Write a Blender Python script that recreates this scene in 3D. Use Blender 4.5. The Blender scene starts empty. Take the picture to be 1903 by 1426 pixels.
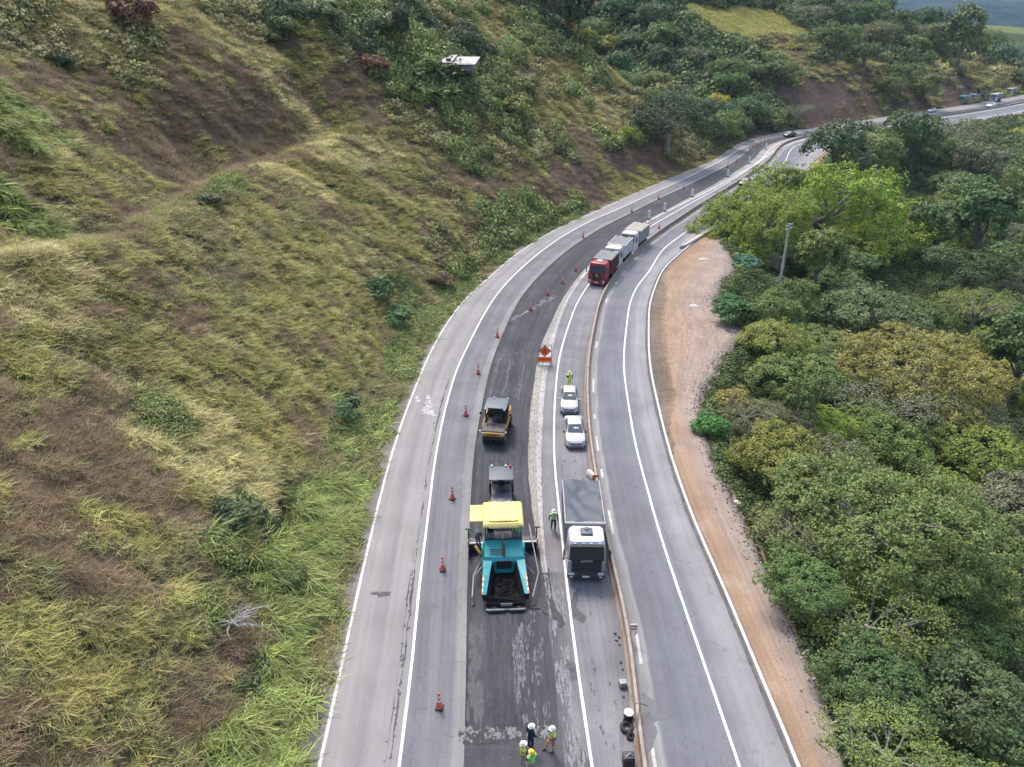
import bpy, bmesh, math, random
import numpy as np
from mathutils import Vector, Matrix, Euler
R = math.radians
rng = np.random.default_rng(7)
random.seed(7)
sc = bpy.context.scene
COL = sc.collection

# ---------------------------------------------------------------- camera, sky, sun, exposure
CAM_H, FPX, HORIZON = 33.5, 1334.0, 20.0            # metres above the road, focal length and horizon of the drone picture
PITCH = math.atan((713 - HORIZON) / FPX)
cp, sp = math.cos(PITCH), math.sin(PITCH)
cam = bpy.data.cameras.new('camera')
cam.sensor_width = 36; cam.lens = FPX / 1903 * 36
cam.clip_start = 0.5; cam.clip_end = 20000
camo = bpy.data.objects.new('camera', cam); COL.objects.link(camo)
camo.location = (0, 0, CAM_H); camo.rotation_euler = (math.pi / 2 - PITCH, 0, 0)
sc.camera = camo

SUN_EL, SUN_AZ = 58, -22                            # degrees; azimuth from +Y towards +X
w = bpy.data.worlds.new('World'); sc.world = w; w.use_nodes = True
nt = w.node_tree
sky = nt.nodes.new('ShaderNodeTexSky'); sky.sky_type = 'NISHITA'; sky.sun_disc = False
sky.sun_elevation = R(SUN_EL); sky.sun_rotation = R(SUN_AZ); sky.air_density = 1.0; sky.dust_density = 3.5
nt.links.new(sky.outputs[0], nt.nodes['Background'].inputs[0])
nt.nodes['Background'].inputs[1].default_value = 0.148
sun = bpy.data.lights.new('sun', 'SUN'); sun.energy = 1.4; sun.angle = R(17); sun.color = (1, 0.96, 0.9)
suno = bpy.data.objects.new('sun', sun); COL.objects.link(suno)
sdir = Vector((math.sin(R(SUN_AZ)) * math.cos(R(SUN_EL)), math.cos(R(SUN_AZ)) * math.cos(R(SUN_EL)), math.sin(R(SUN_EL))))
suno.rotation_euler = sdir.to_track_quat('Z', 'Y').to_euler(); suno.location = (0, 0, 120)
vs = sc.view_settings; vs.view_transform = 'Standard'; vs.look = 'None'; vs.exposure = 1.06; vs.gamma = 1
sc.cycles.use_denoising = True; sc.cycles.denoiser = 'OPENIMAGEDENOISE'; sc.cycles.denoising_input_passes = 'RGB_ALBEDO_NORMAL'; sc.cycles.denoising_prefilter = 'ACCURATE'; sc.cycles.max_bounces = 5; sc.cycles.diffuse_bounces = 3; sc.cycles.glossy_bounces = 2; sc.cycles.transmission_bounces = 3

# ---------------------------------------------------------------- where a pixel of the survey picture lies on the ground
def raydir(px, py):
    u = (px - 951.5) / FPX; v = (py - 713) / FPX
    return np.array([u, cp - v * sp, -sp - v * cp])
def at(px, py, z=0.0):
    d = raydir(px, py); t = (z - CAM_H) / d[2]
    return np.array([d[0] * t, d[1] * t])
def project(x, y, z):
    dz = z - CAM_H
    Z = y * cp - dz * sp
    v = -(y * sp + dz * cp)
    Zs = np.where(np.abs(Z) < 1e-3, 1e-3, Z)
    return 951.5 + FPX * x / Zs, 713 + FPX * v / Zs, Z

# ---------------------------------------------------------------- value noise
def _h(ix, iy, seed):
    n = (ix.astype(np.int64) * 374761393 + iy.astype(np.int64) * 668265263 + seed * 974711) & 0x7fffffff
    n = ((n ^ (n >> 13)) * 1274126177) & 0x7fffffff
    n = n ^ (n >> 16)
    return (n & 0xffff) / 65535.0
def vnoise(x, y, seed=0):
    x = np.asarray(x, float); y = np.asarray(y, float)
    ix = np.floor(x); iy = np.floor(y); fx = x - ix; fy = y - iy
    fx = fx * fx * (3 - 2 * fx); fy = fy * fy * (3 - 2 * fy)
    a = _h(ix, iy, seed); b = _h(ix + 1, iy, seed); c = _h(ix, iy + 1, seed); d = _h(ix + 1, iy + 1, seed)
    return (a * (1 - fx) + b * fx) * (1 - fy) + (c * (1 - fx) + d * fx) * fy
def fnoise(x, y, seed=0, oct=4):
    s = 0; a = 0.5; t = 0
    for k in range(oct):
        s = s + a * vnoise(x * 2 ** k, y * 2 ** k, seed + k * 17); t += a; a *= 0.5
    return s / t
def sstep(a, b, x):
    t = np.clip((np.asarray(x, float) - a) / (b - a), 0, 1); return t * t * (3 - 2 * t)

# ---------------------------------------------------------------- road frame: s along, o across (positive towards the valley)
REFC = [(-2.2, -120), (-2.2, -60), (-2.2, 0), (-2.4, 24), (-2.9, 38), (-3.15, 52), (-2.8, 60), (-2.1, 69), (-.55, 80), (1.45, 90), (7.2, 106), (14.8, 121.7),
        (21.2, 131.9), (29.4, 144.7), (36.2, 154.6), (45.4, 168.7), (57.5, 188), (66.5, 204), (77.5, 219), (91.5, 232), (111, 245), (144.4, 269.5), (185.5, 299.4),
        (226.5, 334), (275, 376), (340, 425), (430, 480), (600, 560), (900, 650), (1600, 800)]
def densify(pts, step):
    pts = np.array(pts, float); n = len(pts)
    out = []
    for i in range(n - 1):
        p0 = pts[max(i - 1, 0)]; p1 = pts[i]; p2 = pts[i + 1]; p3 = pts[min(i + 2, n - 1)]
        k = max(2, int(np.linalg.norm(p2 - p1) / step))
        d1 = np.linalg.norm(p1 - p0) ** .5 or 1; d2 = np.linalg.norm(p2 - p1) ** .5; d3 = np.linalg.norm(p3 - p2) ** .5 or 1
        m1 = (p2 - p1) if i == 0 else ((p1 - p0) / d1 - (p2 - p0) / (d1 + d2) + (p2 - p1) / d2) * d2
        m2 = (p2 - p1) if i == n - 2 else ((p2 - p1) / d2 - (p3 - p1) / (d2 + d3) + (p3 - p2) / d3) * d2
        t = np.linspace(0, 1, k, endpoint=False)[:, None]
        out.append((2 * t**3 - 3 * t**2 + 1) * p1 + (t**3 - 2 * t**2 + t) * m1 + (-2 * t**3 + 3 * t**2) * p2 + (t**3 - t**2) * m2)
    out.append(pts[-1:]); return np.concatenate(out)
_ref = densify(REFC, 1.0)
for _ in range(30):
    _ref[1:-1] = 0.25 * _ref[:-2] + 0.5 * _ref[1:-1] + 0.25 * _ref[2:]
_seg = np.linalg.norm(np.diff(_ref, axis=0), axis=1)
_cum = np.concatenate([[0], np.cumsum(_seg)])
_i0 = np.argmin(np.abs(_ref[:, 1]))
_cum -= _cum[_i0]
SMIN, SMAX = _cum[0], _cum[-1]
_g = np.arange(math.ceil(SMIN), math.floor(SMAX), 1.0)
REF = np.stack([np.interp(_g, _cum, _ref[:, 0]), np.interp(_g, _cum, _ref[:, 1])], 1)
TAN = np.gradient(REF, axis=0); TAN /= np.linalg.norm(TAN, axis=1)[:, None]
def ref_at(s):
    return np.array([np.interp(s, _g, REF[:, 0]), np.interp(s, _g, REF[:, 1])]).T
def tan_at(s):
    t = np.array([np.interp(s, _g, TAN[:, 0]), np.interp(s, _g, TAN[:, 1])]).T
    return t / np.linalg.norm(t, axis=-1, keepdims=True)
def so(s, o):
    p = ref_at(s); t = tan_at(s); nrm = np.stack([t[..., 1], -t[..., 0]], -1)
    return p + nrm * np.asarray(o)[..., None]
def frame(x, y):
    x = np.atleast_1d(np.asarray(x, float)); y = np.atleast_1d(np.asarray(y, float))
    S = np.empty(len(x)); O = np.empty(len(x))
    c = REF[::3]; idx = np.arange(0, len(REF), 3)
    for a in range(0, len(x), 20000):
        xx = x[a:a + 20000]; yy = y[a:a + 20000]
        k = np.argmin((xx[:, None] - c[None, :, 0]) ** 2 + (yy[:, None] - c[None, :, 1]) ** 2, axis=1)
        k = idx[k]
        t = TAN[k]; r = np.stack([xx, yy], 1) - REF[k]
        ds = (r * t).sum(1); ds = np.clip(ds, -3, 3)
        s = _g[k] + ds
        p = ref_at(s); t = tan_at(s); r = np.stack([xx, yy], 1) - p
        S[a:a + 20000] = s; O[a:a + 20000] = r[:, 0] * t[:, 1] - r[:, 1] * t[:, 0]
    return S, O

LINES = {
 'A': [(596,1410),(633,1240),(676,1050),(688,1000),(729,840),(776,710),(798,658),(824,611),(856,565),(907,519),(944,484),(995,449),(1019,434),(1073,408),(1134,381),(1192,354.5),(1240,333),(1297,312),(1331,298),(1394,259),(1444,248),(1508,241),(1595,226),(1672,214),(1728,206),(1797,196),(1888,179)],
 'B': [(737,1426),(762,1240),(780,1050),(789,1000),(809,840),(849,680),(861,658),(884,611),(910,565),(947,519),(984,484),(1034,446),(1096,411),(1165,381)],
 'C': [(863,1395),(866,1240),(869,1050),(872,1000),(881,840),(891.5,779),(912.6,678),(942,604),(971,550),(1048,471),(1111,428),(1165,400),(1224,370),(1268,350),(1318,325),(1379,293.6),(1413,265),(1455,254.7),(1503,247)],
 'D': [(1008,1058),(990,960),(981,880),(984,783),(993,709),(1007,635.5),(1025,600),(1054,543.6),(1088,499),(1188,418),(1287,365),(1352,328),(1413,287),(1425,268),(1453,260),(1505,252.6)],
 'E': [(1016,1055),(1006,870),(1009,783),(1014,709),(1029,640),(1042,594),(1066,543),(1094,502),(1198,415.5),(1287,371)],
 'F': [(1101,1426),(1069,1220),(1063,1160),(1050,1060),(1040,950),(1031,870),(1030,783),(1034,709),(1040,660),(1059,600),(1093,531),(1205,423),(1266,388),(1339,348),(1402,308),(1430,281),(1444,266)],
 'G': [(1190,1420),(1172,1220),(1156,1125),(1135,1050),(1105,880),(1093,783),(1093,680),(1097,650),(1107,600),(1130,536),(1162,492.6),(1221,438.6),(1276,400.8),(1339,361),(1402,321),(1444,285),(1457,266),(1507,254.7)],
 'Hh': [(1375,1426),(1314,1250),(1262,1100),(1228.5,1000),(1201,900),(1179.6,820),(1170,760),(1159,680),(1166,600),(1185,530),(1207,505.6),(1234.6,460),(1254,447),(1319,400),(1465,298),(1478,268)],
 'I': [(1483,1426),(1437,1315),(1394,1214),(1338,1076),(1301,1000),(1257,880),(1239,820),(1224.5,760),(1215,720),(1208,680),(1206,600),(1216,540),(1233,500),(1276,462),(1330,421)],
 'J': [(1575,1426),(1520,1280),(1440,1100),(1390,980),(1340,890),(1310,800),(1300,740),(1340,680),(1385,620),(1360,600),(1330,560),(1345,530),(1370,500),(1350,460),(1335,425)],
}
OFF = {}
for k, pts in LINES.items():
    W_ = np.array([at(*p) for p in pts]); S_, O_ = frame(W_[:, 0], W_[:, 1])
    i_ = np.argsort(S_); S_, O_ = S_[i_], O_[i_]
    g = np.interp(_g, S_, O_)
    n_ = 7 if k != 'J' else 3
    ker = np.hanning(n_ * 2 + 1); ker /= ker.sum()
    gp = np.pad(g, n_, mode='edge'); OFF[k] = np.convolve(gp, ker, mode='valid')
    ker = np.hanning(61); ker /= ker.sum(); gs_ = np.convolve(np.pad(g, 30, mode='edge'), ker, mode='valid'); m_ = sstep(150, 185, _g); OFF[k] = OFF[k] * (1 - m_) + gs_ * m_
    if k in ('I', 'J', 'Hh'):                       # hidden behind trees from here on: keep the width of the carriageway
        cut = S_[-1]; end = {'I': 17.2, 'J': 19.5, 'Hh': 13.9}[k]
        m_ = sstep(cut - 5, cut + 25, _g); OFF[k] = OFF[k] * (1 - m_) + end * m_
def off(k, s): return np.interp(s, _g, OFF[k])

# ---------------------------------------------------------------- terrain height
def height_so(x, y, S, O):
    dL = -(O - off('A', S)) - 1.5
    n1 = fnoise(x / 22, y / 22, 3, 4) - .5; n2 = fnoise(x / 4.5, y / 4.5, 9, 3) - .5
    d = np.maximum(dL, 0)
    # near hill: steep cut slope with a small bench, then easing
    bench = 3.0 * sstep(22, 27, d + 8 * n1) * (1 - sstep(27, 36, d + 8 * n1)) * (1 - sstep(95, 125, S))
    f1 = np.where(d < 54, .76 * d, .76 * 54 + .42 * (d - 54)) * sstep(-1, 7, d) - bench + 0.3 * sstep(0, 2, d)
    f1 = f1 * (1 + .10 * np.sin(S / 17.) * sstep(5, 30, d))
    # hills past the bend: a cut bank, then pasture and woods
    f2 = np.where(d < 15, .95 * d, 14.25 + .40 * (d - 15)) * sstep(-1, 4, d)
    f2 = f2 * np.interp(S, [255, 272, 310, 330, 400, 450, 500, 620], [.6, 1.0, 1.05, .95, .95, .75, .35, .25])
    gully = np.interp(S, [196, 215, 238, 256], [0, .62, .62, .0])
    mix = sstep(205, 262, S)
    zl = (f1 * (1 - mix) + f2 * mix) * (1 - gully * sstep(0, 12, d))
    zl = np.minimum(zl, 95 + 0 * zl) + (n1 * 5.0 * sstep(6, 30, d) + n2 * 1.0 * sstep(1, 6, d))
    # valley side
    e = np.maximum(O - off('J', S), 0)
    mr = np.interp(S, [-50, 250, 330, 420], [1, 1, .35, .3])
    f3 = -(np.where(e < 16, .58 * e, 9.3 + .16 * (e - 16))) * sstep(-.5, 3, e)
    f3 = np.maximum(f3, -17) + .09 * np.maximum(e - 190, 0)
    f3 = np.minimum(f3, 24)
    zr = f3 * mr + n1 * 3.0 * sstep(5, 25, e) + n2 * .6 * sstep(1, 5, e)
    z = np.where(dL > 0, zl, np.where(e > 0, zr, 0.0))
    far = sstep(700, 1500, np.hypot(x, y))
    z = z * (1 - far) + far * (-8 + 40 * (fnoise(x / 600, y / 600, 21, 3) - .42))
    return z
def axis(a0, a1, step, lo, hi):
    mid = list(np.arange(a0, a1 + .01, step)); s_ = step; left = [a0]; right = [a1]
    while left[-1] > lo: s_ = s_ * 1.09; left.append(left[-1] - s_)
    s_ = step
    while right[-1] < hi: s_ = min(s_ * 1.035, 240) if right[-1] < 500 else s_ * 1.08; right.append(right[-1] + s_)
    return np.array(left[:0:-1] + mid + right[1:])
GX = axis(-95, 110, 1.3, -2500, 7000); GY = axis(8, 250, 1.3, -400, 8000)
XX, YY = np.meshgrid(GX, GY)
GS, GO = frame(XX.ravel(), YY.ravel())
GZ = height_so(XX.ravel(), YY.ravel(), GS, GO).reshape(XX.shape)
corr = ((GO > off('A', GS) - 1.6) & (GO < off('J', GS))).reshape(XX.shape)
GZ[corr] = -0.12
def ground(x, y):
    x = np.asarray(x, float); y = np.asarray(y, float)
    i = np.clip(np.searchsorted(GX, x) - 1, 0, len(GX) - 2); j = np.clip(np.searchsorted(GY, y) - 1, 0, len(GY) - 2)
    fx = np.clip((x - GX[i]) / (GX[i + 1] - GX[i]), 0, 1); fy = np.clip((y - GY[j]) / (GY[j + 1] - GY[j]), 0, 1)
    return (GZ[j, i] * (1 - fx) + GZ[j, i + 1] * fx) * (1 - fy) + (GZ[j + 1, i] * (1 - fx) + GZ[j + 1, i + 1] * fx) * fy
def hit(px, py, above=0.0, tmax=1500):
    """first point along a sight line that is `above` metres over the ground"""
    d = raydir(px, py); t = np.concatenate([np.arange(15, 400, .4), np.arange(400, tmax, 2)])
    x = d[0] * t; y = d[1] * t; z = CAM_H + d[2] * t
    g = ground(x, y) + above
    k = np.argmax(z < g)
    if not (z < g).any(): k = len(t) - 1
    return np.array([x[k], y[k], g[k] - above])

# ---------------------------------------------------------------- materials
MATS = {}
def new_mat(name):
    m = bpy.data.materials.new(name); m.use_nodes = True
    return m, m.node_tree, m.node_tree.nodes['Principled BSDF']
def mat(name, rgb, rough=.5, metal=0., var=.12, scale=6., dirt=0., spec=.5, coat=0., dcol=(.19, .16, .13)):
    if name in MATS: return MATS[name]
    m, t, b = new_mat(name); N = t.nodes; L = t.links
    tc = N.new('ShaderNodeTexCoord'); nz = N.new('ShaderNodeTexNoise'); nz.inputs['Scale'].default_value = scale; nz.inputs['Detail'].default_value = 6
    L.new(tc.outputs['Object'], nz.inputs['Vector'])
    mr = N.new('ShaderNodeMapRange'); mr.inputs[1].default_value = .3; mr.inputs[2].default_value = .7; mr.inputs[3].default_value = 1 - var; mr.inputs[4].default_value = 1 + var
    L.new(nz.outputs[0], mr.inputs[0])
    mx = N.new('ShaderNodeMix'); mx.data_type = 'RGBA'; mx.blend_type = 'MULTIPLY'; mx.inputs[0].default_value = 1
    mx.inputs[6].default_value = (*rgb, 1); L.new(mr.outputs[0], mx.inputs[7])
    col = mx.outputs[2]
    if dirt > 0:
        n2 = N.new('ShaderNodeTexNoise'); n2.inputs['Scale'].default_value = 1.7; n2.inputs['Detail'].default_value = 8; n2.inputs['Roughness'].default_value = .7
        L.new(tc.outputs['Object'], n2.inputs['Vector'])
        m2 = N.new('ShaderNodeMapRange'); m2.inputs[1].default_value = .45; m2.inputs[2].default_value = .75; m2.inputs[4].default_value = dirt
        L.new(n2.outputs[0], m2.inputs[0])
        m3 = N.new('ShaderNodeMix'); m3.data_type = 'RGBA'; L.new(m2.outputs[0], m3.inputs[0]); L.new(col, m3.inputs[6]); m3.inputs[7].default_value = (*dcol, 1)
        col = m3.outputs[2]
    L.new(col, b.inputs['Base Color'])
    b.inputs['Roughness'].default_value = rough; b.inputs['Metallic'].default_value = metal
    b.inputs['Specular IOR Level'].default_value = spec; b.inputs['Coat Weight'].default_value = coat
    MATS[name] = m; return m

def leaf_mat(name, source, rough=.55, transl=.25, lo=.6, hi=1.45):
    """foliage: colour of the plant (object colour or the clump's own tint) times a per-leaf variation"""
    m, t, b = new_mat(name); N = t.nodes; L = t.links
    if source == 'object':
        oi = N.new('ShaderNodeObjectInfo'); base = oi.outputs['Color']
    else:
        an = N.new('ShaderNodeAttribute'); an.attribute_type = 'INSTANCER'; an.attribute_name = 'tint'; base = an.outputs['Color']
    lv = N.new('ShaderNodeAttribute'); lv.attribute_name = 'leafvar'
    mr = N.new('ShaderNodeMapRange'); mr.inputs[3].default_value = lo; mr.inputs[4].default_value = hi
    L.new(lv.outputs['Fac'], mr.inputs[0])
    mx = N.new('ShaderNodeMix'); mx.data_type = 'RGBA'; mx.blend_type = 'MULTIPLY'; mx.inputs[0].default_value = 1
    L.new(base, mx.inputs[6]); L.new(mr.outputs[0], mx.inputs[7])
    hs = N.new('ShaderNodeHueSaturation'); L.new(mx.outputs[2], hs.inputs['Color'])
    m2 = N.new('ShaderNodeMapRange'); m2.inputs[3].default_value = .475; m2.inputs[4].default_value = .525
    wn = N.new('ShaderNodeMath'); wn.operation = 'FRACT'; ml = N.new('ShaderNodeMath'); ml.operation = 'MULTIPLY'; ml.inputs[1].default_value = 17.3
    L.new(lv.outputs['Fac'], ml.inputs[0]); L.new(ml.outputs[0], wn.inputs[0]); L.new(wn.outputs[0], m2.inputs[0]); L.new(m2.outputs[0], hs.inputs['Hue'])
    L.new(hs.outputs[0], b.inputs['Base Color']); b.inputs['Roughness'].default_value = rough; b.inputs['Specular IOR Level'].default_value = .25
    tr = N.new('ShaderNodeBsdfTranslucent'); L.new(hs.outputs[0], tr.inputs[0])
    ms = N.new('ShaderNodeMixShader'); ms.inputs[0].default_value = transl
    L.new(b.outputs[0], ms.inputs[1]); L.new(tr.outputs[0], ms.inputs[2]); L.new(ms.outputs[0], N['Material Output'].inputs[0])
    return m

def road_mat(name, ramp, streak=.12, stain=.12, grain=.10, dark=None, rough=.85, crack=0., light=None):
    """UV: x = share of the strip's width, y = metres along the road"""
    kf = {"shoulder_concrete": (1.06, 1.06, 1.03), "lane_asphalt": (1.06, 1.05, 1.00), "fresh_base_asphalt": (.70, .72, .76), "tack_coat_asphalt": (.80, .82, .86), "old_lane_asphalt": (1.05, 1.05, 1.03), "valley_lane_asphalt": (1.05, 1.05, 1.00), "dirt_apron": (.86, .88, .90)}.get(name, (1, 1, 1))
    ramp = [(p, tuple(c_ * k_ for c_, k_ in zip(c, kf))) for p, c in ramp]
    m, t, b = new_mat(name); N = t.nodes; L = t.links
    uv = N.new('ShaderNodeUVMap'); uv.uv_map = 'UVMap'; sx = N.new('ShaderNodeSeparateXYZ'); L.new(uv.outputs[0], sx.inputs[0])
    tc = N.new('ShaderNodeTexCoord')
    # edge wobble
    nw = N.new('ShaderNodeTexNoise'); nw.inputs['Scale'].default_value = .35; nw.inputs['Detail'].default_value = 5; L.new(tc.outputs['Object'], nw.inputs['Vector'])
    wb = N.new('ShaderNodeMath'); wb.operation = 'MULTIPLY_ADD'; L.new(nw.outputs[0], wb.inputs[0]); wb.inputs[1].default_value = .06; L.new(sx.outputs[0], wb.inputs[2])
    w2 = N.new('ShaderNodeMath'); w2.operation = 'SUBTRACT'; L.new(wb.outputs[0], w2.inputs[0]); w2.inputs[1].default_value = .03
    cr = N.new('ShaderNodeValToRGB'); e = cr.color_ramp.elements
    while len(e) > 1: e.remove(e[-1])
    e[0].position = ramp[0][0]; e[0].color = (*ramp[0][1], 1)
    for p, c in ramp[1:]:
        k = e.new(p); k.color = (*c, 1)
    L.new(w2.outputs[0], cr.inputs[0])
    col = cr.outputs[0]
    def mul(col, tex_out, lo, hi, a, bb):
        mr = N.new('ShaderNodeMapRange'); mr.inputs[1].default_value = lo; mr.inputs[2].default_value = hi; mr.inputs[3].default_value = a; mr.inputs[4].default_value = bb
        L.new(tex_out, mr.inputs[0])
        mx = N.new('ShaderNodeMix'); mx.data_type = 'RGBA'; mx.blend_type = 'MULTIPLY'; mx.inputs[0].default_value = 1
        L.new(col, mx.inputs[6]); L.new(mr.outputs[0], mx.inputs[7]); return mx.outputs[2]
    mp = N.new('ShaderNodeMapping'); mp.inputs['Scale'].default_value = (9, .05, 1); L.new(uv.outputs[0], mp.inputs[0])
    n1 = N.new('ShaderNodeTexNoise'); n1.inputs['Scale'].default_value = 1.6; n1.inputs['Detail'].default_value = 7; n1.inputs['Roughness'].default_value = .65; L.new(mp.outputs[0], n1.inputs['Vector'])
    col = mul(col, n1.outputs[0], .3, .7, 1 - streak, 1 + streak)
    n2 = N.new('ShaderNodeTexNoise'); n2.inputs['Scale'].default_value = .22; n2.inputs['Detail'].default_value = 9; n2.inputs['Roughness'].default_value = .62; L.new(tc.outputs['Object'], n2.inputs['Vector'])
    col = mul(col, n2.outputs[0], .35, .68, 1 - stain, 1 + stain)
    n3 = N.new('ShaderNodeTexNoise'); n3.inputs['Scale'].default_value = 9; n3.inputs['Detail'].default_value = 4; L.new(tc.outputs['Object'], n3.inputs['Vector'])
    col = mul(col, n3.outputs[0], .3, .7, 1 - grain, 1 + grain)
    def over(col, scale, thr0, thr1, rgb, amt, stretch=None, rough=.7):
        nz = N.new('ShaderNodeTexNoise'); nz.inputs['Scale'].default_value = scale; nz.inputs['Detail'].default_value = 8; nz.inputs['Roughness'].default_value = rough
        if stretch:
            m2 = N.new('ShaderNodeMapping'); m2.inputs['Scale'].default_value = stretch; L.new(uv.outputs[0], m2.inputs[0]); L.new(m2.outputs[0], nz.inputs['Vector'])
        else: L.new(tc.outputs['Object'], nz.inputs['Vector'])
        mr = N.new('ShaderNodeMapRange'); mr.inputs[1].default_value = thr0; mr.inputs[2].default_value = thr1; mr.inputs[4].default_value = amt; L.new(nz.outputs[0], mr.inputs[0])
        mx = N.new('ShaderNodeMix'); mx.data_type = 'RGBA'; L.new(mr.outputs[0], mx.inputs[0]); L.new(col, mx.inputs[6]); mx.inputs[7].default_value = (*rgb, 1); return mx.outputs[2]
    for a in (dark or []): col = over(col, *a)
    for a in (light or []): col = over(col, *a)
    if crack:
        vo = N.new('ShaderNodeTexVoronoi'); vo.feature = 'DISTANCE_TO_EDGE'; vo.inputs['Scale'].default_value = .23
        nn = N.new('ShaderNodeTexNoise'); nn.inputs['Scale'].default_value = .8; nn.inputs['Detail'].default_value = 5; L.new(tc.outputs['Object'], nn.inputs['Vector'])
        ad = N.new('ShaderNodeVectorMath'); ad.operation = 'MULTIPLY_ADD'; L.new(nn.outputs['Color'], ad.inputs[0]); ad.inputs[1].default_value = (2.2, 2.2, 2.2); L.new(tc.outputs['Object'], ad.inputs[2])
        L.new(ad.outputs[0], vo.inputs['Vector'])
        mr = N.new('ShaderNodeMapRange'); mr.inputs[1].default_value = .0; mr.inputs[2].default_value = .008; mr.inputs[3].default_value = crack; mr.inputs[4].default_value = 0; L.new(vo.outputs[0], mr.inputs[0])
        mx = N.new('ShaderNodeMix'); mx.data_type = 'RGBA'; L.new(mr.outputs[0], mx.inputs[0]); L.new(col, mx.inputs[6]); mx.inputs[7].default_value = (.04, .04, .045, 1); col = mx.outputs[2]
    L.new(col, b.inputs['Base Color']); b.inputs['Roughness'].default_value = rough; b.inputs['Specular IOR Level'].default_value = .3
    bp = N.new('ShaderNodeBump'); bp.inputs['Strength'].default_value = .25; bp.inputs['Distance'].default_value = .02; L.new(n3.outputs[0], bp.inputs['Height']); L.new(bp.outputs[0], b.inputs['Normal'])
    return m

# ---------------------------------------------------------------- mesh builder
def rotm(rot):
    return Euler(rot).to_matrix() if rot is not None else Matrix.Identity(3)
class MB:
    def __init__(s): s.v = []; s.f = []; s.m = []
    def add(s, verts, faces, mi=0):
        o = len(s.v); s.v += [tuple(p) for p in verts]; s.f += [tuple(i + o for i in f) for f in faces]; s.m += [mi] * len(faces); return s
    def box(s, c, d, mi=0, rot=None, bev=0.0, top=None):
        """c centre, d sizes; top = (sx, sy) taper of the top face; bev = chamfer"""
        hx, hy, hz = d[0] / 2, d[1] / 2, d[2] / 2; M = rotm(rot); c = Vector(c)
        tx, ty = top or (1, 1)
        if bev <= 0:
            vs_ = [(-hx, -hy, -hz), (hx, -hy, -hz), (hx, hy, -hz), (-hx, hy, -hz), (-hx * tx, -hy * ty, hz), (hx * tx, -hy * ty, hz), (hx * tx, hy * ty, hz), (-hx * tx, hy * ty, hz)]
            fs = [(3, 2, 1, 0), (4, 5, 6, 7), (0, 1, 5, 4), (1, 2, 6, 5), (2, 3, 7, 6), (3, 0, 4, 7)]
        else:
            b = min(bev, hx * .9, hy * .9, hz * .9)
            bm = bmesh.new(); bmesh.ops.create_cube(bm, size=1)
            for v in bm.verts:
                k = (tx, ty) if v.co.z > 0 else (1, 1)
                v.co = Vector((v.co.x * 2 * hx * k[0], v.co.y * 2 * hy * k[1], v.co.z * 2 * hz))
            bmesh.ops.bevel(bm, geom=bm.edges[:] + bm.verts[:], offset=b, segments=2, affect='EDGES', profile=.6)
            bm.verts.index_update(); vs_ = [v.co.copy() for v in bm.verts]; fs = [tuple(v.index for v in f.verts) for f in bm.faces]; bm.free()
        return s.add([M @ Vector(v) + c for v in vs_], fs, mi)
    def cyl(s, p0, p1, r0, r1=None, n=14, mi=0, caps=True):
        p0, p1 = Vector(p0), Vector(p1); r1 = r0 if r1 is None else r1
        q = (p1 - p0).to_track_quat('Z', 'Y').to_matrix(); vs_ = []
        for p, r in ((p0, r0), (p1, r1)):
            for k in range(n):
                a = 2 * math.pi * k / n; vs_.append(p + q @ Vector((math.cos(a) * r, math.sin(a) * r, 0)))
        fs = [(k, (k + 1) % n, n + (k + 1) % n, n + k) for k in range(n)]
        if caps: fs += [tuple(range(n - 1, -1, -1)), tuple(range(n, 2 * n))]
        return s.add(vs_, fs, mi)
    def tube(s, pts, r, n=8, mi=0):
        pts = [Vector(p) for p in pts]; rs = r if isinstance(r, (list, tuple)) else [r] * len(pts); vs_ = []
        for i, p in enumerate(pts):
            t = (pts[min(i + 1, len(pts) - 1)] - pts[max(i - 1, 0)]).normalized()
            q = t.to_track_quat('Z', 'Y').to_matrix()
            for k in range(n):
                a = 2 * math.pi * k / n; vs_.append(p + q @ Vector((math.cos(a) * rs[i], math.sin(a) * rs[i], 0)))
        fs = []
        for i in range(len(pts) - 1):
            for k in range(n): fs.append((i * n + k, i * n + (k + 1) % n, (i + 1) * n + (k + 1) % n, (i + 1) * n + k))
        fs += [tuple(range(n - 1, -1, -1)), tuple(range((len(pts) - 1) * n, len(pts) * n))]
        return s.add(vs_, fs, mi)
    def prism(s, outline, axis, a, b, mi=0):
        """outline in the two other axes, extruded from a to b along axis 0/1/2"""
        def P(u, v, w):
            return {0: (w, u, v), 1: (u, w, v), 2: (u, v, w)}[axis]
        n = len(outline); vs_ = [P(u, v, a) for u, v in outline] + [P(u, v, b) for u, v in outline]
        fs = [tuple(range(n - 1, -1, -1)), tuple(range(n, 2 * n))] + [(k, (k + 1) % n, n + (k + 1) % n, n + k) for k in range(n)]
        return s.add(vs_, fs, mi)
    def loft(s, rings, mi=0, caps=True, closed=True):
        n = len(rings[0]); vs_ = [p for r in rings for p in r]; fs = []
        for i in range(len(rings) - 1):
            for k in range(n if closed else n - 1): fs.append((i * n + k, i * n + (k + 1) % n, (i + 1) * n + (k + 1) % n, (i + 1) * n + k))
        if caps and closed: fs += [tuple(range(n - 1, -1, -1)), tuple(range((len(rings) - 1) * n, len(rings) * n))]
        return s.add(vs_, fs, mi)
    def lathe(s, prof, c=(0, 0, 0), n=16, mi=0):
        rings = [[(c[0] + r * math.cos(2 * math.pi * k / n), c[1] + r * math.sin(2 * math.pi * k / n), c[2] + z) for k in range(n)] for r, z in prof]
        return s.loft(rings, mi)
    def quad(s, a, b, c, d, mi=0): return s.add([a, b, c, d], [(0, 1, 2, 3)], mi)
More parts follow.
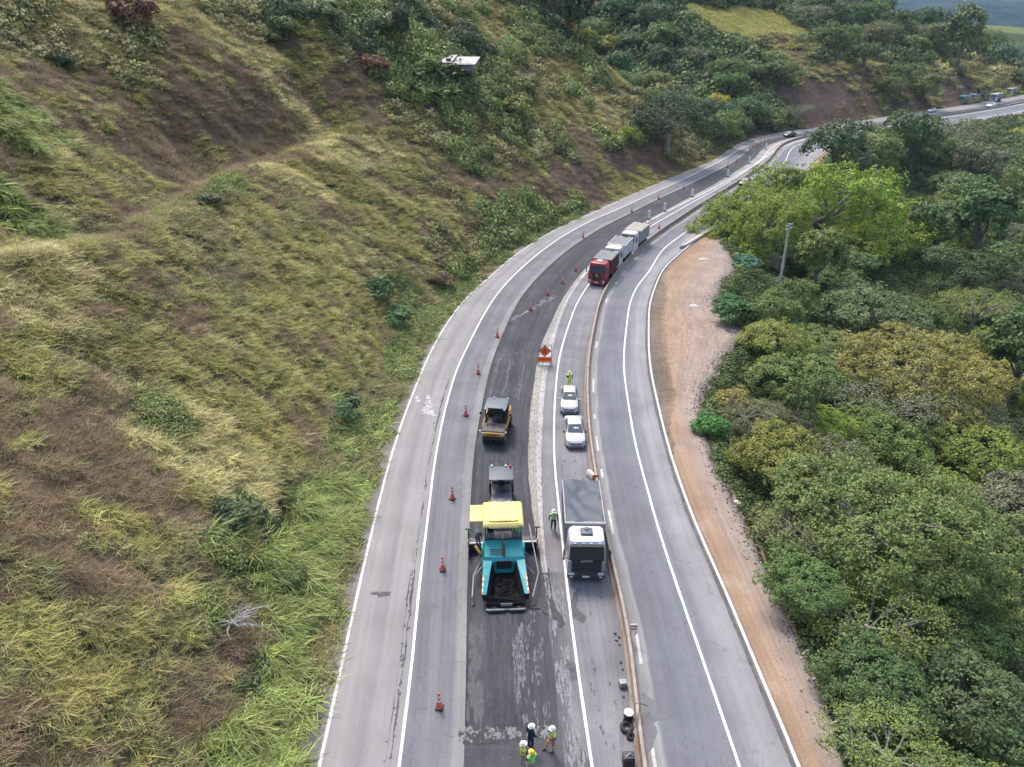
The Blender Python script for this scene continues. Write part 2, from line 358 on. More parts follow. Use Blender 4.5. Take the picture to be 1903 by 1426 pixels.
    def mesh(s, name, mats, smooth=None):
        me = bpy.data.meshes.new(name); me.from_pydata([tuple(map(float, p)) for p in s.v], [], s.f)
        for m in mats: me.materials.append(m)
        me.polygons.foreach_set('material_index', s.m)
        bm = bmesh.new(); bm.from_mesh(me); bmesh.ops.recalc_face_normals(bm, faces=bm.faces); bm.to_mesh(me); bm.free()
        if smooth:
            me.polygons.foreach_set('use_smooth', [True] * len(me.polygons)); me.set_sharp_from_angle(angle=R(smooth))
        me.update(); return me
    def build(s, name, mats, parent=None, smooth=None):
        mats = mats if isinstance(mats, (list, tuple)) else [mats]
        o = bpy.data.objects.new(name, s.mesh(name, mats, smooth)); COL.objects.link(o)
        if parent: o.parent = parent
        return o
def tag(o, label=None, cat=None, group=None, kind=None):
    if label: o['label'] = label
    if cat: o['category'] = cat
    if group: o['group'] = group
    if kind: o['kind'] = kind
    return o
def root(name, loc, rz, label, cat, group=None):
    o = bpy.data.objects.new(name, None); o.empty_display_size = .3; COL.objects.link(o)
    o.location = loc; o.rotation_euler = (0, 0, rz); return tag(o, label, cat, group)
def copy_tree(o, parent=None):
    c = o.copy(); COL.objects.link(c)
    if parent: c.parent = parent
    for ch in o.children: copy_tree(ch, c)
    return c
def np_mesh(name, verts, quads, mats, uv=None, smooth=False, fattr=None):
    me = bpy.data.meshes.new(name); n = len(quads); k = quads.shape[1]
    me.vertices.add(len(verts)); me.vertices.foreach_set('co', np.asarray(verts, np.float32).ravel())
    me.loops.add(n * k); me.loops.foreach_set('vertex_index', quads.astype(np.int32).ravel())
    me.polygons.add(n); me.polygons.foreach_set('loop_start', np.arange(0, n * k, k, dtype=np.int32))
    for m in mats: me.materials.append(m)
    if smooth: me.polygons.foreach_set('use_smooth', np.ones(n, bool))
    if uv is not None:
        l = me.uv_layers.new(name='UVMap'); l.data.foreach_set('uv', np.asarray(uv, np.float32)[quads.ravel()].ravel())
    if fattr is not None:
        a = me.attributes.new('leafvar', 'FLOAT', 'FACE'); a.data.foreach_set('value', np.asarray(fattr, np.float32))
    me.update(calc_edges=True); me.validate(); return me
def link(name, me, parent=None):
    o = bpy.data.objects.new(name, me); COL.objects.link(o)
    if parent: o.parent = parent
    return o

# ---------------------------------------------------------------- ground cover, read off at anchor points that lie on the real slopes
COVER_ROWS = """
OOSOSSOODSGDOYYDDDDD
OOSOOBSSYODGGDYYOODD
BBBOBBBSYBBGGGOOYOOD
TBBBBBBBSYBOOOYYYSOR
TSBBBBBBBSSYOOOOBRRO
BYYOBBGOSYYYOBBBRYYY
TSOBOOOYOYYYYOGGGYYY
SSOBYOOYYYOYOOGGYYYY
SYSYOYOYYYOGOOYYYYYY
SSYOYYYOYYYGGOYYYYYY
BYOYYYOYYYYOOYYYYYYY
BBOOYYYYYBOGOOOOOOOO
OBBBGSYYYBGOYYYYYYYY
YBBBSSOYBOGGYYYYYYYY
YBBBBSSSOGGYYYYYYYYY
OBBBBDDSGGGYYYYYYYYY
OBBOOGODGTGTTTTTTTTT
BOBBYOGGDTTTTTTTTTTT
YYOOOGODOGTTTTTTTTTT
OYYYYOBBOTTTTTTTTTTT
OOYYOBODTTTTTTTTTTTT
BBYOYOBBTTTTTTTTTTTT
BBOYOBBTTTTTTTTTTTTT
""".split()
anc, anct = [], []
for r_, row in enumerate(COVER_ROWS):
    for c_, ch in enumerate(row):
        p = hit(32 + 65 * c_, (31 + 62 * r_) if r_ else 36)
        anc.append(p[:2]); anct.append('YOBSGTDR'.index(ch))
anc = np.array(anc); anct = np.array(anct)
# tint of the ground itself and of what grows on it, per cover type:   Y  O  B  S  G  T  D  R  then P pasture, U undergrowth, M meadow
VEG = 1.75
SOIL = np.array([(.075,.062,.036),(.066,.054,.036),(.110,.080,.050),(.13,.11,.055),(.055,.060,.025),(.070,.070,.025),(.040,.045,.022),(.105,.072,.054),(.155,.150,.040),(.035,.042,.018),(.13,.145,.036),(.30,.215,.155)])
GRASS = np.array([(.205,.197,.062),(.160,.152,.062),(.165,.124,.072),(.31,.285,.130),(.128,.152,.048),(.155,.192,.055),(.060,.078,.034),(.150,.110,.070),(.215,.215,.050),(.075,.100,.035),(.17,.19,.045)]) * VEG
PAST = [hit(*p)[:2] for p in ((1262, 4), (1335, 14), (1440, 14), (1528, 72), (1440, 84), (1335, 74), (1290, 40))]
def inpoly(x, y, poly):
    r = np.zeros(len(x), bool); n = len(poly)
    for i in range(n):
        (x1, y1), (x2, y2) = poly[i], poly[(i + 1) % n]
        c = ((y1 > y) != (y2 > y)) & (x < (x2 - x1) * (y - y1) / (y2 - y1 + 1e-9) + x1); r ^= c
    return r
def cover(x, y, S, O):
    """index of the ground cover"""
    d = -(O - off('A', S)); e = O - off('J', S)
    dist = np.hypot(x, y)
    wx = x + (fnoise(x / 5, y / 5, 31, 3) - .5) * (2.5 + dist * .05); wy = y + (fnoise(x / 5, y / 5, 57, 3) - .5) * (2.5 + dist * .05)
    out = np.full(len(x), 9)
    near = (d > -2) & (S < 262)
    ii = np.where(near)[0]
    for a in range(0, len(ii), 20000):
        k = ii[a:a + 20000]
        out[k] = anct[np.argmin((wx[k][:, None] - anc[None, :, 0]) ** 2 + (wy[k][:, None] - anc[None, :, 1]) ** 2, axis=1)]
    fill = near & (dist < 22); out[fill] = 1
    # patchiness inside each type
    n = fnoise(x / 2.6, y / 2.6, 77, 3)
    out[near & (n < .33) & ((out == 0) | (out == 3) | (out == 1))] = 2
    out[near & (n > .63) & (out == 2)] = 1
    out[near & (n > .62) & (out == 1)] = 0
    farl = (d > -2) & (S >= 262)
    bank = farl & (d < 14) & (S > 268) & (S < 400) & (fnoise(x / 8, y / 8, 5, 3) > np.where(S < 312, .42, .60))
    out[farl] = 1; out[bank] = 7
    out[farl & ~bank & (d > 20)] = 9; out[farl & ~bank & (d < 24) & (n > .45)] = 0
    out[near & (S > 214) & (d > 4) & (n > .40)] = 9
    out[inpoly(x, y, PAST) & farl] = 8
    out[(e > 0)] = 9
    out[(e > 100) | ((e > 7) & (S > 326))] = 10
    up = near & (S > 116) & (S < 190) & (d > 10) & (fnoise(x / 5, y / 5, 71, 3) > .57) & (out != 2) & (out != 3); out[up] = 4
    belt = near & (S > 22) & (S < 118) & (d < 3.2 + 5 * fnoise(x / 7, y / 7, 19, 2)); q_ = fnoise(x / 3.5, y / 3.5, 29, 2); out[belt] = np.where(q_[belt] > .5, np.where(S[belt] < 62, 5, 4), np.where(q_[belt] > .40, 4, 1))
    knoll = farl & ~bank & (S > 276) & (S < 345) & (d < 44) & (n > .30); out[knoll] = 0
    return out
# ---------------------------------------------------------------- ground sheet
m, t, b = new_mat('ground'); N = t.nodes; L = t.links
an = N.new('ShaderNodeAttribute'); an.attribute_name = 'cover'
tc = N.new('ShaderNodeTexCoord'); nz = N.new('ShaderNodeTexNoise'); nz.inputs['Scale'].default_value = 1.1; nz.inputs['Detail'].default_value = 10; nz.inputs['Roughness'].default_value = .7
L.new(tc.outputs['Object'], nz.inputs['Vector']); mr = N.new('ShaderNodeMapRange'); mr.inputs[1].default_value = .3; mr.inputs[2].default_value = .7; mr.inputs[3].default_value = .6; mr.inputs[4].default_value = 1.4
L.new(nz.outputs[0], mr.inputs[0]); mx = N.new('ShaderNodeMix'); mx.data_type = 'RGBA'; mx.blend_type = 'MULTIPLY'; mx.inputs[0].default_value = 1
L.new(an.outputs['Color'], mx.inputs[6]); L.new(mr.outputs[0], mx.inputs[7]); L.new(mx.outputs[2], b.inputs['Base Color']); b.inputs['Roughness'].default_value = .95; b.inputs['Specular IOR Level'].default_value = .1
bp = N.new('ShaderNodeBump'); bp.inputs['Strength'].default_value = .8; bp.inputs['Distance'].default_value = .25; L.new(nz.outputs[0], bp.inputs['Height']); L.new(bp.outputs[0], b.inputs['Normal'])
GROUND = m
ny, nx = XX.shape
idx = np.arange(nx * ny).reshape(ny, nx)
quads = np.stack([idx[:-1, :-1], idx[:-1, 1:], idx[1:, 1:], idx[1:, :-1]], -1).reshape(-1, 4)
me = np_mesh('ground', np.stack([XX.ravel(), YY.ravel(), GZ.ravel()], 1), quads, [GROUND], smooth=True)
cv = cover(XX.ravel(), YY.ravel(), GS, GO)
colr = SOIL[cv] * 1.2
# far country: a patchwork of woods and meadow
far = np.hypot(XX.ravel(), YY.ravel()) > 560
pn = fnoise(XX.ravel() / 150, YY.ravel() / 150, 91, 3)
colr[far] = np.where((pn[far] > .53)[:, None], np.array((.12, .14, .04)), np.array((.040, .058, .026)))
ca = me.attributes.new('cover', 'FLOAT_COLOR', 'POINT')
ca.data.foreach_set('color', np.concatenate([colr, np.ones((len(colr), 1))], 1).astype(np.float32).ravel())
tag(link('terrain', me), kind='structure')

# ---------------------------------------------------------------- road strips
ASPH = (.135, .138, .160)
def strip(name, oa, ob, s0, s1, material, z=0.0, zb=None, step=1.0, na=1, wob=0.0, side=0.0, parent=None):
    """a strip of pavement between the offsets oa and ob (functions of s)"""
    s = np.linspace(s0, s1, max(2, int(round((s1 - s0) / step)) + 1)); a = oa(s); b_ = ob(s)
    if wob:
        a = a + (fnoise(s / 1.3, s * 0, 3, 3) - .5) * wob; b_ = b_ + (fnoise(s / 1.1, s * 0 + 5, 8, 3) - .5) * wob
    cols = [so(s, a + (b_ - a) * k / na) for k in range(na + 1)]
    zb = z if zb is None else zb
    V = np.concatenate([np.concatenate([c, np.full((len(s), 1), z + (zb - z) * k / na)], 1) for k, c in enumerate(cols)])
    U = np.concatenate([np.stack([np.full(len(s), k / na), s], 1) for k in range(na + 1)])
    n = len(s); Q = []
    for k in range(na):
        i = np.arange(n - 1); Q.append(np.stack([k * n + i, (k + 1) * n + i, (k + 1) * n + i + 1, k * n + i + 1], 1))
    Q = np.concatenate(Q)
    return tag(link(name, np_mesh(name, V, Q, [material], uv=U), parent), kind='structure')
oA = lambda s: off('A', s); oB = lambda s: off('B', s); oC = lambda s: off('C', s); oD = lambda s: off('D', s); oE = lambda s: off('E', s)
oF = lambda s: off('F', s); oG = lambda s: off('G', s); oH = lambda s: off('Hh', s); oI = lambda s: off('I', s); oJ = lambda s: off('J', s)
def plus(f, d): return lambda s: f(s) + d
S0, S1 = -40, 620
M_conc = road_mat('shoulder_concrete', [(0, (.225, .215, .215)), (.22, (.25, .24, .238)), (.42, (.215, .207, .208)), (.5, (.20, .193, .197)), (.62, (.245, .235, .235)), (1, (.225, .216, .218))], .10, .10, .06, dark=[(.8, .66, .74, (.10, .10, .105), .5, (5, .25, 1))], crack=.0)
M_lane = road_mat('lane_asphalt', [(0, (.152, .152, .170)), (.16, (.136, .138, .158)), (.24, (.138, .14, .160)), (.42, (.162, .164, .187)), (.58, (.142, .144, .165)), (.66, (.146, .148, .170)), (.78, (.150, .152, .175)), (.84, (.21, .208, .215)), (1, (.20, .198, .205))], .15, .14, .08, crack=.35)
M_dark = road_mat('fresh_base_asphalt', [(0, (.050, .050, .055)), (.12, (.085, .085, .092)), (.35, (.070, .070, .077)), (.55, (.062, .062, .068)), (.75, (.082, .080, .088)), (1, (.078, .075, .080))], .30, .22, .14,
                  light=[(1.2, .54, .68, (.115, .117, .125), .55, (5, .12, 1)), (.5, .60, .72, (.12, .12, .128), .45)], dark=[(.8, .56, .70, (.030, .030, .034), .5, (5, .10, 1))])
M_strip = road_mat('milled_strip', [(0, (.26, .245, .215)), (.15, (.31, .295, .265)), (.55, (.30, .285, .26)), (.7, (.40, .39, .375)), (1, (.38, .37, .36))], .22, .18, .18,
                   dark=[(1.5, .50, .62, (.09, .085, .08), .75, (6, 1.2, 1)), (3, .62, .68, (.08, .08, .08), .5)])
M_mid = road_mat('old_lane_asphalt', [(0, (.170, .168, .182)), (.15, (.165, .163, .178)), (.5, (.19, .188, .202)), (.8, (.175, .172, .185)), (1, (.135, .13, .135))], .16, .20, .10,
                 dark=[(.35, .60, .72, (.10, .098, .105), .6), (1.1, .70, .76, (.08, .08, .085), .6)], light=[(.5, .66, .76, (.27, .265, .275), .5)])
M_front = road_mat('worn_lane_asphalt', [(0, (.080, .078, .083)), (.3, (.10, .098, .104)), (.6, (.13, .128, .135)), (1, (.165, .162, .172))], .22, .25, .12,
                   light=[(.55, .52, .66, (.215, .21, .215), .8, (4, .22, 1)), (.9, .60, .70, (.20, .195, .20), .5)], dark=[(.45, .60, .68, (.055, .055, .06), .6)])
M_right = road_mat('valley_lane_asphalt', [(0, (.20, .198, .205)), (.10, (.215, .213, .222)), (.135, (.255, .252, .265)), (.16, (.145, .147, .170)), (.30, (.135, .138, .162)), (.52, (.150, .153, .178)), (.66, (.165, .165, .188)), (.80, (.245, .24, .258)), (.92, (.235, .228, .245)), (1, (.20, .195, .21))], .13, .14, .07, crack=.3,
                    dark=[(.30, .66, .74, (.10, .10, .115), .45)])
M_grav = road_mat('gravel_edge', [(0, (.085, .075, .05)), (.45, (.12, .108, .085)), (.8, (.165, .155, .14)), (1, (.20, .19, .18))], .15, .25, .25, dark=[(1.5, .55, .65, (.07, .06, .045), .6)])
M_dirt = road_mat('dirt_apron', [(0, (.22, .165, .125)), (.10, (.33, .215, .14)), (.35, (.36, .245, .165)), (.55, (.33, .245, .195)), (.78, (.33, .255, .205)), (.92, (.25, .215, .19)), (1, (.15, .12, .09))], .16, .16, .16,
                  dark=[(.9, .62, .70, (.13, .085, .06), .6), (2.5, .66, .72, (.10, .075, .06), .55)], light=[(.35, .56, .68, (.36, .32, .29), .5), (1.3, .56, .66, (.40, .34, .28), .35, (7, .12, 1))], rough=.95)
strip('verge_gravel', plus(oA, -2.2), plus(oA, -.1), S0, S1, M_grav, -.03, .0, na=2)
strip('road_shoulder', plus(oA, -.1), oB, S0, S1, M_conc)
strip('road', oB, oC, S0, S1, M_lane)
CUT = 25.4                                          # the transverse joint by the four workers
ZT = -.06
strip('road', oC, oD, CUT, S1, M_dark, ZT, na=2, step=1)
strip('road', oC, oD, S0, CUT, road_mat('tack_coat_asphalt', [(0, (.075, .075, .08)), (.5, (.085, .084, .09)), (1, (.10, .098, .103))], .18, .3, .14, light=[(.9, .60, .70, (.19, .185, .19), .5)]), -.012, na=1)
mb = MB()                                           # the saw-cut faces of the trench
s = np.arange(CUT, S1, 1.0)
for f in (oC, oD):
    p = so(s, f(s))
    for i in range(len(s) - 1): mb.quad((*p[i], ZT), (*p[i + 1], ZT), (*p[i + 1], 0), (*p[i], 0))
a_, b_ = so(np.array([CUT, CUT]), np.array([oC(CUT), oD(CUT)]))
mb.quad((*a_, ZT), (*b_, ZT), (*b_, -.012), (*a_, -.012))
tag(mb.build('road_cut_edge', mat('cut_asphalt', (.03, .03, .033), .95, var=.3)), kind='structure')
CE = 37.2
strip('road_strip', oD, oE, CE, S1, M_strip, .01, na=2, wob=.10)
strip('road', oD, oF, S0, CE, M_front, 0.0, na=2)
strip('road', oE, oF, CE, S1, M_mid, 0.0)
strip('road', oF, oG, S0, S1, M_mid)
strip('road', oG, plus(oI, -.1), S0, S1, M_right, na=2)
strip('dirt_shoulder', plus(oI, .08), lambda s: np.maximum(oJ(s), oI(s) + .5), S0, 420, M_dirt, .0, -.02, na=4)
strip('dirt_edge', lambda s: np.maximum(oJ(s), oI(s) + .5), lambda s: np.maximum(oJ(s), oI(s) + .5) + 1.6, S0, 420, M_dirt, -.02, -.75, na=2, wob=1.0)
# markings
def paint_mat(name, rgb, wear):
    m, t, b = new_mat(name); N = t.nodes; L = t.links
    tc = N.new('ShaderNodeTexCoord'); nz = N.new('ShaderNodeTexNoise'); nz.inputs['Scale'].default_value = 2.2; nz.inputs['Detail'].default_value = 10; nz.inputs['Roughness'].default_value = .75
    L.new(tc.outputs['Object'], nz.inputs['Vector']); mr = N.new('ShaderNodeMapRange'); mr.inputs[1].default_value = .52 - wear * .3; mr.inputs[2].default_value = .66 - wear * .2; mr.inputs[4].default_value = .75
    L.new(nz.outputs[0], mr.inputs[0]); mx = N.new('ShaderNodeMix'); mx.data_type = 'RGBA'; L.new(mr.outputs[0], mx.inputs[0]); mx.inputs[6].default_value = (*rgb, 1); mx.inputs[7].default_value = (.28, .27, .28, 1)
    L.new(mx.outputs[2], b.inputs['Base Color']); b.inputs['Roughness'].default_value = .7; return m
M_pw = paint_mat('white_road_paint', (.74, .73, .72), .0); M_pw2 = paint_mat('worn_road_paint', (.62, .61, .60), .45)
def line(f, w_, s0, s1, m_, z=.004): return strip('road_marking', plus(f, -w_ / 2), plus(f, w_ / 2), s0, s1, m_, z, wob=.03)
line(plus(oA, .02), .18, S0, S1, paint_mat('edge_paint', (.60, .575, .56), .15))
line(plus(oB, .10), .16, S0, S1, M_pw)
line(oF, .16, S0, S1, M_pw, .014)
line(oH, .16, S0, S1, M_pw)
line(plus(oE, -.12), .30, 100, 330, M_pw2, .016)
for py0, py1 in ((948, 992), (1180, 1236), (812, 838), (705, 730), (636, 649), (770, 778), (872, 888), (1392, 1440), (555, 563), (520, 527)):
    sa = frame(*at(1130, py1))[0][0]; sb = frame(*at(1130, py0))[0][0]
    if sb > 100: sa, sb = frame(*at(1122, py1))[0][0], frame(*at(1122, py0))[0][0]
    strip('road_marking', plus(oG, .52), plus(oG, .70), sa, sb, M_pw2, .004, step=.5)
# the worn arrow and other scuffed paint on the shoulder
mb = MB()
def scuff(tri, n, size, seed, z=.004):
    r_ = np.random.default_rng(seed); a, b2, c = [at(*p) for p in tri]
    for _ in range(n):
        u, v = r_.random(2)
        if u + v > 1: u, v = 1 - u, 1 - v
        p = a + u * (b2 - a) + v * (c - a); l = size * r_.uniform(.5, 1.6); ww = size * r_.uniform(.25, .5); th = r_.normal(.1, .5) + .4
        dx = np.array([math.cos(th), math.sin(th)]); dy = np.array([-dx[1], dx[0]])
        q = [p + dx * l * sx_ * r_.uniform(.6, 1) + dy * ww * sy_ * r_.uniform(.5, 1) for sx_, sy_ in ((-1, -1), (1, -1), (1, 1), (-1, 1))]
        mb.add([(*k, z + r_.uniform(0, .0015)) for k in q], [(0, 1, 2, 3)])
scuff([(796, 730), (785, 768), (808, 772)], 75, .16, 1); scuff([(775, 731), (771, 746), (781, 748)], 18, .14, 2); scuff([(803, 765), (812, 774), (806, 772)], 6, .14, 3)
tag(mb.build('road_marking', M_pw2), kind='structure')
# white tyre scuffs across the lanes, as thin smears of pale dust
M_dust = road_mat('pale_dust', [(0, (.20, .20, .207)), (1, (.20, .20, .207))], .1, .3, .2); M_dust2 = road_mat('thin_dust', [(0, (.125, .124, .13)), (1, (.125, .124, .13))], .1, .3, .2)
def smear(pts, wpx, z, seed):
    mb = MB(); P = [np.array(at(*p)) for p in pts]; r_ = np.random.default_rng(seed)
    for k in range(len(P) - 1):
        n = max(2, int(np.linalg.norm(P[k + 1] - P[k]) / .28))
        for i in range(n):
            p = P[k] + (P[k + 1] - P[k]) * (i + r_.random()) / n; t_ = (P[k + 1] - P[k]) / np.linalg.norm(P[k + 1] - P[k]); q_ = np.array([-t_[1], t_[0]])
            p = p + q_ * r_.normal(0, wpx * .4); l = r_.uniform(.15, .7); ww = wpx * r_.uniform(.08, .3)
            mb.add([(*(p + t_ * l * a + q_ * ww * b * r_.uniform(.3, 1)), z + r_.uniform(0, .002)) for a, b in ((-1, -1), (1, -1), (1, 1), (-1, 1))], [(0, 1, 2, 3)])
    return mb
mb = smear([(880, 628), (918, 612), (940, 600)], .45, .004, 1); mb.v += []
tag(mb.build('road_dust', M_dust), kind='structure')
mb = smear([(950, 594), (990, 572), (1030, 550)], .5, ZT + .004, 2); tag(mb.build('road_dust', M_dust), kind='structure')
mb = smear([(838, 918), (850, 900), (866, 878)], .5, .004, 4); tag(mb.build('road_dust', M_dust), kind='structure')
for k, x in enumerate((930, 950, 975)): 
    mb = smear([(x, 660 + k * 9), (x - 12, 700 + k * 20), (x - 20, 735)], .25, ZT + .004, 5 + k); tag(mb.build('road_dust', M_dust2), kind='structure')
# tar patches, wet stains
M_tar = mat('fresh_tar', (.045, .045, .05), .8, var=.35, scale=3); M_wet = mat('damp_asphalt', (.085, .088, .105), .45, var=.2, scale=2)
M_patch = mat('asphalt_patch', (.085, .083, .088), .85, var=.25, scale=3)
def blob(pts, m_, z, seed, name='asphalt_patch'):
    P = np.array([at(*p) for p in pts]); P = np.concatenate([P, P[:1]]); Q = []
    for a, b2 in zip(P[:-1], P[1:]):
        n = max(2, int(np.linalg.norm(b2 - a) / .18))
        for i in range(n): Q.append(a + (b2 - a) * i / n)
    Q = np.array(Q); k = np.arange(len(Q)); nn = fnoise(Q[:, 0] * 1.6, Q[:, 1] * 1.6, seed, 4) - .5; c = Q.mean(0)
    dv = Q - c; dv /= np.linalg.norm(dv, axis=1)[:, None] + 1e-6; Q = Q + dv * nn[:, None] * .8
    mb = MB(); mb.add([(*p, z) for p in Q], [tuple(range(len(Q)))]); me = mb.mesh(name, [m_])
    bm = bmesh.new(); bm.from_mesh(me); bmesh.ops.triangulate(bm, faces=bm.faces); bm.to_mesh(me); bm.free()
    return tag(link(name, me), kind='structure')
blob([(996, 1052), (1019, 1057), (1024, 1085), (1032, 1120), (1050, 1160), (1040, 1165), (1015, 1140), (985, 1125), (990, 1090)], M_tar, .004, 1)
blob([(1068, 1098), (1077, 1093), (1071, 1130), (1092, 1148), (1082, 1158), (1062, 1152), (1058, 1120)], M_patch, .008, 2)
blob([(1193, 1285), (1222, 1310), (1232, 1330), (1216, 1345), (1222, 1370), (1208, 1402), (1196, 1410)], M_wet, .004, 3)
blob([(1215, 1322), (1250, 1330), (1252, 1338), (1210, 1338)], M_wet, .006, 13)
blob([(1148, 1270), (1160, 1280), (1160, 1425), (1152, 1410), (1150, 1370), (1158, 1320)], M_wet, .008, 4)
blob([(1054, 1228), (1076, 1240), (1075, 1262), (1062, 1262)], M_patch, .008, 5)
blob([(1058, 1370), (1090, 1395), (1098, 1426), (1060, 1440), (1050, 1400)], M_patch, .004, 6)
blob([(705, 1105), (720, 1103), (721, 1107), (706, 1109)], M_patch, .004, 11); blob([(688, 1102), (700, 1101), (700, 1105), (690, 1106)], M_patch, .004, 12)
def flecks(name, box, n, lmin, lmax, m_, z, seed, thr=.5, nscale=(.9, 3.2), wide=.22):
    """irregular flecks lying along the road inside a box given by s0, s1, o0, o1"""
    r_ = np.random.default_rng(seed); mb = MB(); s0, s1, o0, o1 = box
    S_ = r_.uniform(s0, s1, n); O_ = r_.uniform(o0, o1, n); k = fnoise(S_ * nscale[0], O_ * nscale[1], seed, 4) > thr; S_, O_ = S_[k], O_[k]
    for s_, o_ in zip(S_, O_):
        l = r_.uniform(lmin, lmax); ww = l * r_.uniform(.4, 1.) * wide; a0 = r_.uniform(0, 6.28); q = 6; ang = np.sort(r_.uniform(0, 6.28, q))
        P = so(s_ + l * np.cos(ang) * r_.uniform(.6, 1.2, q), o_ + ww * np.sin(ang) * r_.uniform(.6, 1.2, q)); zz = z + r_.uniform(0, .0015)
        mb.add([(*p, zz) for p in P], [tuple(range(q))])
    return tag(mb.build(name, m_), kind='structure')
M_fl = mat('pale_grit', (.135, .135, .142), .9, var=.3, scale=4); M_fd = mat('bitumen_smear', (.040, .040, .044), .85, var=.25, scale=4); M_fg = mat('grey_film', (.085, .086, .094), .9, var=.2)
oc = float(oC(30)); flecks('road_dust', (25.8, 36, oc + 2.75, oc + 3.4), 650, .06, .34, M_fl, ZT + .006, 1, .46)
flecks('road_dust', (25.8, 36, oc + 3.5, oc + 4.7), 600, .05, .36, M_fl, ZT + .006, 2, .54)
flecks('road_dust', (26, 33, oc + .15, oc + 1.0), 700, .08, .5, M_fg, ZT + .006, 3, .48)
flecks('road_dust', (40, 75, oc + .2, oc + 4.2), 1500, .1, .8, M_fg, ZT + .006, 4, .60, wide=.10)
flecks('asphalt_patch', (26, 37, oc + 1.2, oc + 2.6), 500, .1, .6, M_fd, ZT + .010, 5, .55)
od = float(oD(30)); of_ = float(oF(30)); flecks('road_dust', (23, 37, od + .1, of_ - .2), 550, .08, .5, mat('pale_grit_b', (.20, .198, .205), .9, var=.3), .005, 6, .52)
flecks('asphalt_patch', (22, 60, of_ + .2, float(oG(30)) - .6), 500, .05, .30, mat('oil_spot', (.085, .083, .09), .8, var=.3), .005, 7, .60, wide=.5)
flecks('asphalt_patch', (22, 120, float(oG(40)) + 1.2, float(oI(40)) - 3), 260, .05, .4, mat('lane_spot', (.105, .106, .125), .8, var=.3), .005, 8, .58, wide=.35)
flecks('asphalt_patch', (24.9, 25.55, oc - .3, oc + 4.6), 420, .04, .22, mat('broken_asphalt', (.17, .168, .172), .9, var=.4, scale=6), .004, 21, .40, wide=.8)
flecks('asphalt_patch', (24.7, 25.5, oc - .2, oc + 4.6), 260, .04, .2, M_fd, .007, 22, .50, wide=.8)
strip('verge', plus(oI, .14), lambda s: oI(s) + .5 + 1.5 * sstep(56, 64, s) * (1 - sstep(98, 106, s)), 52, 110, road_mat('ditch_earth', [(0, (.13, .12, .10)), (.4, (.17, .13, .095)), (.75, (.20, .135, .085)), (1, (.28, .20, .14))], .2, .3, .25, dark=[(1.5, .5, .64, (.07, .065, .04), .7)]), .012, wob=.7)
M_rut, M_rut2 = mat('damp_earth', (.235, .165, .12), .95, var=.2), mat('pale_dust_earth', (.37, .30, .25), .95, var=.2)
for k_, (o0_, o1_) in enumerate(((2.2, 2.9), (3.9, 4.6), (5.6, 6.4), (7.4, 8.6))):
    s_ = np.arange(62., 101., .16); c_ = float(oI(80)) * 0
    mb = MB(); r_ = np.random.default_rng(40 + k_)
    for q in s_:
        for o_ in (o0_, o1_):
            oo = float(oI(q)) + o_ + .35 * math.sin(q / 7 + k_) + r_.normal(0, .10)
            if oo > float(oJ(q)) - .6 or r_.random() < .35: continue
            l = r_.uniform(.15, .6); ww = r_.uniform(.02, .09); P = so(np.array([q - l, q - l * .2, q + l, q + l * .3]), np.array([oo - ww * .2, oo - ww, oo + ww * .3, oo + ww])); z_ = -.02 * min(1, (oo - float(oI(q))) / max(.6, float(oJ(q) - oI(q)))) + .012 + r_.uniform(0, .003)
            mb.add([(*p, z_) for p in P], [(0, 1, 2, 3)], int(r_.random() < .35))
    if mb.f: tag(mb.build('dirt_track', [M_rut, M_rut2]), kind='structure')
r_ = np.random.default_rng(12); mb = MB()
for _ in range(2600):                                # twigs, leaf litter and gravel along the rim of the dirt
    s_ = r_.uniform(18, 118); w_ = max(.6, float(oJ(s_) - oI(s_))); o_ = float(oJ(s_)) + .5 - abs(r_.normal(0, .16)) * min(w_, 4.5) * 1.2; l = r_.uniform(.03, .16); a = r_.uniform(0, 6.28)
    if o_ < oI(s_) + .3: continue
    c = so(np.array([s_]), np.array([o_]))[0]; z_ = float(np.interp(o_ - float(oJ(s_)), [0, .6], [-.01, -.28])); mb.box((*c, z_ + .02), (l, l * r_.uniform(.25, .9), .05), rot=(r_.normal(0, .2), r_.normal(0, .2), a), mi=int(r_.integers(0, 3)))
tag(mb.build('gravel', [mat('litter_brown', (.12, .08, .06), .95), mat('gravel_grey', (.26, .255, .25), .95, var=.3), mat('litter_red', (.16, .085, .07), .95)]), kind='stuff')
# torn joint between the concrete shoulder and the lane
mb = MB(); r_ = np.random.default_rng(3)
for s_ in np.arange(20, 110, .10):
    p_ = math.exp(-((s_ - 26) / 16) ** 2) + .25
    if r_.random() < p_ * .22:
        o_ = oB(s_) - .28 - abs(r_.normal(0, .11)) * (1 + p_); l = r_.uniform(.05, .22); ww = r_.uniform(.012, .045) * (1 + p_)
        pts = so(np.array([s_ - l, s_ - l * .3, s_ + l, s_ + l * .2]), np.array([o_ - ww, o_ + ww, o_ + ww * .5, o_ - ww])); z_ = .004 + r_.uniform(0, .002)
        mb.add([(*q, z_) for q in pts], [(0, 1, 2, 3)])
tag(mb.build('road_crack', mat('crack_dirt', (.09, .088, .088), .95)), kind='structure')
strip('road_crack', plus(oB, -.40), plus(oB, -.33), 17, 66, mat('seam_grime', (.075, .074, .075), .95, var=.4, scale=5), .0045, step=.12, wob=.22)
strip('road_crack', plus(oB, -.62), plus(oB, -.59), 17, 40, mat('seam_grime', (.075, .074, .075), .95), .0045, step=.12, wob=.12)
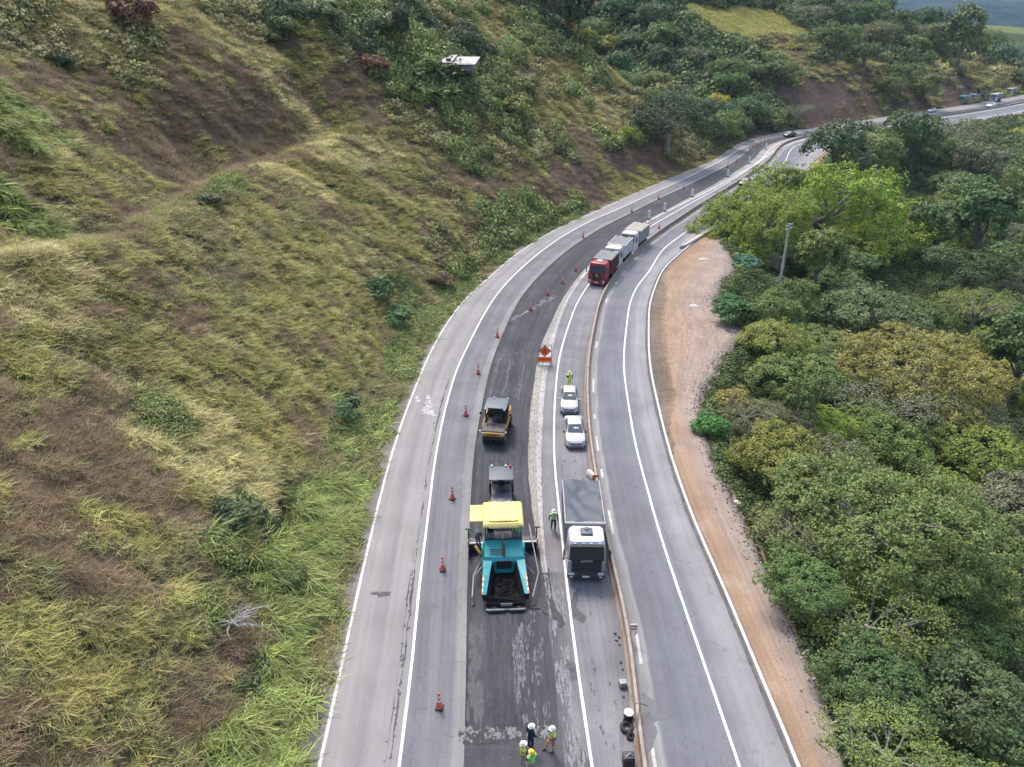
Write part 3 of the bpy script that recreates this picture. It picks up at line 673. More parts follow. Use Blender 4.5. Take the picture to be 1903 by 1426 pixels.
# kerb, rising concrete apron
M_kerb = mat('white_kerb', (.60, .58, .55), .8, var=.15, scale=3, dirt=.5)
def sweep(name, f, prof, s0, s1, mats_, step=1.0, mi=None, wob=0.):
    s = np.arange(s0, s1 + .001, step); mb = MB(); rings = []
    for k, (du, z) in enumerate(prof):
        p = so(s, f(s) + du); rings.append(np.concatenate([p, np.full((len(s), 1), z)], 1))
    n = len(prof); V = np.stack(rings, 1).reshape(-1, 3)
    for i in range(len(s) - 1):
        pass
    mb.v = [tuple(v) for v in V]; m_ = len(s)
    for i in range(m_ - 1):
        for k in range(n - 1):
            mb.f.append((i * n + k, i * n + k + 1, (i + 1) * n + k + 1, (i + 1) * n + k)); mb.m.append(mi[k] if mi else 0)
    mb.f += [tuple(range(n)), tuple(range((m_ - 1) * n, m_ * n))]; mb.m += [0, 0]
    return mb.build(name, mats_)
tag(sweep('kerb', oI, [(-.10, -.02), (-.09, .13), (-.06, .15), (.09, .15), (.11, .13), (.12, -.05)], S0, 420, [M_kerb, mat('dirty_kerb', (.30, .28, .25), .9)], mi=[1, 0, 0, 0, 1]), kind='structure')
strip('road_gutter', plus(oI, -.34), plus(oI, -.11), S0, 420, mat('gutter_grime', (.10, .097, .098), .9, var=.3, scale=2), .004, wob=.12)
a_ = [at(*p) for p in ((1263, 463), (1276, 459), (1334, 424), (1326, 421))]
mb = MB(); V = [(*p, .0) for p in a_] + [(*p, .42) for p in a_]
mb.add(V, [(0, 1, 2, 3), (4, 5, 6, 7), (0, 1, 5, 4), (1, 2, 6, 5), (2, 3, 7, 6), (3, 0, 4, 7)])
tag(mb.build('concrete_kerb', mat('pale_concrete', (.42, .40, .37), .85, var=.15, dirt=.3)), kind='structure')
# concrete median barrier
m, t, b = new_mat('barrier_concrete'); N = t.nodes; L = t.links
tc = N.new('ShaderNodeTexCoord'); sx = N.new('ShaderNodeSeparateXYZ'); L.new(tc.outputs['Object'], sx.inputs[0])
n1 = N.new('ShaderNodeTexNoise'); n1.inputs['Scale'].default_value = .55; n1.inputs['Detail'].default_value = 8; n1.inputs['Roughness'].default_value = .65; L.new(tc.outputs['Object'], n1.inputs['Vector'])
cr = N.new('ShaderNodeValToRGB'); e = cr.color_ramp.elements; e[0].position = .36; e[0].color = (.31, .26, .22, 1); e[1].position = .70; e[1].color = (.17, .11, .07, 1); k = e.new(.55); k.color = (.26, .19, .145, 1)
L.new(n1.outputs[0], cr.inputs[0]); L.new(cr.outputs[0], b.inputs['Base Color']); b.inputs['Roughness'].default_value = .9
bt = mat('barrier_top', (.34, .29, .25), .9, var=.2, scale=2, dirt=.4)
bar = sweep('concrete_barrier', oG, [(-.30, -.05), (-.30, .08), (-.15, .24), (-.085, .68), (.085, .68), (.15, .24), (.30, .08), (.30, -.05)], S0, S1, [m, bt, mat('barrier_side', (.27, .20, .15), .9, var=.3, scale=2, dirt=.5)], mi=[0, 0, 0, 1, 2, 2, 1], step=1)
tag(bar, 'long rust-stained concrete barrier running down the median between the two carriageways', 'barrier')
for s_ in np.arange(20.3, 240, 6.0):
    p, t_ = so(np.array([s_]), np.array([oG(s_)]))[0], tan_at(s_); mb = MB()
    mb.box((*p, .34), (.19, .03, .695), rot=(0, 0, math.atan2(t_[1], t_[0]) - math.pi / 2)); mb.build('joint', mat('joint_dark', (.05, .045, .04), .9), bar)
# far wooded hills on the skyline
HILLM, t, b = new_mat('wooded_hill'); N = t.nodes; L = t.links
tc = N.new('ShaderNodeTexCoord'); n1 = N.new('ShaderNodeTexNoise'); n1.inputs['Scale'].default_value = .012; n1.inputs['Detail'].default_value = 9; n1.inputs['Roughness'].default_value = .75; L.new(tc.outputs['Object'], n1.inputs['Vector'])
cr = N.new('ShaderNodeValToRGB'); e = cr.color_ramp.elements; e[0].position = .38; e[0].color = (.008, .022, .030, 1); e[1].position = .66; e[1].color = (.060, .090, .075, 1); L.new(n1.outputs[0], cr.inputs[0]); L.new(cr.outputs[0], b.inputs['Base Color']); b.inputs['Roughness'].default_value = 1; b.inputs['Specular IOR Level'].default_value = 0
xs = np.linspace(200, 7000, 300); rows = []
for k, (D_, z_, am) in enumerate(((1150, -14, 4), (1400, -4, 10), (1750, 12, 14), (2150, 30, 16), (2600, 48, 14), (3100, 66, 9), (3500, 40, 10))):
    az = np.linspace(R(14), R(62), 300); hgt = z_ + am * 2 * (fnoise(az * 9 + k * .35, az * 0 + k * .5, 40, 4) - .5) + 5 * (fnoise(az * 160, az * 0 + k, 44, 3) - .5)
    dd = D_ * (1 + .08 * (fnoise(az * 12, az * 0 + k, 46) - .5)); rows.append(np.stack([np.sin(az) * dd, np.cos(az) * dd, hgt], 1))
V = np.concatenate(rows); n = 300; Q = []
for k in range(len(rows) - 1):
    i = np.arange(n - 1); Q.append(np.stack([k * n + i, k * n + i + 1, (k + 1) * n + i + 1, (k + 1) * n + i], 1))
tag(link('hills', np_mesh('hills', V, np.concatenate(Q), [HILLM], smooth=True)), kind='structure')
# (the wooded hills: blue of distance and relief shading put into the woodland colour)
# the air: everything inside one box of thin haze, the sky outside it
mb = MB(); mb.box(((GX[0] + GX[-1]) / 2, (GY[0] + GY[-1]) / 2, 80), (GX[-1] - GX[0] + 40, GY[-1] - GY[0] + 40, 300)); hz = mb.build('haze', [])
m = bpy.data.materials.new('haze'); m.use_nodes = True; m.node_tree.nodes.clear(); ou = m.node_tree.nodes.new('ShaderNodeOutputMaterial'); pv = m.node_tree.nodes.new('ShaderNodeVolumePrincipled')
pv.inputs['Color'].default_value = (.56, .74, 1, 1); pv.inputs['Density'].default_value = .95e-4; m.node_tree.links.new(pv.outputs[0], ou.inputs['Volume']); hz.data.materials.append(m); tag(hz, kind='stuff')

# ---------------------------------------------------------------- foliage meshes
LEAF = leaf_mat('tree_leaves', 'object', transl=.2, lo=.55, hi=1.5)
GRASSM = leaf_mat('grass_blades', 'instancer', rough=.6, transl=.25, lo=.42, hi=1.65)
BARK = mat('bark', (.17, .145, .115), .95, var=.35, scale=3)
BARKG = mat('grey_bark', (.30, .275, .24), .95, var=.3, scale=3)
def unit(v): return v / (np.linalg.norm(v, axis=-1, keepdims=True) + 1e-9)
def leaf_quads(P, Nn, size, r_, asp=1.7):
    """one leaf-shaped quad at each point, lying across the normal Nn"""
    n = len(P); a = unit(np.cross(Nn, r_.normal(size=(n, 3)))); b2 = np.cross(Nn, a)
    L_ = size * r_.uniform(.6, 1.35, (n, 1)); W_ = L_ / asp
    V = np.stack([P - a * L_ * .5, P + b2 * W_ * .5 + Nn * L_ * .06, P + a * L_ * .5, P - b2 * W_ * .5 + Nn * L_ * .06], 1).reshape(-1, 3)
    return V, np.arange(n * 4).reshape(n, 4)
def crown_mesh(name, lobes, nclump, per, leaf, crad, seed, under=-.25, fill=.0):
    r_ = np.random.default_rng(seed); lobes = np.array(lobes, float)
    wgt = (lobes[:, 3] * lobes[:, 4] + lobes[:, 3] * lobes[:, 5]); wgt /= wgt.sum()
    P = []; Nn = []; var = []
    while len(P) < nclump:
        l = lobes[r_.choice(len(lobes), p=wgt)]; d = unit(r_.normal(size=3)); d[2] = d[2] if d[2] > under else -d[2] * .5
        d = unit(d); rad = r_.uniform(.80, 1.06) if r_.random() > fill else r_.uniform(.35, .8)
        if r_.random() < .17: rad = r_.uniform(1.04, 1.34)
        gp_ = l[:3] + d * l[3:]
        if float(vnoise(gp_[0] * .8 + seed, gp_[1] * .8 + gp_[2] * 1.1, seed)) < .27: continue
        p = l[:3] + d * l[3:] * rad
        q = (p - lobes[:, :3]) / lobes[:, 3:]
        if (np.linalg.norm(q, axis=1) < .72).sum() > (1 if rad < .8 else 0): continue
        P.append(p); Nn.append(unit(d / l[3:] + np.array([0, 0, .25 / l[5]]))); var.append(r_.random())
    P = np.array(P); Nn = np.array(Nn); var = np.array(var)
    k = np.repeat(np.arange(nclump), per); n = len(k)
    cr_ = crad * r_.uniform(.6, 1.3, nclump)[k][:, None]
    o = r_.normal(size=(n, 3)); o = unit(o) * r_.random((n, 1)) ** .5
    o = o - Nn[k] * (o * Nn[k]).sum(1, keepdims=True) * .55
    bulge = Nn[k] * (1 - np.linalg.norm(o, axis=1, keepdims=True) ** 2) * .35
    pts = P[k] + (o + bulge) * cr_
    nn = unit(Nn[k] * .75 + o * .5 + r_.normal(size=(n, 3)) * .42 + np.array([0, 0, .2]))
    V, Q = leaf_quads(pts, nn, leaf, r_)
    lv = np.clip(.55 * var[k] + .45 * r_.random(n), 0, 1)
    return np_mesh(name, V, Q, [LEAF], fattr=lv)
def trunk_mesh(name, h, r0, limbs, seed, m_, lean=.3, twigs=0, spread=4):
    r_ = random.Random(seed); mb = MB(); top = Vector((r_.uniform(-lean, lean), r_.uniform(-lean, lean), h))
    pts = [Vector((0, 0, -1.5)), Vector((0, 0, 0)), top * .5 + Vector((r_.uniform(-.2, .2), r_.uniform(-.2, .2), 0)), top]
    mb.tube(pts, [r0 * 1.35, r0 * 1.1, r0 * .8, r0 * .55], 8)
    for x, y, z in limbs:
        e = Vector((x, y, z)); a = top * r_.uniform(.55, .95); mid = a.lerp(e, .5) + Vector((r_.uniform(-.4, .4), r_.uniform(-.4, .4), r_.uniform(.1, .7)))
        mb.tube([a, mid, e], [r0 * .45, r0 * .28, r0 * .1], 6)
        for _ in range(twigs):
            b2 = mid.lerp(e, r_.random()); c = e + Vector((r_.uniform(-1, 1), r_.uniform(-1, 1), r_.uniform(-.2, .9))) * spread * .4
            mb.tube([b2, b2.lerp(c, .5) + Vector((r_.uniform(-.3, .3), r_.uniform(-.3, .3), r_.uniform(0, .4))), c], [r0 * .16, r0 * .12, r0 * .05], 4)
    return mb.mesh(name, [m_])
def lobes_round(r_, R0, Hc, n, flat=1.0, sp=.55):
    out = [(0, 0, Hc, R0 * .72, R0 * .72, R0 * .6 * flat)]
    for k in range(n):
        a = 2 * math.pi * (k + r_.uniform(-.45, .45)) / n; d = R0 * r_.uniform(sp - .18, sp + .20); rr = R0 * r_.uniform(.22, .48)
        out.append((d * math.cos(a), d * math.sin(a), Hc + R0 * flat * r_.uniform(-.42, .42), rr, rr, rr * .8 * max(flat, .6)))
    return out
KIND = {}
def make_kind(key, R0, Hc, Ht, nl, flat, sp, ncl, per, leaf, crad, seeds, bark, twigs=0, under=-.25, fill=0.):
    KIND[key] = []
    for sd in seeds:
        r_ = random.Random(sd); lb = lobes_round(r_, R0, Hc, nl, flat, sp)
        cm = crown_mesh('crown', lb, ncl, per, leaf, crad, sd, under, fill)
        lm = crown_mesh('crown', lb, max(60, int(ncl * .6)), max(8, int(per * .6)), leaf * 1.4, crad * 1.15, sd, under, fill)
        tm = trunk_mesh('trunk', Ht, R0 * .055 + .05, [(l[0] * .92, l[1] * .92, l[2] + l[5] * .25) for l in lb[1:]], sd, bark, twigs=twigs, spread=R0 * .5)
        KIND[key].append((cm, lm, tm, R0, Hc))
#         key      R0  Hc   Ht  lobes flat  sp  clumps per leaf crad
make_kind('broad', 5.0, 5.0, 4.2, 11, .74, .60, 640, 30, .25, .60, (11, 12, 13), BARK)
make_kind('giant', 8.5, 6.4, 6, 15, .78, .66, 1700, 28, .25, .66, (71, 72, 73), BARKG, twigs=3, fill=.06)
make_kind('umbrella', 6.0, 6.2, 5.4, 11, .36, .66, 760, 22, .32, .62, (21, 22), BARK, under=-.1)
make_kind('round', 4.0, 4.8, 3.8, 9, .95, .54, 480, 28, .25, .56, (31, 32, 33), BARK)
make_kind('tall', 3.0, 6.6, 5.5, 8, 1.5, .45, 420, 22, .33, .55, (41, 42), BARK)
make_kind('twiggy', 5.0, 4.8, 4.2, 10, .68, .62, 430, 17, .22, .75, (51, 52), BARKG, twigs=9, fill=.25)
make_kind('bush', 1.8, 1.2, .9, 6, .75, .5, 150, 22, .26, .42, (61, 62, 63), BARK)
NTREE = {}
TREES = []
def tree(kind, x, y, scale, rgb, label, cat='tree', group=None, name=None, z=None, rz=None, vz=1.0, seed=None):
    k = KIND[kind]; i = (seed if seed is not None else len(TREES)) % len(k); cm, lm, tm, R0, Hc = k[i]
    dist = math.hypot(x, y)
    zz = float(ground(x, y)) - .15 if z is None else z
    nm = name or {'bush': 'shrub'}.get(kind, 'tree')
    o = root(nm, (x, y, zz), random.uniform(0, 6.28) if rz is None else rz, label, cat, group)
    o.scale = (scale, scale, scale * vz)
    t_ = link('trunk', tm, o); c = link('crown', lm if dist > 150 else cm, o)
    j = 1 + random.uniform(-.10, .10); j *= 1.75 if x > 20 and y < 210 else 1.95; c.color = (rgb[0] * j * random.uniform(.91, 1.10), rgb[1] * j * random.uniform(.95, 1.06), rgb[2] * j * random.uniform(.88, 1.12), 1)
    TREES.append((o, x, y, scale * R0, zz + Hc * scale)); return o
# colours of foliage
DKG, BLG, OLV, YLG, BRG, GRY, MID, OYL = (.060, .090, .030), (.058, .094, .042), (.100, .126, .036), (.135, .160, .036), (.160, .212, .032), (.105, .115, .058), (.085, .122, .036), (.175, .165, .045)
def crown_at(px, py, wpx, kind, rgb, label, vz=1.0, group=None, cat='tree', name=None, lift=1.0):
    if rgb == BRG and wpx > 120: lift = .45
    elif rgb == YLG and py < 500: lift = .5
    """a tree whose crown stands where the sight line meets crown height; size from its breadth"""
    k = KIND[kind][0]; R0, Hc = k[3], k[4]; sc_ = 1.0
    for _ in range(4):
        p = hit(px, py, Hc * sc_ * vz * lift); dpt = p[1] * cp - (p[2] + Hc * sc_ * vz - CAM_H) * sp
        sc_ = wpx / FPX * dpt / (2 * R0 * .98)
    if kind == 'broad' and sc_ > 1.55:
        sc_ *= R0 / 8.5; kind = 'giant'; vz *= 1.05
    return tree(kind, p[0], p[1], sc_, rgb, label, vz=vz, group=group, cat=cat, name=name, z=p[2] - .15 - max(0, 1 - lift) * KIND[kind][0][4] * sc_ * vz * (.9 if cat == 'tree' and lift < .58 else 0))
V_ = 'valley side'
hand = [
 (1412, 416, 205, 'broad', BRG, 'bright lime-green domed tree at the tip of the dirt apron', 1.2),
 (1545, 372, 250, 'broad', BRG, 'widest bright lime-green domed tree behind the utility pole', 1.15),
 (1655, 428, 200, 'broad', BRG, 'lime-green tree outermost of the bright domed group', .9),
 (1462, 334, 80, 'broad', OLV, 'dull olive tree between the barrier road and the bright lime-green trees', 1.),
 (1585, 462, 150, 'broad', BRG, 'small bright lime-green tree just past the utility pole crossarm', .9),
 (1557, 265, 120, 'round', BLG, 'dark bluish-green round tree beside the gap where the far carriageway shows', 1.),
 (1705, 250, 110, 'round', DKG, 'dark green round tree hiding the far road below the distant trucks', 1.),
 (1655, 262, 90, 'broad', MID, 'mid green tree below the far road', 1.),
 (1790, 245, 90, 'twiggy', GRY, 'grey feathery tree below the pale far verge', 1.),
 (1835, 290, 70, 'broad', GRY, 'grey-green tree at the edge of the far yellow meadow', 1.),
 (1700, 668, 270, 'broad', OYL, 'large olive-yellow dome-shaped tree in the middle of the valley woods', .85),
 (1835, 690, 130, 'broad', OYL, 'olive-yellow tree next outward from the large dome-shaped one', .8),
 (1445, 628, 130, 'broad', YLG, 'yellowish tree at the lower corner of the dirt apron', .9),
 (1470, 705, 150, 'broad', OLV, 'olive tree beside the dirt apron level with the orange sign', 1.),
 (1355, 745, 70, 'bush', OYL, 'yellow-green bush on the rim of the dirt level with the white cars', 1.),
 (1325, 790, 60, 'bush', (.06, .13, .035), 'fresh green bush hanging over the dirt rim below the white cars', 1.),
 (1440, 850, 160, 'broad', YLG, 'yellow-green tree by the dirt level with the tyre roller', 1.),
 (1530, 790, 120, 'broad', BRG, 'bright green low tree between grey twiggy ones', .7),
 (1390, 770, 120, 'twiggy', GRY, 'grey bare-twigged tree by the dirt level with the white cars', .9),
 (1650, 745, 200, 'twiggy', GRY, 'wide grey twiggy tree in front of the olive-yellow dome tree', .8),
 (1780, 770, 180, 'twiggy', GRY, 'grey twiggy tree outward of the wide grey twiggy tree', .8),
 (1640, 940, 400, 'broad', (.098, .126, .036), 'largest olive-green tree above the valley side level with the tarped truck', .95),
 (1500, 985, 210, 'twiggy', (.100, .112, .042), 'olive tree with bare branches leaning over the gravel rim', .9),
 (1640, 815, 170, 'broad', OLV, 'rounded olive tree above the largest crown', .9),
 (1830, 850, 190, 'broad', YLG, 'yellow-green tree beyond the largest olive-green crown', .9),
 (1800, 1010, 230, 'broad', (.085, .102, .034), 'olive-green tree outward of the largest crown', .9),
 (1490, 1075, 150, 'broad', (.075, .112, .034), 'dark fresh green tree on the gravel rim level with the paver', .9),
 (1610, 1150, 230, 'twiggy', OLV, 'olive tree with pale bare limbs level with the paver hopper', .9),
 (1760, 1165, 230, 'broad', MID, 'mid green tree outward of the pale-limbed tree', .9),
 (1620, 1265, 190, 'broad', (.062, .085, .030), 'green tree by the dirt rim below the pale-limbed tree', .9),
 (1790, 1300, 260, 'broad', (.072, .090, .032), 'broad dark olive tree level with the four workers', .9),
 (1650, 1395, 220, 'twiggy', OLV, 'leafy olive tree with bare twigs beside the end of the dirt strip', .85),
 (1880, 1420, 220, 'broad', MID, 'mid green tree outward of the leafy twig tree', .9),
 (1900, 1150, 190, 'broad', OLV, 'olive crown cut by the picture edge level with the paver', .9),
 (1470, 545, 95, 'round', MID, 'small round green tree beside the grassy tongue past the pole', .8),
 (1540, 485, 130, 'broad', MID, 'mid green tree in front of the utility pole top', .9),
 (1615, 575, 190, 'broad', (.075, .105, .045), 'wide soft green tree below the bright lime-green trees', .8),
 (1560, 530, 120, 'round', MID, 'rounded green tree between the pole and the wide soft green tree', .8),
 (1540, 640, 130, 'broad', OLV, 'olive tree above the dirt apron corner', .8),
 (1600, 660, 110, 'broad', MID, 'green tree touching the large dome-shaped tree', .8),
 (1800, 500, 130, 'broad', DKG, 'dark green tree beyond the lime-green group', 1.),
 (1830, 400, 120, 'tall', DKG, 'tall dark tree in the shaded valley woods', 1.),
 (1745, 420, 110, 'round', DKG, 'dark round tree right behind the lime-green group', 1.),
 (1820, 570, 140, 'twiggy', OLV, 'brownish olive tree beyond the wide soft green tree', .9),
 (1390, 488, 50, 'bush', (.10, .16, .10), 'pale blue-green bush at the foot of the utility pole', 1.),
 (1430, 485, 50, 'bush', (.14, .125, .095), 'dry greyish bush beside the pale blue-green bush', 1.),
 (1365, 580, 70, 'bush', (.06, .12, .04), 'fresh green bush on the grassy tongue in the dirt apron', 1.),
 (1348, 560, 45, 'bush', (.06, .12, .045), 'small green bush at the tip of the grassy tongue', 1.),
 (1312, 120 + 660, 40, 'bush', (.05, .11, .035), 'dark green shrub at the narrowest point of the dirt', 1.),
]
hb = at(1296, 318); hs, ho = frame(hb[0], hb[1]); hb = so(hs, oA(hs) - 6.5)[0]
tree('giant', hb[0], hb[1], 1.18, (.034, .052, .020), 'dark green spreading tree overhanging the road edge before the far bend', vz=1.0)
for h in hand:
    crown_at(h[0], h[1], h[2], h[3], h[4], h[5], vz=h[6], cat='bush' if h[3] == 'bush' else 'tree')
# shrubs and small trees on the cut slope
slope = [
 (745, 75, 38, 'tall', (.030, .048, .026), 'dark slender conifer beside the hillside house', 1.5, 'tree'),
 (875, 88, 48, 'round', (.045, .070, .040), 'dark round tree behind the house roof', 1., 'tree'),
 (690, 125, 52, 'bush', (.11, .06, .045), 'reddish-brown dry shrub below the hillside house', 1., 'shrub'),
 (247, 32, 80, 'bush', (.10, .055, .045), 'large reddish-brown dry shrub high on the slope', 1.1, 'shrub'),
 (705, 545, 62, 'bush', (.038, .075, .030), 'dark green bush on the slope above the road curve', 1., 'shrub'),
 (735, 590, 60, 'bush', (.050, .10, .040), 'fresh green bush below the dark bush above the road curve', .8, 'shrub'),
 (640, 770, 60, 'bush', (.05, .085, .045), 'blue-green shrub on the slope level with the tyre roller', .9, 'shrub'),
 (822, 525, 46, 'bush', (.105, .075, .05), 'brown withered shrub just above the road edge', 1., 'shrub'),
 (110, 118, 42, 'bush', (.035, .045, .025), 'dark shrub in the brown grass near the top of the slope', 1.2, 'shrub'),
 (390, 375, 50, 'bush', (.06, .078, .042), 'grey-green shrub on the bench under the brown face', .7, 'shrub'),
 (440, 960, 90, 'bush', (.045, .066, .032), 'dark green shrub low on the slope above the reeds', .7, 'shrub'),
 (530, 1080, 80, 'bush', (.055, .088, .036), 'green shrub behind the tall reeds by the road', .7, 'shrub'),
 (530, 60, 60, 'bush', (.06, .085, .035), 'green shrub beside the pale grass streak', 1., 'shrub'),
 (505, 75, 40, 'bush', (.05, .07, .03), 'small dark shrub beside the pale grass streak', 1., 'shrub'),
 (600, 25, 60, 'bush', (.10, .13, .07), 'pale green shrub near the top of the slope', 1., 'shrub'),
 (720, 55, 70, 'bush', (.09, .12, .065), 'pale leafy shrub next to the dark conifer', 1., 'shrub'),
 (1030, 15, 90, 'round', (.030, .042, .024), 'very dark tree on the crest above the road bend', 1.1, 'tree'),
 (1075, 20, 60, 'tall', (.032, .045, .028), 'tall dark tree on the crest beside the very dark one', 1., 'tree'),
 (1048, 55, 36, 'bush', (.115, .065, .05), 'reddish dry shrub on the crest under the dark trees', 1., 'shrub'),
 (795, 134, 62, 'bush', (.09, .13, .045), 'leafy bush hiding the near end of the hillside house', 1.0, 'shrub'),
 (848, 137, 60, 'bush', (.10, .13, .04), 'leafy bush under the outer end of the hillside house', 1.0, 'shrub'),
 (980, 165, 46, 'bush', (.10, .115, .04), 'olive bush on the slope right of the house'.replace('right of', 'past'), 1., 'shrub'),
 (955, 205, 60, 'bush', (.11, .125, .042), 'olive-green bush below the banana plants', 1., 'shrub'),
 (1085, 75, 50, 'bush', (.15, .165, .045), 'yellow-green bush on the crest line', 1., 'shrub'),
 (1130, 90, 50, 'bush', (.14, .15, .042), 'yellowish bush lower down the crest line', 1., 'shrub'),
 (1165, 255, 40, 'bush', (.16, .19, .05), 'light green bush on the brown road cut', 1.1, 'shrub'),
 (1235, 180, 60, 'bush', (.10, .12, .05), 'green bush at the upper edge of the brown road cut', 1., 'shrub'),
 (1330, 205, 50, 'round', (.19, .205, .028), 'yellow tree behind the dark spreading tree at the bend', 1., 'tree'),
]
for h in slope:
    crown_at(h[0], h[1], h[2], h[3], (h[4][0] * 1.15, h[4][1] * 1.08, h[4][2] * .85), h[5], vz=h[6], cat=h[7], name={'shrub': 'shrub', 'tree': 'tree'}[h[7]], lift=.6)

# the rest of the woods: each tree on its own, set where there is room
def ordinal(n): return ['first', 'second', 'third', 'fourth', 'fifth', 'sixth', 'seventh', 'eighth', 'ninth', 'tenth', 'eleventh', 'twelfth', 'thirteenth', 'fourteenth', 'fifteenth', 'sixteenth', 'seventeenth', 'eighteenth', 'nineteenth', 'twentieth'][n] if n < 20 else 'twenty-' + ordinal(n - 20)
BANDS_R = [(0, 34, 'the four workers'), (34, 44, 'the paver'), (44, 56, 'the steel roller'), (56, 72, 'the white cars'), (72, 88, 'the orange sign'), (88, 106, 'the red truck'), (106, 128, 'the utility pole'),
           (128, 160, 'the lime-green trees'), (160, 200, 'the first bend'), (200, 250, 'the tree gap'), (250, 300, 'the brown bank'), (300, 360, 'the far trucks'), (360, 700, 'the road end')]
pal_r = [(OLV, 'olive'), (MID, 'mid green'), (DKG, 'dark green'), (GRY, 'grey-green'), (YLG, 'yellow-green'), ((.092, .128, .046), 'soft green'), (BLG, 'bluish green')]
pal_w = [.22, .22, .2, .12, .07, .1, .07]
pend = []
r_ = np.random.default_rng(5)
def room(x, y, rad):
    for (_, tx, ty, tr, _) in TREES:
        if (tx - x) ** 2 + (ty - y) ** 2 < (.72 * (tr + rad)) ** 2: return False
    for q in pend:
        if (q[0] - x) ** 2 + (q[1] - y) ** 2 < (.76 * (q[2] + rad)) ** 2: return False
    return True
def inview(x, y, z, mg=.06):
    px, py, Z = project(np.array([x]), np.array([y]), np.array([z]))
    return Z[0] > 0 and -1903 * mg < px[0] < 1903 * (1 + mg) and -1426 * mg < py[0] < 1426 * (1 + mg)
# valley woods
tries = 0
while tries < 5200:
    tries += 1
    s = 14 + (r_.random() ** 1.5) * 520; e = 2.5 + (r_.random() ** 1.35) * 170
    if s > 260 and e < 5: continue
    o = float(oJ(s)) + e; x, y = so(np.array([s]), np.array([o]))[0]
    S_, O_ = frame(x, y); e2 = float(O_[0] - oJ(S_[0]))
    if e2 < 2.2: continue
    z = float(ground(x, y))
    if not inview(x, y, z + 4): continue
    dist = math.hypot(x, y)
    ppx, ppy, _ = project(np.array([x]), np.array([y]), np.array([z + 4.]))
    ppx, ppy = ppx[0], ppy[0]
    qx, qy, _ = project(np.array([x]), np.array([y]), np.array([z + 8.5]))
    if S_[0] > 335 and e2 < 75: continue
    if ppx > 1812 and 60 < ppy < 330: continue         # the far meadow
    qx, qy, _ = project(np.array([x]), np.array([y]), np.array([z + 8.5]))
    if 1500 < ppx < 1903 and 160 < qy[0] < 238 - max(0, ppx - 1500) * .04 and e2 < 60: continue                                   # the far road stays in sight
    if 1395 < ppx < 1512 and (238 < ppy < 306 or 238 < qy[0] < 306): continue
    if 1318 < ppx < 1425 and 465 < ppy < 665: continue
    if 1300 < ppx < 1730 and (310 < ppy < 505 or 310 < qy[0] < 480): continue                                   # the grassy tongue
    rad = r_.uniform(2.8, 4.8) * (1 + max(0, dist - 110) / 260)
    if e2 < rad * .75: rad = max(1.6, e2 * 1.1)
    if room(x, y, rad): pend.append((x, y, rad, S_[0], e2, 'R'))
# woods above the far bends
nR = len(pend); tries = 0
while tries < 4200:
    tries += 1
    s = r_.uniform(206, 560); d = 2.5 + (r_.random() ** 1.2) * 185
    o = float(oA(s)) - d; x, y = so(np.array([s]), np.array([o]))[0]
    S_, O_ = frame(x, y); d2 = float(-(O_[0] - oA(S_[0])))
    if d2 < 2.5 or S_[0] < 203: continue
    z = float(ground(x, y))
    if not inview(x, y, z + 4, .03): continue
    if inpoly(np.array([x]), np.array([y]), PAST)[0]: continue
    qx, qy, _ = project(np.array([x, x]), np.array([y, y]), np.array([z + 3., z + 8.]))
    if inpoly(qx, qy, [(1255, -30), (1440, -10), (1545, 70), (1440, 84), (1335, 72), (1280, 45)]).any(): continue
    if 266 < S_[0] < 318 and d2 < 15: continue
    if 318 < S_[0] < 420 and d2 < 13 and r_.random() < .85: continue
    ppx, ppy, _ = project(np.array([x]), np.array([y]), np.array([z + 4.]))
    if 1480 < ppx[0] < 1690 and 78 < ppy[0] < 125 and r_.random() < .93: continue
    rad = r_.uniform(4.0, 6.6) * (1 + max(0, math.hypot(x, y) - 250) / 500)
    if room(x, y, rad): pend.append((x, y, rad, S_[0], d2, 'L'))
print('trees', len(TREES), 'woods', nR, len(pend) - nR)
pend.sort(key=lambda q: math.hypot(q[0], q[1]))
MAXT = 300 - len([1 for t_ in TREES])
keep = pend[:]
if len(keep) > MAXT:                                # the ones that show smallest become one mass below
    keep.sort(key=lambda q: -q[2] / math.hypot(q[0], q[1], CAM_H)); far_rest = keep[MAXT:]; keep = keep[:MAXT]
else: far_rest = []
cnt = {}
keep.sort(key=lambda q: q[4])
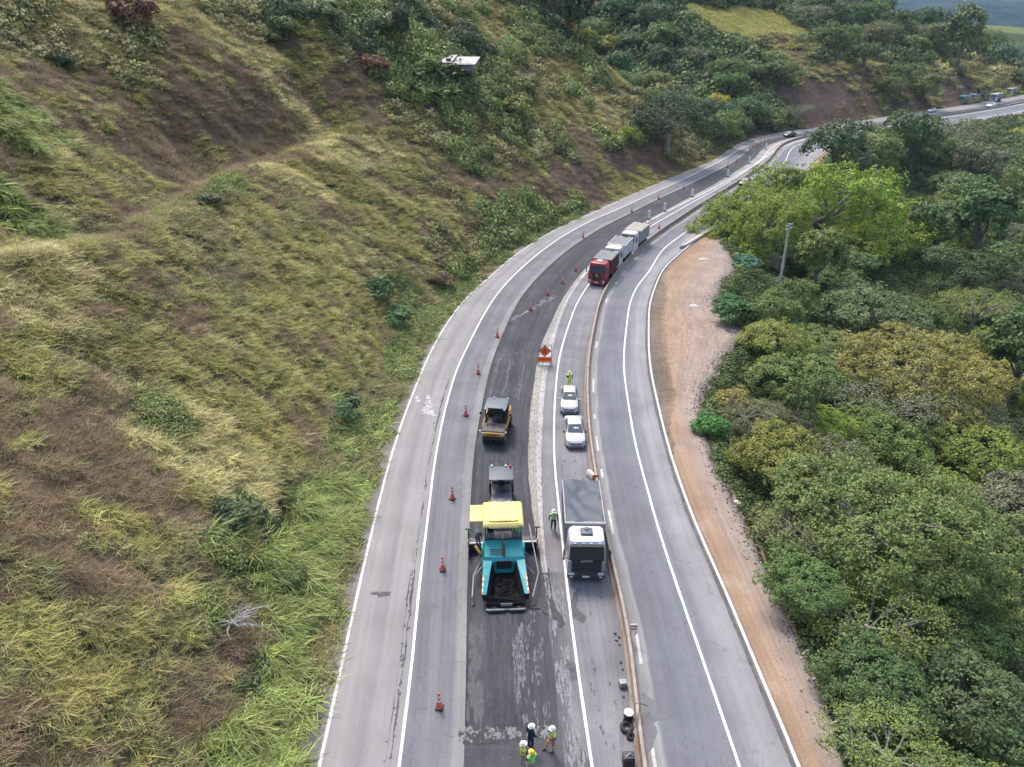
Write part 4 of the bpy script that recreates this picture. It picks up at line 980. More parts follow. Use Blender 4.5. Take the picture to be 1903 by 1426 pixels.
for x, y, rad, s_, e_, side in keep:
    ci = r_.choice(7, p=pal_w); rgb, cname = pal_r[ci]
    if side == 'L': ci = r_.choice([0, 1, 2, 2, 3, 6]); rgb, cname = pal_r[ci]
    if cname == 'grey-green' and r_.random() < .6: kd = 'twiggy'
    else: kd = r_.choice(['broad', 'round', 'broad', 'tall', 'umbrella'], p=[.4, .3, .14, .1, .06])
    if rad < 1.9: kd = 'bush'
    sc_ = rad / KIND[kd][0][3]
    band = next((b for b in BANDS_R if b[0] <= s_ < b[1]), BANDS_R[-1])
    key = (side, band[2], cname); cnt[key] = cnt.get(key, 0) + 1
    shp = {'broad': 'broad', 'round': 'round-crowned', 'tall': 'tall', 'umbrella': 'flat-topped', 'twiggy': 'twiggy', 'bush': 'low'}[kd]
    if side == 'R': lab = f'{cname} {shp} tree, {ordinal(cnt[key] - 1)} of its colour out from the road, by {band[2]}'
    else: lab = f'{cname} {shp} tree, {ordinal(cnt[key] - 1)} of its colour uphill from {band[2]}'
    if math.hypot(x, y) > 170 and kd in ('umbrella', 'tall') and r_.random() < .8: kd = 'round'; sc_ = rad / 4.0; lab = lab.replace('flat-topped', 'round-crowned').replace('tall', 'round-crowned')
    if kd == 'round' and math.hypot(x, y) > 170 and 'round' not in lab: lab = lab
    tree(kd, x, y, sc_, rgb, lab, z=float(ground(x, y)) - .15 - (.22 * KIND[kd][0][4] * sc_ if kd in ('broad', 'round', 'twiggy') else 0), group='valley woods below the road' if side == 'R' else 'woods on the hills past the bend', vz=r_.uniform(.85, 1.15))

# ---------------------------------------------------------------- grasses and weeds: clumps scattered over the slopes
def blade_clump(name, n, ln, wd, rad, lean, droop, seed, segs=3, down=.0):
    """arching blades that rise from a tuft; down = how far they comb towards -Y"""
    r_ = np.random.default_rng(seed); V = []; Q = []; lv = []
    for _ in range(n):
        a = r_.uniform(0, 6.283); d = np.array([math.cos(a), math.sin(a), 0.]); d[1] -= down; l = ln * r_.uniform(.55, 1.2); b0 = np.array([r_.normal(0, rad), r_.normal(0, rad), -.05])
        h = d / (np.linalg.norm(d) + 1e-6); sd_ = np.array([-h[1], h[0], 0]); ww = wd * r_.uniform(.6, 1.3); ln_ = lean * r_.uniform(.4, 1.4); dr = droop * r_.uniform(.5, 1.3)
        o0 = len(V)
        for k in range(segs + 1):
            t_ = k / segs; p = b0 + h * l * (ln_ * t_ + .35 * dr * t_ * t_) + np.array([0, 0, l * (t_ * (1 - .25 * ln_) - dr * t_ * t_ * .62)])
            w_ = ww * (1 - t_ * .8) * .5 if k < segs else ww * .08
            V += [p - sd_ * w_, p + sd_ * w_]
        q = r_.random()
        for k in range(segs): Q.append((o0 + 2 * k, o0 + 2 * k + 1, o0 + 2 * k + 3, o0 + 2 * k + 2)); lv.append(q)
    return np_mesh(name, np.array(V), np.array(Q), [GRASSM], fattr=np.array(lv))
def weed_clump(name, n, rad, leaf, seed, hgt=.8):
    r_ = np.random.default_rng(seed); d = unit(r_.normal(size=(n, 3))); d[:, 2] = abs(d[:, 2]); k = r_.uniform(.5, 1.0, (n, 1))
    P = d * k * np.array([rad, rad, rad * hgt]) * (1 + .35 * (r_.random((n, 1)) - .5)); V, Q = leaf_quads(P, unit(d + r_.normal(size=(n, 3)) * .6 + [0, 0, .3]), leaf, r_, 1.6)
    return np_mesh(name, V, Q, [GRASSM], fattr=r_.random(n))
SRC = bpy.data.collections.new('grass_kinds')       # not linked to the scene: only the scattered copies show
kinds = [blade_clump('a0_fine', 38, .70, .042, .20, .75, .75, 1, down=.5), blade_clump('a1_fine', 36, .85, .044, .24, .85, .85, 2, down=.6), blade_clump('a2_fine', 36, .6, .050, .26, .55, .6, 3, down=.3),
         blade_clump('a3_tall', 36, 1.35, .075, .25, .6, 1.05, 4, 4, down=.15), blade_clump('a4_tall', 34, 1.1, .065, .3, .7, 1.1, 5, 4, down=.25),
         blade_clump('a5_dry', 40, .62, .022, .40, .9, .7, 6, down=.5), blade_clump('a6_dry', 34, .8, .022, .30, .7, .4, 7, down=.4),
         weed_clump('a7_weed', 120, .55, .16, 8), weed_clump('a8_weed', 110, .75, .20, 9, .7), blade_clump('a9_short', 40, .32, .035, .32, .7, .5, 10)]
for k_, me in enumerate(kinds):
    o = bpy.data.objects.new(me.name, me); SRC.objects.link(o)
def scatter(name, pts, rot, scl, kind, tint):
    me = bpy.data.meshes.new(name); n = len(pts); me.vertices.add(n); me.vertices.foreach_set('co', pts.astype(np.float32).ravel())
    a = me.attributes.new('rot', 'FLOAT_VECTOR', 'POINT'); a.data.foreach_set('vector', rot.astype(np.float32).ravel())
    a = me.attributes.new('scl', 'FLOAT', 'POINT'); a.data.foreach_set('value', scl.astype(np.float32))
    a = me.attributes.new('pick', 'INT', 'POINT'); a.data.foreach_set('value', kind.astype(np.int32))
    a = me.attributes.new('tint', 'FLOAT_COLOR', 'POINT'); a.data.foreach_set('color', np.concatenate([tint, np.ones((n, 1))], 1).astype(np.float32).ravel())
    o = link(name, me); g = bpy.data.node_groups.new(name, 'GeometryNodeTree')
    g.interface.new_socket('Geometry', in_out='INPUT', socket_type='NodeSocketGeometry'); g.interface.new_socket('Geometry', in_out='OUTPUT', socket_type='NodeSocketGeometry')
    N = g.nodes; L = g.links; gi = N.new('NodeGroupInput'); go = N.new('NodeGroupOutput'); iop = N.new('GeometryNodeInstanceOnPoints'); ci = N.new('GeometryNodeCollectionInfo')
    ci.inputs['Collection'].default_value = SRC; ci.inputs['Separate Children'].default_value = True; ci.inputs['Reset Children'].default_value = True
    def na(nm, ty):
        q = N.new('GeometryNodeInputNamedAttribute'); q.data_type = ty; q.inputs['Name'].default_value = nm; return q.outputs[0]
    e2r = N.new('FunctionNodeEulerToRotation'); L.new(na('rot', 'FLOAT_VECTOR'), e2r.inputs[0]); L.new(e2r.outputs[0], iop.inputs['Rotation'])
    L.new(na('scl', 'FLOAT'), iop.inputs['Scale']); L.new(na('pick', 'INT'), iop.inputs['Instance Index']); iop.inputs['Pick Instance'].default_value = True
    L.new(gi.outputs[0], iop.inputs['Points']); L.new(ci.outputs[0], iop.inputs['Instance']); L.new(iop.outputs[0], go.inputs[0])
    md = o.modifiers.new('scatter', 'NODES'); md.node_group = g
    return tag(o, kind='stuff')
def field(x0, x1, y0, y1, n, seed):
    r_ = np.random.default_rng(seed); return r_.uniform(x0, x1, n), r_.uniform(y0, y1, n)
def cull(x, y, mg=.12):
    z = ground(x, y); px, py, Z = project(x, y, z)
    return (Z > 3) & (px > -1903 * mg) & (px < 1903 * (1 + mg)) & (py > -1426 * (mg + .05)) & (py < 1426 * (1 + mg))
def plant(name, x, y, seed, prob, sizef=1.0):
    """prob(cover, dist, d, e) -> keep chance"""
    r_ = np.random.default_rng(seed); k = cull(x, y); x, y = x[k], y[k]; S, O = frame(x, y)
    d = -(O - off('A', S)); e = O - off('J', S); cv = cover(x, y, S, O); dist = np.hypot(x, y)
    tus = fnoise(x / 1.15, y / 1.15, 88, 2); gap = np.where(cv < 6, .30 + .70 * sstep(.38, .54, tus), 1)
    k = (r_.random(len(x)) < prob(cv, dist, d, e, S) * gap) & ~((cv == 5) & (d < 1.25)); tus = tus[k]; x, y, cv, dist, d, e = x[k], y[k], cv[k], dist[k], d[k], e[k]
    n = len(x); z = ground(x, y)
    h = .6; gx = (ground(x + h, y) - ground(x - h, y)) / (2 * h); gy = (ground(x, y + h) - ground(x, y - h)) / (2 * h)
    az = np.arctan2(-gx, gy) + math.pi                       # -Y of the clump points downhill ...
    az = np.arctan2(gx, -gy) + 0 * az
    g = np.hypot(gx, gy); tilt = np.where(g > .15, .30, 0) * np.minimum(g, 1)
    rz = np.where((g > .15) & (cv != 5), np.arctan2(gx, -gy) + r_.normal(0, .55, n) + math.pi, r_.uniform(0, 6.28, n))
    rot = np.stack([np.zeros(n), np.zeros(n), rz], 1); rot[:, 0] = tilt
    kd = np.zeros(n, int); u = r_.random(n)
    def setk(mask, opts, w_):
        c = np.cumsum(w_) / np.sum(w_); kd[mask] = np.array(opts)[np.searchsorted(c, u[mask]).clip(0, len(opts) - 1)]
    setk(cv == 0, [0, 1, 2], [4, 4, 2]); setk(cv == 1, [0, 1, 5, 7, 2], [3, 3, 2, 1.2, 2]); setk(cv == 2, [5, 6, 0, 1], [6, 4, .8, .7]); setk(cv == 3, [0, 1, 6, 2], [3, 3, 2, 2])
    setk(cv == 4, [7, 8, 0, 4], [3, 3, 2, 1]); setk(cv == 5, [3, 4, 7, 0], [5, 4, 1.4, .6]); setk(cv == 6, [8, 7], [1, 1]); setk(cv == 7, [5, 6, 9], [4, 2, 1]); setk(cv == 8, [9], [1]); setk(cv == 9, [8, 7, 0], [5, 4, 1]); setk(cv == 10, [9, 2, 7], [5, 4, 1])
    tint = GRASS[cv].copy()
    other = r_.random(n); mixk = r_.choice([0, 1, 2, 3], n, p=[.25, .35, .25, .15]); mm = (other < .22) & (cv < 6); tint[mm] = GRASS[mixk[mm]] * .5 + tint[mm] * .5
    big = .65 + .7 * fnoise(x / 2.4, y / 2.4, 61, 4); tint *= (big * r_.uniform(.70, 1.30, n))[:, None]
    tint *= 1 + (r_.random((n, 3)) - .5) * .12
    scl = r_.uniform(.7, 1.2, n) * (.66 + .6 * tus) * sizef * np.where((kd >= 7) & (kd <= 8) & (dist > 95) & (d > 3), r_.uniform(1.2, 2.6, n), 1) * (1 + np.maximum(0, dist - 75) / 190)
    return scatter(name, np.stack([x, y, z - .03], 1), rot, scl, kd, tint)
DENS = np.array([1., .95, .75, 1., 1., .95, 1., .35, .9, .9, .8])
def p_near(cv, dist, d, e, S): return np.where((d > .55) & (S < 262), DENS[np.minimum(cv, 10)], 0) * np.where(d < 2.0, .6, 1) * np.clip(75 / dist, .12, 1) ** 1.1
x, y = field(-95, 75, 8, 225, 720000, 1)
plant('hillside_grass', x, y, 2, p_near, 1.0)
# reeds close to the road
def p_reed(cv, dist, d, e, S): return np.where((d > 1.2) & (cv == 5) & (S < 60), .55, 0)
x, y = field(-40, -9, 14, 62, 9000, 3); plant('tall_reeds', x, y, 4, p_reed, 1.15)
def p_far(cv, dist, d, e, S): return np.where((d > 1.5) & (S >= 205), np.where(cv == 8, .5, .85), 0) * np.where(cv == 7, .25, 1)
x, y = field(20, 330, 170, 560, 60000, 5); plant('far_grass', x, y, 6, p_far, 1.35)
def p_under(cv, dist, d, e, S): return np.where(e > .4, np.where(e < 4, .9, .55), 0) * np.clip(90 / dist, .2, 1)
x, y = field(12, 190, 8, 330, 130000, 7); plant('undergrowth', x, y, 8, p_under, 1.5)

# ---------------------------------------------------------------- vehicles and machines.  Local frame: front towards -Y, Z up
def heading(px, py, z=0.):
    """turn that points a thing's front (-Y) back along the road, towards the camera"""
    p = at(px, py, z); s_, _ = frame(p[0], p[1]); t_ = tan_at(s_[0]); return math.atan2(t_[1], t_[0]) - math.pi / 2
RUB = mat('tyre_rubber', (.028, .028, .030), .85, var=.2); RIM = mat('steel_rim', (.32, .32, .33), .45, .6); BLK = mat('black_plastic', (.020, .020, .022), .55, dirt=.25, dcol=(.06, .058, .055))
GLS = mat('dark_glass', (.050, .060, .075), .32, spec=.5, var=.05); WHT = mat('white_car_paint', (.50, .51, .525), .30, var=.03, coat=.5, dirt=.06); WHT2 = mat('white_truck_paint', (.60, .605, .615), .35, var=.05, dirt=.18)
REDP = mat('red_truck_paint', (.33, .022, .030), .35, var=.08, dirt=.15); CHR = mat('chrome', (.6, .6, .62), .2, .9, var=.03); LAMP = mat('lamp_glass', (.62, .64, .66), .12, spec=.8, var=.05)
ORL = mat('orange_lens', (.75, .22, .03), .2); REDL = mat('red_lens', (.5, .02, .02), .2); STEEL = mat('worn_steel', (.20, .20, .21), .5, .5, var=.25, dirt=.4); GRYP = mat('grey_machine_paint', (.085, .096, .118), .5, var=.08, dirt=.25)
YEL = mat('yellow_roof', (.74, .61, .21), .6, var=.08, dirt=.35, dcol=(.40, .32, .12)); TRQ = mat('turquoise_paint', (.02, .32, .35), .42, var=.12, dirt=.55, dcol=(.025, .07, .075)); STICKY = mat('bitumen_black', (.010, .010, .011), .9, var=.3, spec=.15); ORY = mat('orange_yellow_paint', (.50, .24, .03), .5, var=.15, dirt=.5)
CHAR = mat('charcoal_paint', (.040, .041, .045), .5, var=.2, dirt=.3, dcol=(.085, .08, .075)); TARP = mat('grey_tarpaulin', (.060, .073, .093), .6, var=.22, scale=1.4); GREYM = mat('grey_metal', (.30, .31, .32), .5, .3, dirt=.3); STONEB = mat('grey_dump_body', (.34, .34, .345), .6, var=.12, dirt=.35)
STRIPE_O = mat('orange_stripe', (.70, .20, .02), .5); STRIPE_W = mat('white_stripe', (.72, .70, .66), .5); BRN = mat('rusty_pipe', (.12, .07, .045), .8, var=.3)
def wheel(parent, x, y, r, wd, rim=RIM, name='wheel', twin=False):
    mb = MB(); sg = 1 if x > 0 else -1
    prof = [(r * .62, -wd / 2), (r * .93, -wd / 2), (r, -wd * .34), (r, wd * .34), (r * .93, wd / 2), (r * .62, wd / 2)]
    rings = [[(x + z, y + q * math.cos(2 * math.pi * k / 20), r + q * math.sin(2 * math.pi * k / 20)) for k in range(20)] for q, z in prof]
    mb.loft(rings, 0); o = mb.build(name, RUB, parent, 35)
    m2 = MB(); rr = r * .62; xo = x + sg * wd * .5
    rings = [[(xo + sg * z, y + q * math.cos(2 * math.pi * k / 16), r + q * math.sin(2 * math.pi * k / 16)) for k in range(16)] for q, z in ((rr, -.01), (rr * .95, .01), (rr * .7, -.06), (rr * .35, -.05), (rr * .3, .03), (.01, .035))]
    m2.loft(rings, 0, caps=False); m2.build('rim', rim, o, 40); return o
TEXTS = {}
def text_mesh(s, size, depth=.004):
    c = bpy.data.curves.new('lettering', 'FONT'); c.body = s; c.size = size; c.extrude = depth; c.align_x = 'CENTER'; c.align_y = 'CENTER'
    o = bpy.data.objects.new('lettering', c); COL.objects.link(o); dg = bpy.context.evaluated_depsgraph_get(); dg.update()
    me = bpy.data.meshes.new_from_object(o.evaluated_get(dg)); bpy.data.objects.remove(o); return me
def lettering(parent, s, size, loc, rot, m_, name='lettering'):
    me = text_mesh(s, size); me.materials.clear(); me.materials.append(m_); o = link(name, me, parent); o.location = loc; o.rotation_euler = rot; return o

def section(y, zb, wd, belt, top, rw):
    half = [(0, zb), (.82 * wd, zb), (wd * .985, zb + .12), (wd, .58 if belt > .6 else (zb + belt) / 2), (wd * .965, belt), (rw, top - (.07 if top - belt > .25 else .03)), (rw * .86, top - .012), (rw * .45, top), (0, top + .004)]
    return [(x, y, z) for x, z in half] + [(-x, y, z) for x, z in half[-2:0:-1]]
def make_car(name, loc, rz, label, hatch=True, grille_dark=True, mirror=WHT, sc_=(1, 1, 1)):
    r = root(name, (*loc, 0), rz, label, 'car', 'white cars parked in the closed lane')
    L_ = 2.1; st = [(-2.08, .26, .60, .50, .56, .52), (-2.03, .22, .74, .62, .69, .64), (-1.86, .20, .82, .74, .80, .71), (-1.5, .19, .845, .84, .90, .74), (-1.02, .18, .855, .90, .985, .76), (-.80, .18, .855, .92, 1.03, .74),
          (-.40, .18, .858, .94, 1.25, .655), (-.02, .18, .86, .95, 1.425, .585), (.35, .18, .86, .96, 1.475, .59), (.9, .18, .855, .97, 1.465, .585), (1.3, .18, .85, .97, 1.41, .575)]
    st += [(1.75, .20, .83, .97, 1.20, .60), (2.0, .24, .78, .93, 1.02, .62), (2.08, .30, .70, .62, .66, .60)] if hatch else [(1.62, .20, .84, .97, 1.16, .60), (1.85, .20, .82, .96, 1.04, .68), (2.2, .24, .76, .92, .98, .66), (2.28, .30, .68, .62, .66, .60)]
    mb = MB(); mb.loft([section(*q) for q in st]); body = mb.build('body', WHT, r, 40)
    def glass(nm, pts):
        m2 = MB(); m2.add(pts, [tuple(range(len(pts)))]); return m2.build(nm, GLS, r)
    e = .008
    glass('windscreen', [(-.685, -.80, 1.035 + e), (.685, -.80, 1.035 + e), (.62, -.40, 1.238 + e * 2), (.545, -.05, 1.415 + e), (-.545, -.05, 1.415 + e), (-.62, -.40, 1.238 + e * 2)])
    for sg in (-1, 1):
        glass('side_window', [(sg * (.80 + e), -.62, .965), (sg * (.815 + e), 1.25, .99), (sg * (.60 + e * 3), 1.12, 1.375), (sg * (.605 + e * 3), .1, 1.395), (sg * (.70 + e * 3), -.35, 1.19)])
        m2 = MB(); m2.box((sg * .95, -.62, .98), (.20, .12, .13), bev=.03); m2.cyl((sg * .83, -.62, .95), (sg * .9, -.62, .97), .025, n=6); m2.build('mirror', mirror, r, 40)
        m2 = MB(); m2.add([(sg * .52, -2.045, .66), (sg * .735, -1.98, .68), (sg * .80, -1.74, .80), (sg * .70, -1.80, .80), (sg * .50, -1.98, .735)], [(0, 1, 2, 3, 4)]); 
        m2.v = [(x, y - .012, z + .012) for x, y, z in m2.v]; m2.build('headlight', mat('smoked_lamp', (.16, .17, .19), .15, spec=.8), r)
        m2 = MB(); m2.box((sg * .62, -2.03, .36), (.26, .06, .12), bev=.02); m2.build('fog_lamp', BLK, r)
    m2 = MB(); m2.box((0, -2.055, .615), (1.02, .06, .11), bev=.01); m2.box((0, -2.085, .36), (1.05, .03, .12), bev=.01); m2.build('grille', BLK, r)
    m2 = MB(); m2.tube([(-.56, -.85, 1.03), (-.50, -1.4, .935), (-.42, -1.95, .80)], .006, 4); m2.tube([(.56, -.85, 1.03), (.50, -1.4, .935), (.42, -1.95, .80)], .006, 4); m2.build('bonnet_crease', GREYM, r)
    m2 = MB(); m2.box((0, -.83, 1.035), (1.3, .10, .02), rot=(.35, 0, 0)); m2.build('wiper_cowl', BLK, r)
    m2 = MB(); m2.box((0, -2.105, .47), (.40, .012, .12)); m2.build('number_plate', GREYM, r)
    m2 = MB(); m2.box((0, -2.082, .645), (.11, .02, .06), bev=.01); m2.build('badge', CHR, r)
    for y in (-1.32, 1.22):
        for x in (-.765, .765): wheel(r, x, y, .30, .20)
    m2 = MB()
    for y in (-1.32, 1.22):
        for sg in (-1, 1):
            m2.prism([(y + .36 * math.cos(a), .30 + .36 * math.sin(a)) for a in np.linspace(-.35, math.pi + .35, 14)], 0, sg * .80, sg * .866)
    m2.build('wheel_arch', BLK, r)
    r.scale = sc_; return r
make_car('car', at(1057.5, 748, .3), heading(1058, 748), 'white hatchback with white mirrors parked by the worker in lime overalls', True, sc_=(.96, 1.0, 1.03))
make_car('car', at(1067.5, 808, .3), heading(1068, 808) + .02, 'white saloon with black mirrors parked between the hatchback and the tarped truck', False, mirror=BLK)

def make_truck(loc, rz, label, paint=WHT2, box=STONEB, blen=5.0, bw=2.6, bz0=1.25, bz1=3.05, cabw=2.44, tarp=TARP, face='black', letters=None, roofhatch=True, group=None, visor=True, name='dump_truck', cloth_sag=.16, z=0.):
    """front of the bumper at y = 0"""
    r = root(name, (*loc, z), rz, label, 'truck', group); hw = cabw / 2
    fr = BLK if face == 'black' else paint
    # cab shell: side profile swept across, roof rounded by a loft of rounded sections
    def ring(y0, y1, z, wd, c):
        return [(-wd + c, y0, z), (wd - c, y0, z), (wd, y0 + c, z), (wd, y1 - c, z), (wd - c, y1, z), (-wd + c, y1, z), (-wd, y1 - c, z), (-wd, y0 + c, z)]
    mb = MB(); mb.loft([ring(.10, 1.95, .62, hw, .10), ring(.04, 1.98, 1.1, hw, .14), ring(.06, 2.0, 1.9, hw, .16), ring(.30, 2.0, 2.92, hw - .05, .18), ring(.40, 1.98, 3.12, hw - .12, .2), ring(.62, 1.85, 3.22, hw - .30, .2)])
    cab = mb.build('cab', paint, r, 35)
    if face == 'black':
        mb = MB(); mb.add([(-hw + .10, .03, 1.02), (hw - .10, .03, 1.02), (hw - .08, .035, 1.92), (hw - .12, .27, 2.86), (-hw + .12, .27, 2.86), (-hw + .08, .035, 1.92)], [(0, 1, 2, 5), (5, 2, 3, 4)]); mb.v = [(x, y - .004, z) for x, y, z in mb.v]; mb.build('front_panel', BLK, r)
    mb = MB(); mb.add([(-hw + .16, .055, 1.92), (hw - .16, .055, 1.92), (hw - .20, .285, 2.84), (-hw + .20, .285, 2.84)], [(0, 1, 2, 3)]); mb.v = [(x, y - .012, z) for x, y, z in mb.v]; mb.build('windscreen', GLS, r)
    if visor:
        mb = MB(); mb.box((0, .22, 2.93), (cabw - .25, .22, .06), rot=(.35, 0, 0), bev=.02); mb.build('sun_visor', BLK, r)
        mb = MB()
        for x in (-.8, -.25, .25, .8): mb.box((x, .30, 3.03), (.13, .07, .05), bev=.015)
        mb.build('roof_lamp', LAMP, r)
    mb = MB(); gw = {'black': cabw - .30, 'red': 1.25}.get(face, cabw - .62); mb.box((0, .02, 1.36), (gw, .07, .90), bev=.03); g = mb.build('grille', BLK if face != 'white' else GREYM, r)
    mb = MB()
    for k in range(5): mb.box((0, -.022, 1.04 + .15 * k), (gw - .12, .03, .035))
    mb.build('slat', CHAR, g)
    if letters: lettering(g, letters, .22, (0, -.05, 1.88), (math.pi / 2 - .15, 0, 0), CHR)
    if face == 'red':
        mb = MB(); mb.loft([[(q * math.cos(a), yy, 1.55 + q * math.sin(a)) for a in np.linspace(0, 6.283, 20, endpoint=False)] for q, yy in ((.17, -.02), (.17, -.045), (.13, -.045), (.13, -.02))], caps=False); mb.tube([(-.09, -.035, 1.64), (-.04, -.035, 1.46), (0, -.035, 1.56), (.04, -.035, 1.46), (.09, -.035, 1.64)], .014, 5); mb.build('emblem', CHR, g)
    mb = MB(); mb.box((0, .10, .62), (cabw + .02, .30, .42), bev=.06); mb.box((0, .06, .38), (cabw - .3, .16, .16), bev=.03); mb.build('bumper', CHAR if face == 'black' else paint, r, 40)
    mb = MB(); mb.box((0, -.06, .58), (.45, .015, .14)); mb.build('number_plate', STRIPE_W, r)
    for sg in (-1, 1):
        mb = MB(); mb.box((sg * (hw - .26), -.035, .80), (.40, .06, .20), bev=.03); mb.build('headlight', LAMP, r, 40)
        mb = MB(); mb.box((sg * (hw - .25), -.062, .55), (.22, .02, .10), bev=.01); mb.build('fog_lamp', LAMP, r)
        mb = MB(); mb.box((sg * (hw - .13), .0, 1.40), (.24, .10, .95), bev=.04); mb.build('corner_panel', GREYM if face == 'black' else fr, r, 40)
        mb = MB(); mb.add([(sg * (hw + .004), .32, 1.95), (sg * (hw + .004), 1.25, 1.95), (sg * (hw - .035), 1.2, 2.75), (sg * (hw - .035), .50, 2.75)], [(0, 1, 2, 3)]); mb.build('side_window', GLS, r)
        mb = MB(); mb.tube([(sg * hw, .22, 2.75), (sg * (hw + .25), .12, 2.72), (sg * (hw + .28), .12, 2.0), (sg * hw, .2, 1.92)], .022, 6); mb.box((sg * (hw + .27), .12, 2.42), (.10, .20, .52), bev=.03, mi=0); mb.box((sg * (hw + .27), .12, 2.0), (.10, .2, .26), bev=.03); mb.build('mirror', BLK, r, 40)
    if roofhatch:
        mb = MB(); mb.box((0, 1.22, 3.28), (.86, .80, .20), bev=.09, top=(.85, .8)); mb.lathe([(.16, 0), (.14, .07), (.02, .09)], (0, 1.35, 3.38), 12); mb.build('roof_hatch', WHT2 if face == 'red' else GRYP, r, 40)
    # chassis, wheels
    y1 = 2.25 + blen
    mb = MB(); mb.box((-.42, (1.0 + y1) / 2, .86), (.10, y1 - 1.2, .26)); mb.box((.42, (1.0 + y1) / 2, .86), (.10, y1 - 1.2, .26))
    for y in (2.2, 3.6, y1 - .3): mb.box((0, y, .86), (.9, .12, .2))
    mb.box((-.95, 3.0, .70), (.55, 1.0, .55), bev=.12); mb.build('chassis', CHAR, r)
    for y in (1.05,):
        for x in (-hw + .19, hw - .19): wheel(r, x, y, .50, .30)
    for y in (y1 - 2.35, y1 - 1.0):
        for x in (-hw + .28, hw - .28): wheel(r, x, y, .50, .55, GREYM)
    # body
    yb = 2.28; mb = MB(); t_ = .07; w2 = bw / 2
    mb.box((0, yb + blen / 2, bz0), (bw - .04, blen, .12))
    for sg in (-1, 1):
        mb.box((sg * (w2 - t_ / 2), yb + blen / 2, (bz0 + bz1) / 2 + .05), (t_, blen, bz1 - bz0), bev=.0)
        mb.box((sg * w2, yb + blen / 2, bz1 + .03), (.13, blen + .04, .13), bev=.02)
        for k in range(8): mb.box((sg * (w2 + .035), yb + .25 + k * (blen - .5) / 7, (bz0 + bz1) / 2), (.07, .10, bz1 - bz0 - .05))
    mb.box((0, yb + .04, (bz0 + bz1) / 2 + .1), (bw - .16, .08, bz1 - bz0 + .1)); mb.box((0, yb - .02, bz1 + .06), (bw + .04, .16, .16), bev=.03)
    body = mb.build('dump_body', box, r)
    mb = MB(); mb.box((0, yb + blen - .04, (bz0 + bz1) / 2), (bw - .16, .08, bz1 - bz0)); mb.build('tailgate', box, r)
    # tarpaulin with hollows and creases
    nx_, ny_ = 15, 27; X_ = np.linspace(-w2 + .02, w2 - .02, nx_); Y_ = np.linspace(yb + .06, yb + blen - .02, ny_); V = []
    for j, yy in enumerate(Y_):
        for i, xx in enumerate(X_):
            u = (xx / w2); v = (yy - yb) / blen
            sag = -cloth_sag * (1 - u * u) * math.sin(math.pi * min(1, max(0, v))) ** .7
            cre = .19 * (float(fnoise(xx * 1.1 + 3, yy * .9 + loc[0], 5, 3)) - .5) + .035 * math.sin(yy * 3.1 + xx * 4 + 2.5 * float(vnoise(xx * 1.3, yy * .8, 6)))
            V.append((xx, yy, bz1 + .11 + sag + cre * (1 - abs(u) ** 4) * 1.6))
    Q = [(j * nx_ + i, j * nx_ + i + 1, (j + 1) * nx_ + i + 1, (j + 1) * nx_ + i) for j in range(ny_ - 1) for i in range(nx_ - 1)]
    mb = MB(); mb.add(V, Q)
    for sg, i in ((-1, 0), (1, nx_ - 1)):
        k0 = len(mb.v); mb.v += [(V[j * nx_ + i][0] + sg * .09, V[j * nx_ + i][1], bz1 + .0 - .10 * float(vnoise(j * .7, 3.3, 5))) for j in range(ny_)]
        for j in range(ny_ - 1): mb.f.append((j * nx_ + i, (j + 1) * nx_ + i, k0 + j + 1, k0 + j)); mb.m.append(0)
    mb.build('tarpaulin', tarp, r, 60)
    return r
p = at(1088.5, 1077, .3)
h_ = heading(1085, 1000)
make_truck(p, h_ - .050, 'white-cabbed truck with black front and slate-grey tarpaulin over its load beside the paver', letters='SCANIA', blen=4.95)
GT = 'trucks queued along the barrier'
GREYT = mat('pale_tarpaulin', (.30, .31, .33), .6, var=.15); GREYT2 = mat('dark_grey_load_cover', (.17, .175, .185), .7, var=.2); SANDT = mat('sandy_load_cover', (.33, .30, .27), .8, var=.2)
p1 = at(1108, 530, .2); h1 = heading(1112, 515)
make_truck(p1, h1 - .02, 'red truck with dark load cover at the head of the queue along the barrier', paint=REDP, box=mat('dark_red_body', (.12, .025, .025), .5, dirt=.4), face='red', tarp=GREYT2, blen=4.6, roofhatch=True, visor=False, group=GT, cloth_sag=.05)
def behind(p, d, o=0.):
    s_, o_ = frame(p[0], p[1]); q = so(np.array([s_[0] + d]), np.array([o_[0] + o]))[0]; t_ = tan_at(s_[0] + d + 3.5); return q, math.atan2(t_[1], t_[0]) - math.pi / 2
q2, h2 = behind(p1, 8.1, .15); make_truck(q2, h2, 'white truck with grey striped load cover directly behind the red truck', tarp=GREYT2, box=WHT2, blen=4.7, face='white', group=GT, roofhatch=False, cloth_sag=.05)
q3, h3 = behind(p1, 17.0, .2); make_truck(q3, h3, 'white truck with sandy load cover last in the queue behind the red truck', tarp=SANDT, box=STONEB, blen=5.0, face='white', group=GT, roofhatch=False, cloth_sag=.05)

def canopy_posts(mb, x, y0, y1, z0, z1, r=.035):
    for sx_ in (-x, x):
        for y in (y0, y1): mb.cyl((sx_, y, z0), (sx_, y, z1), r, n=8)
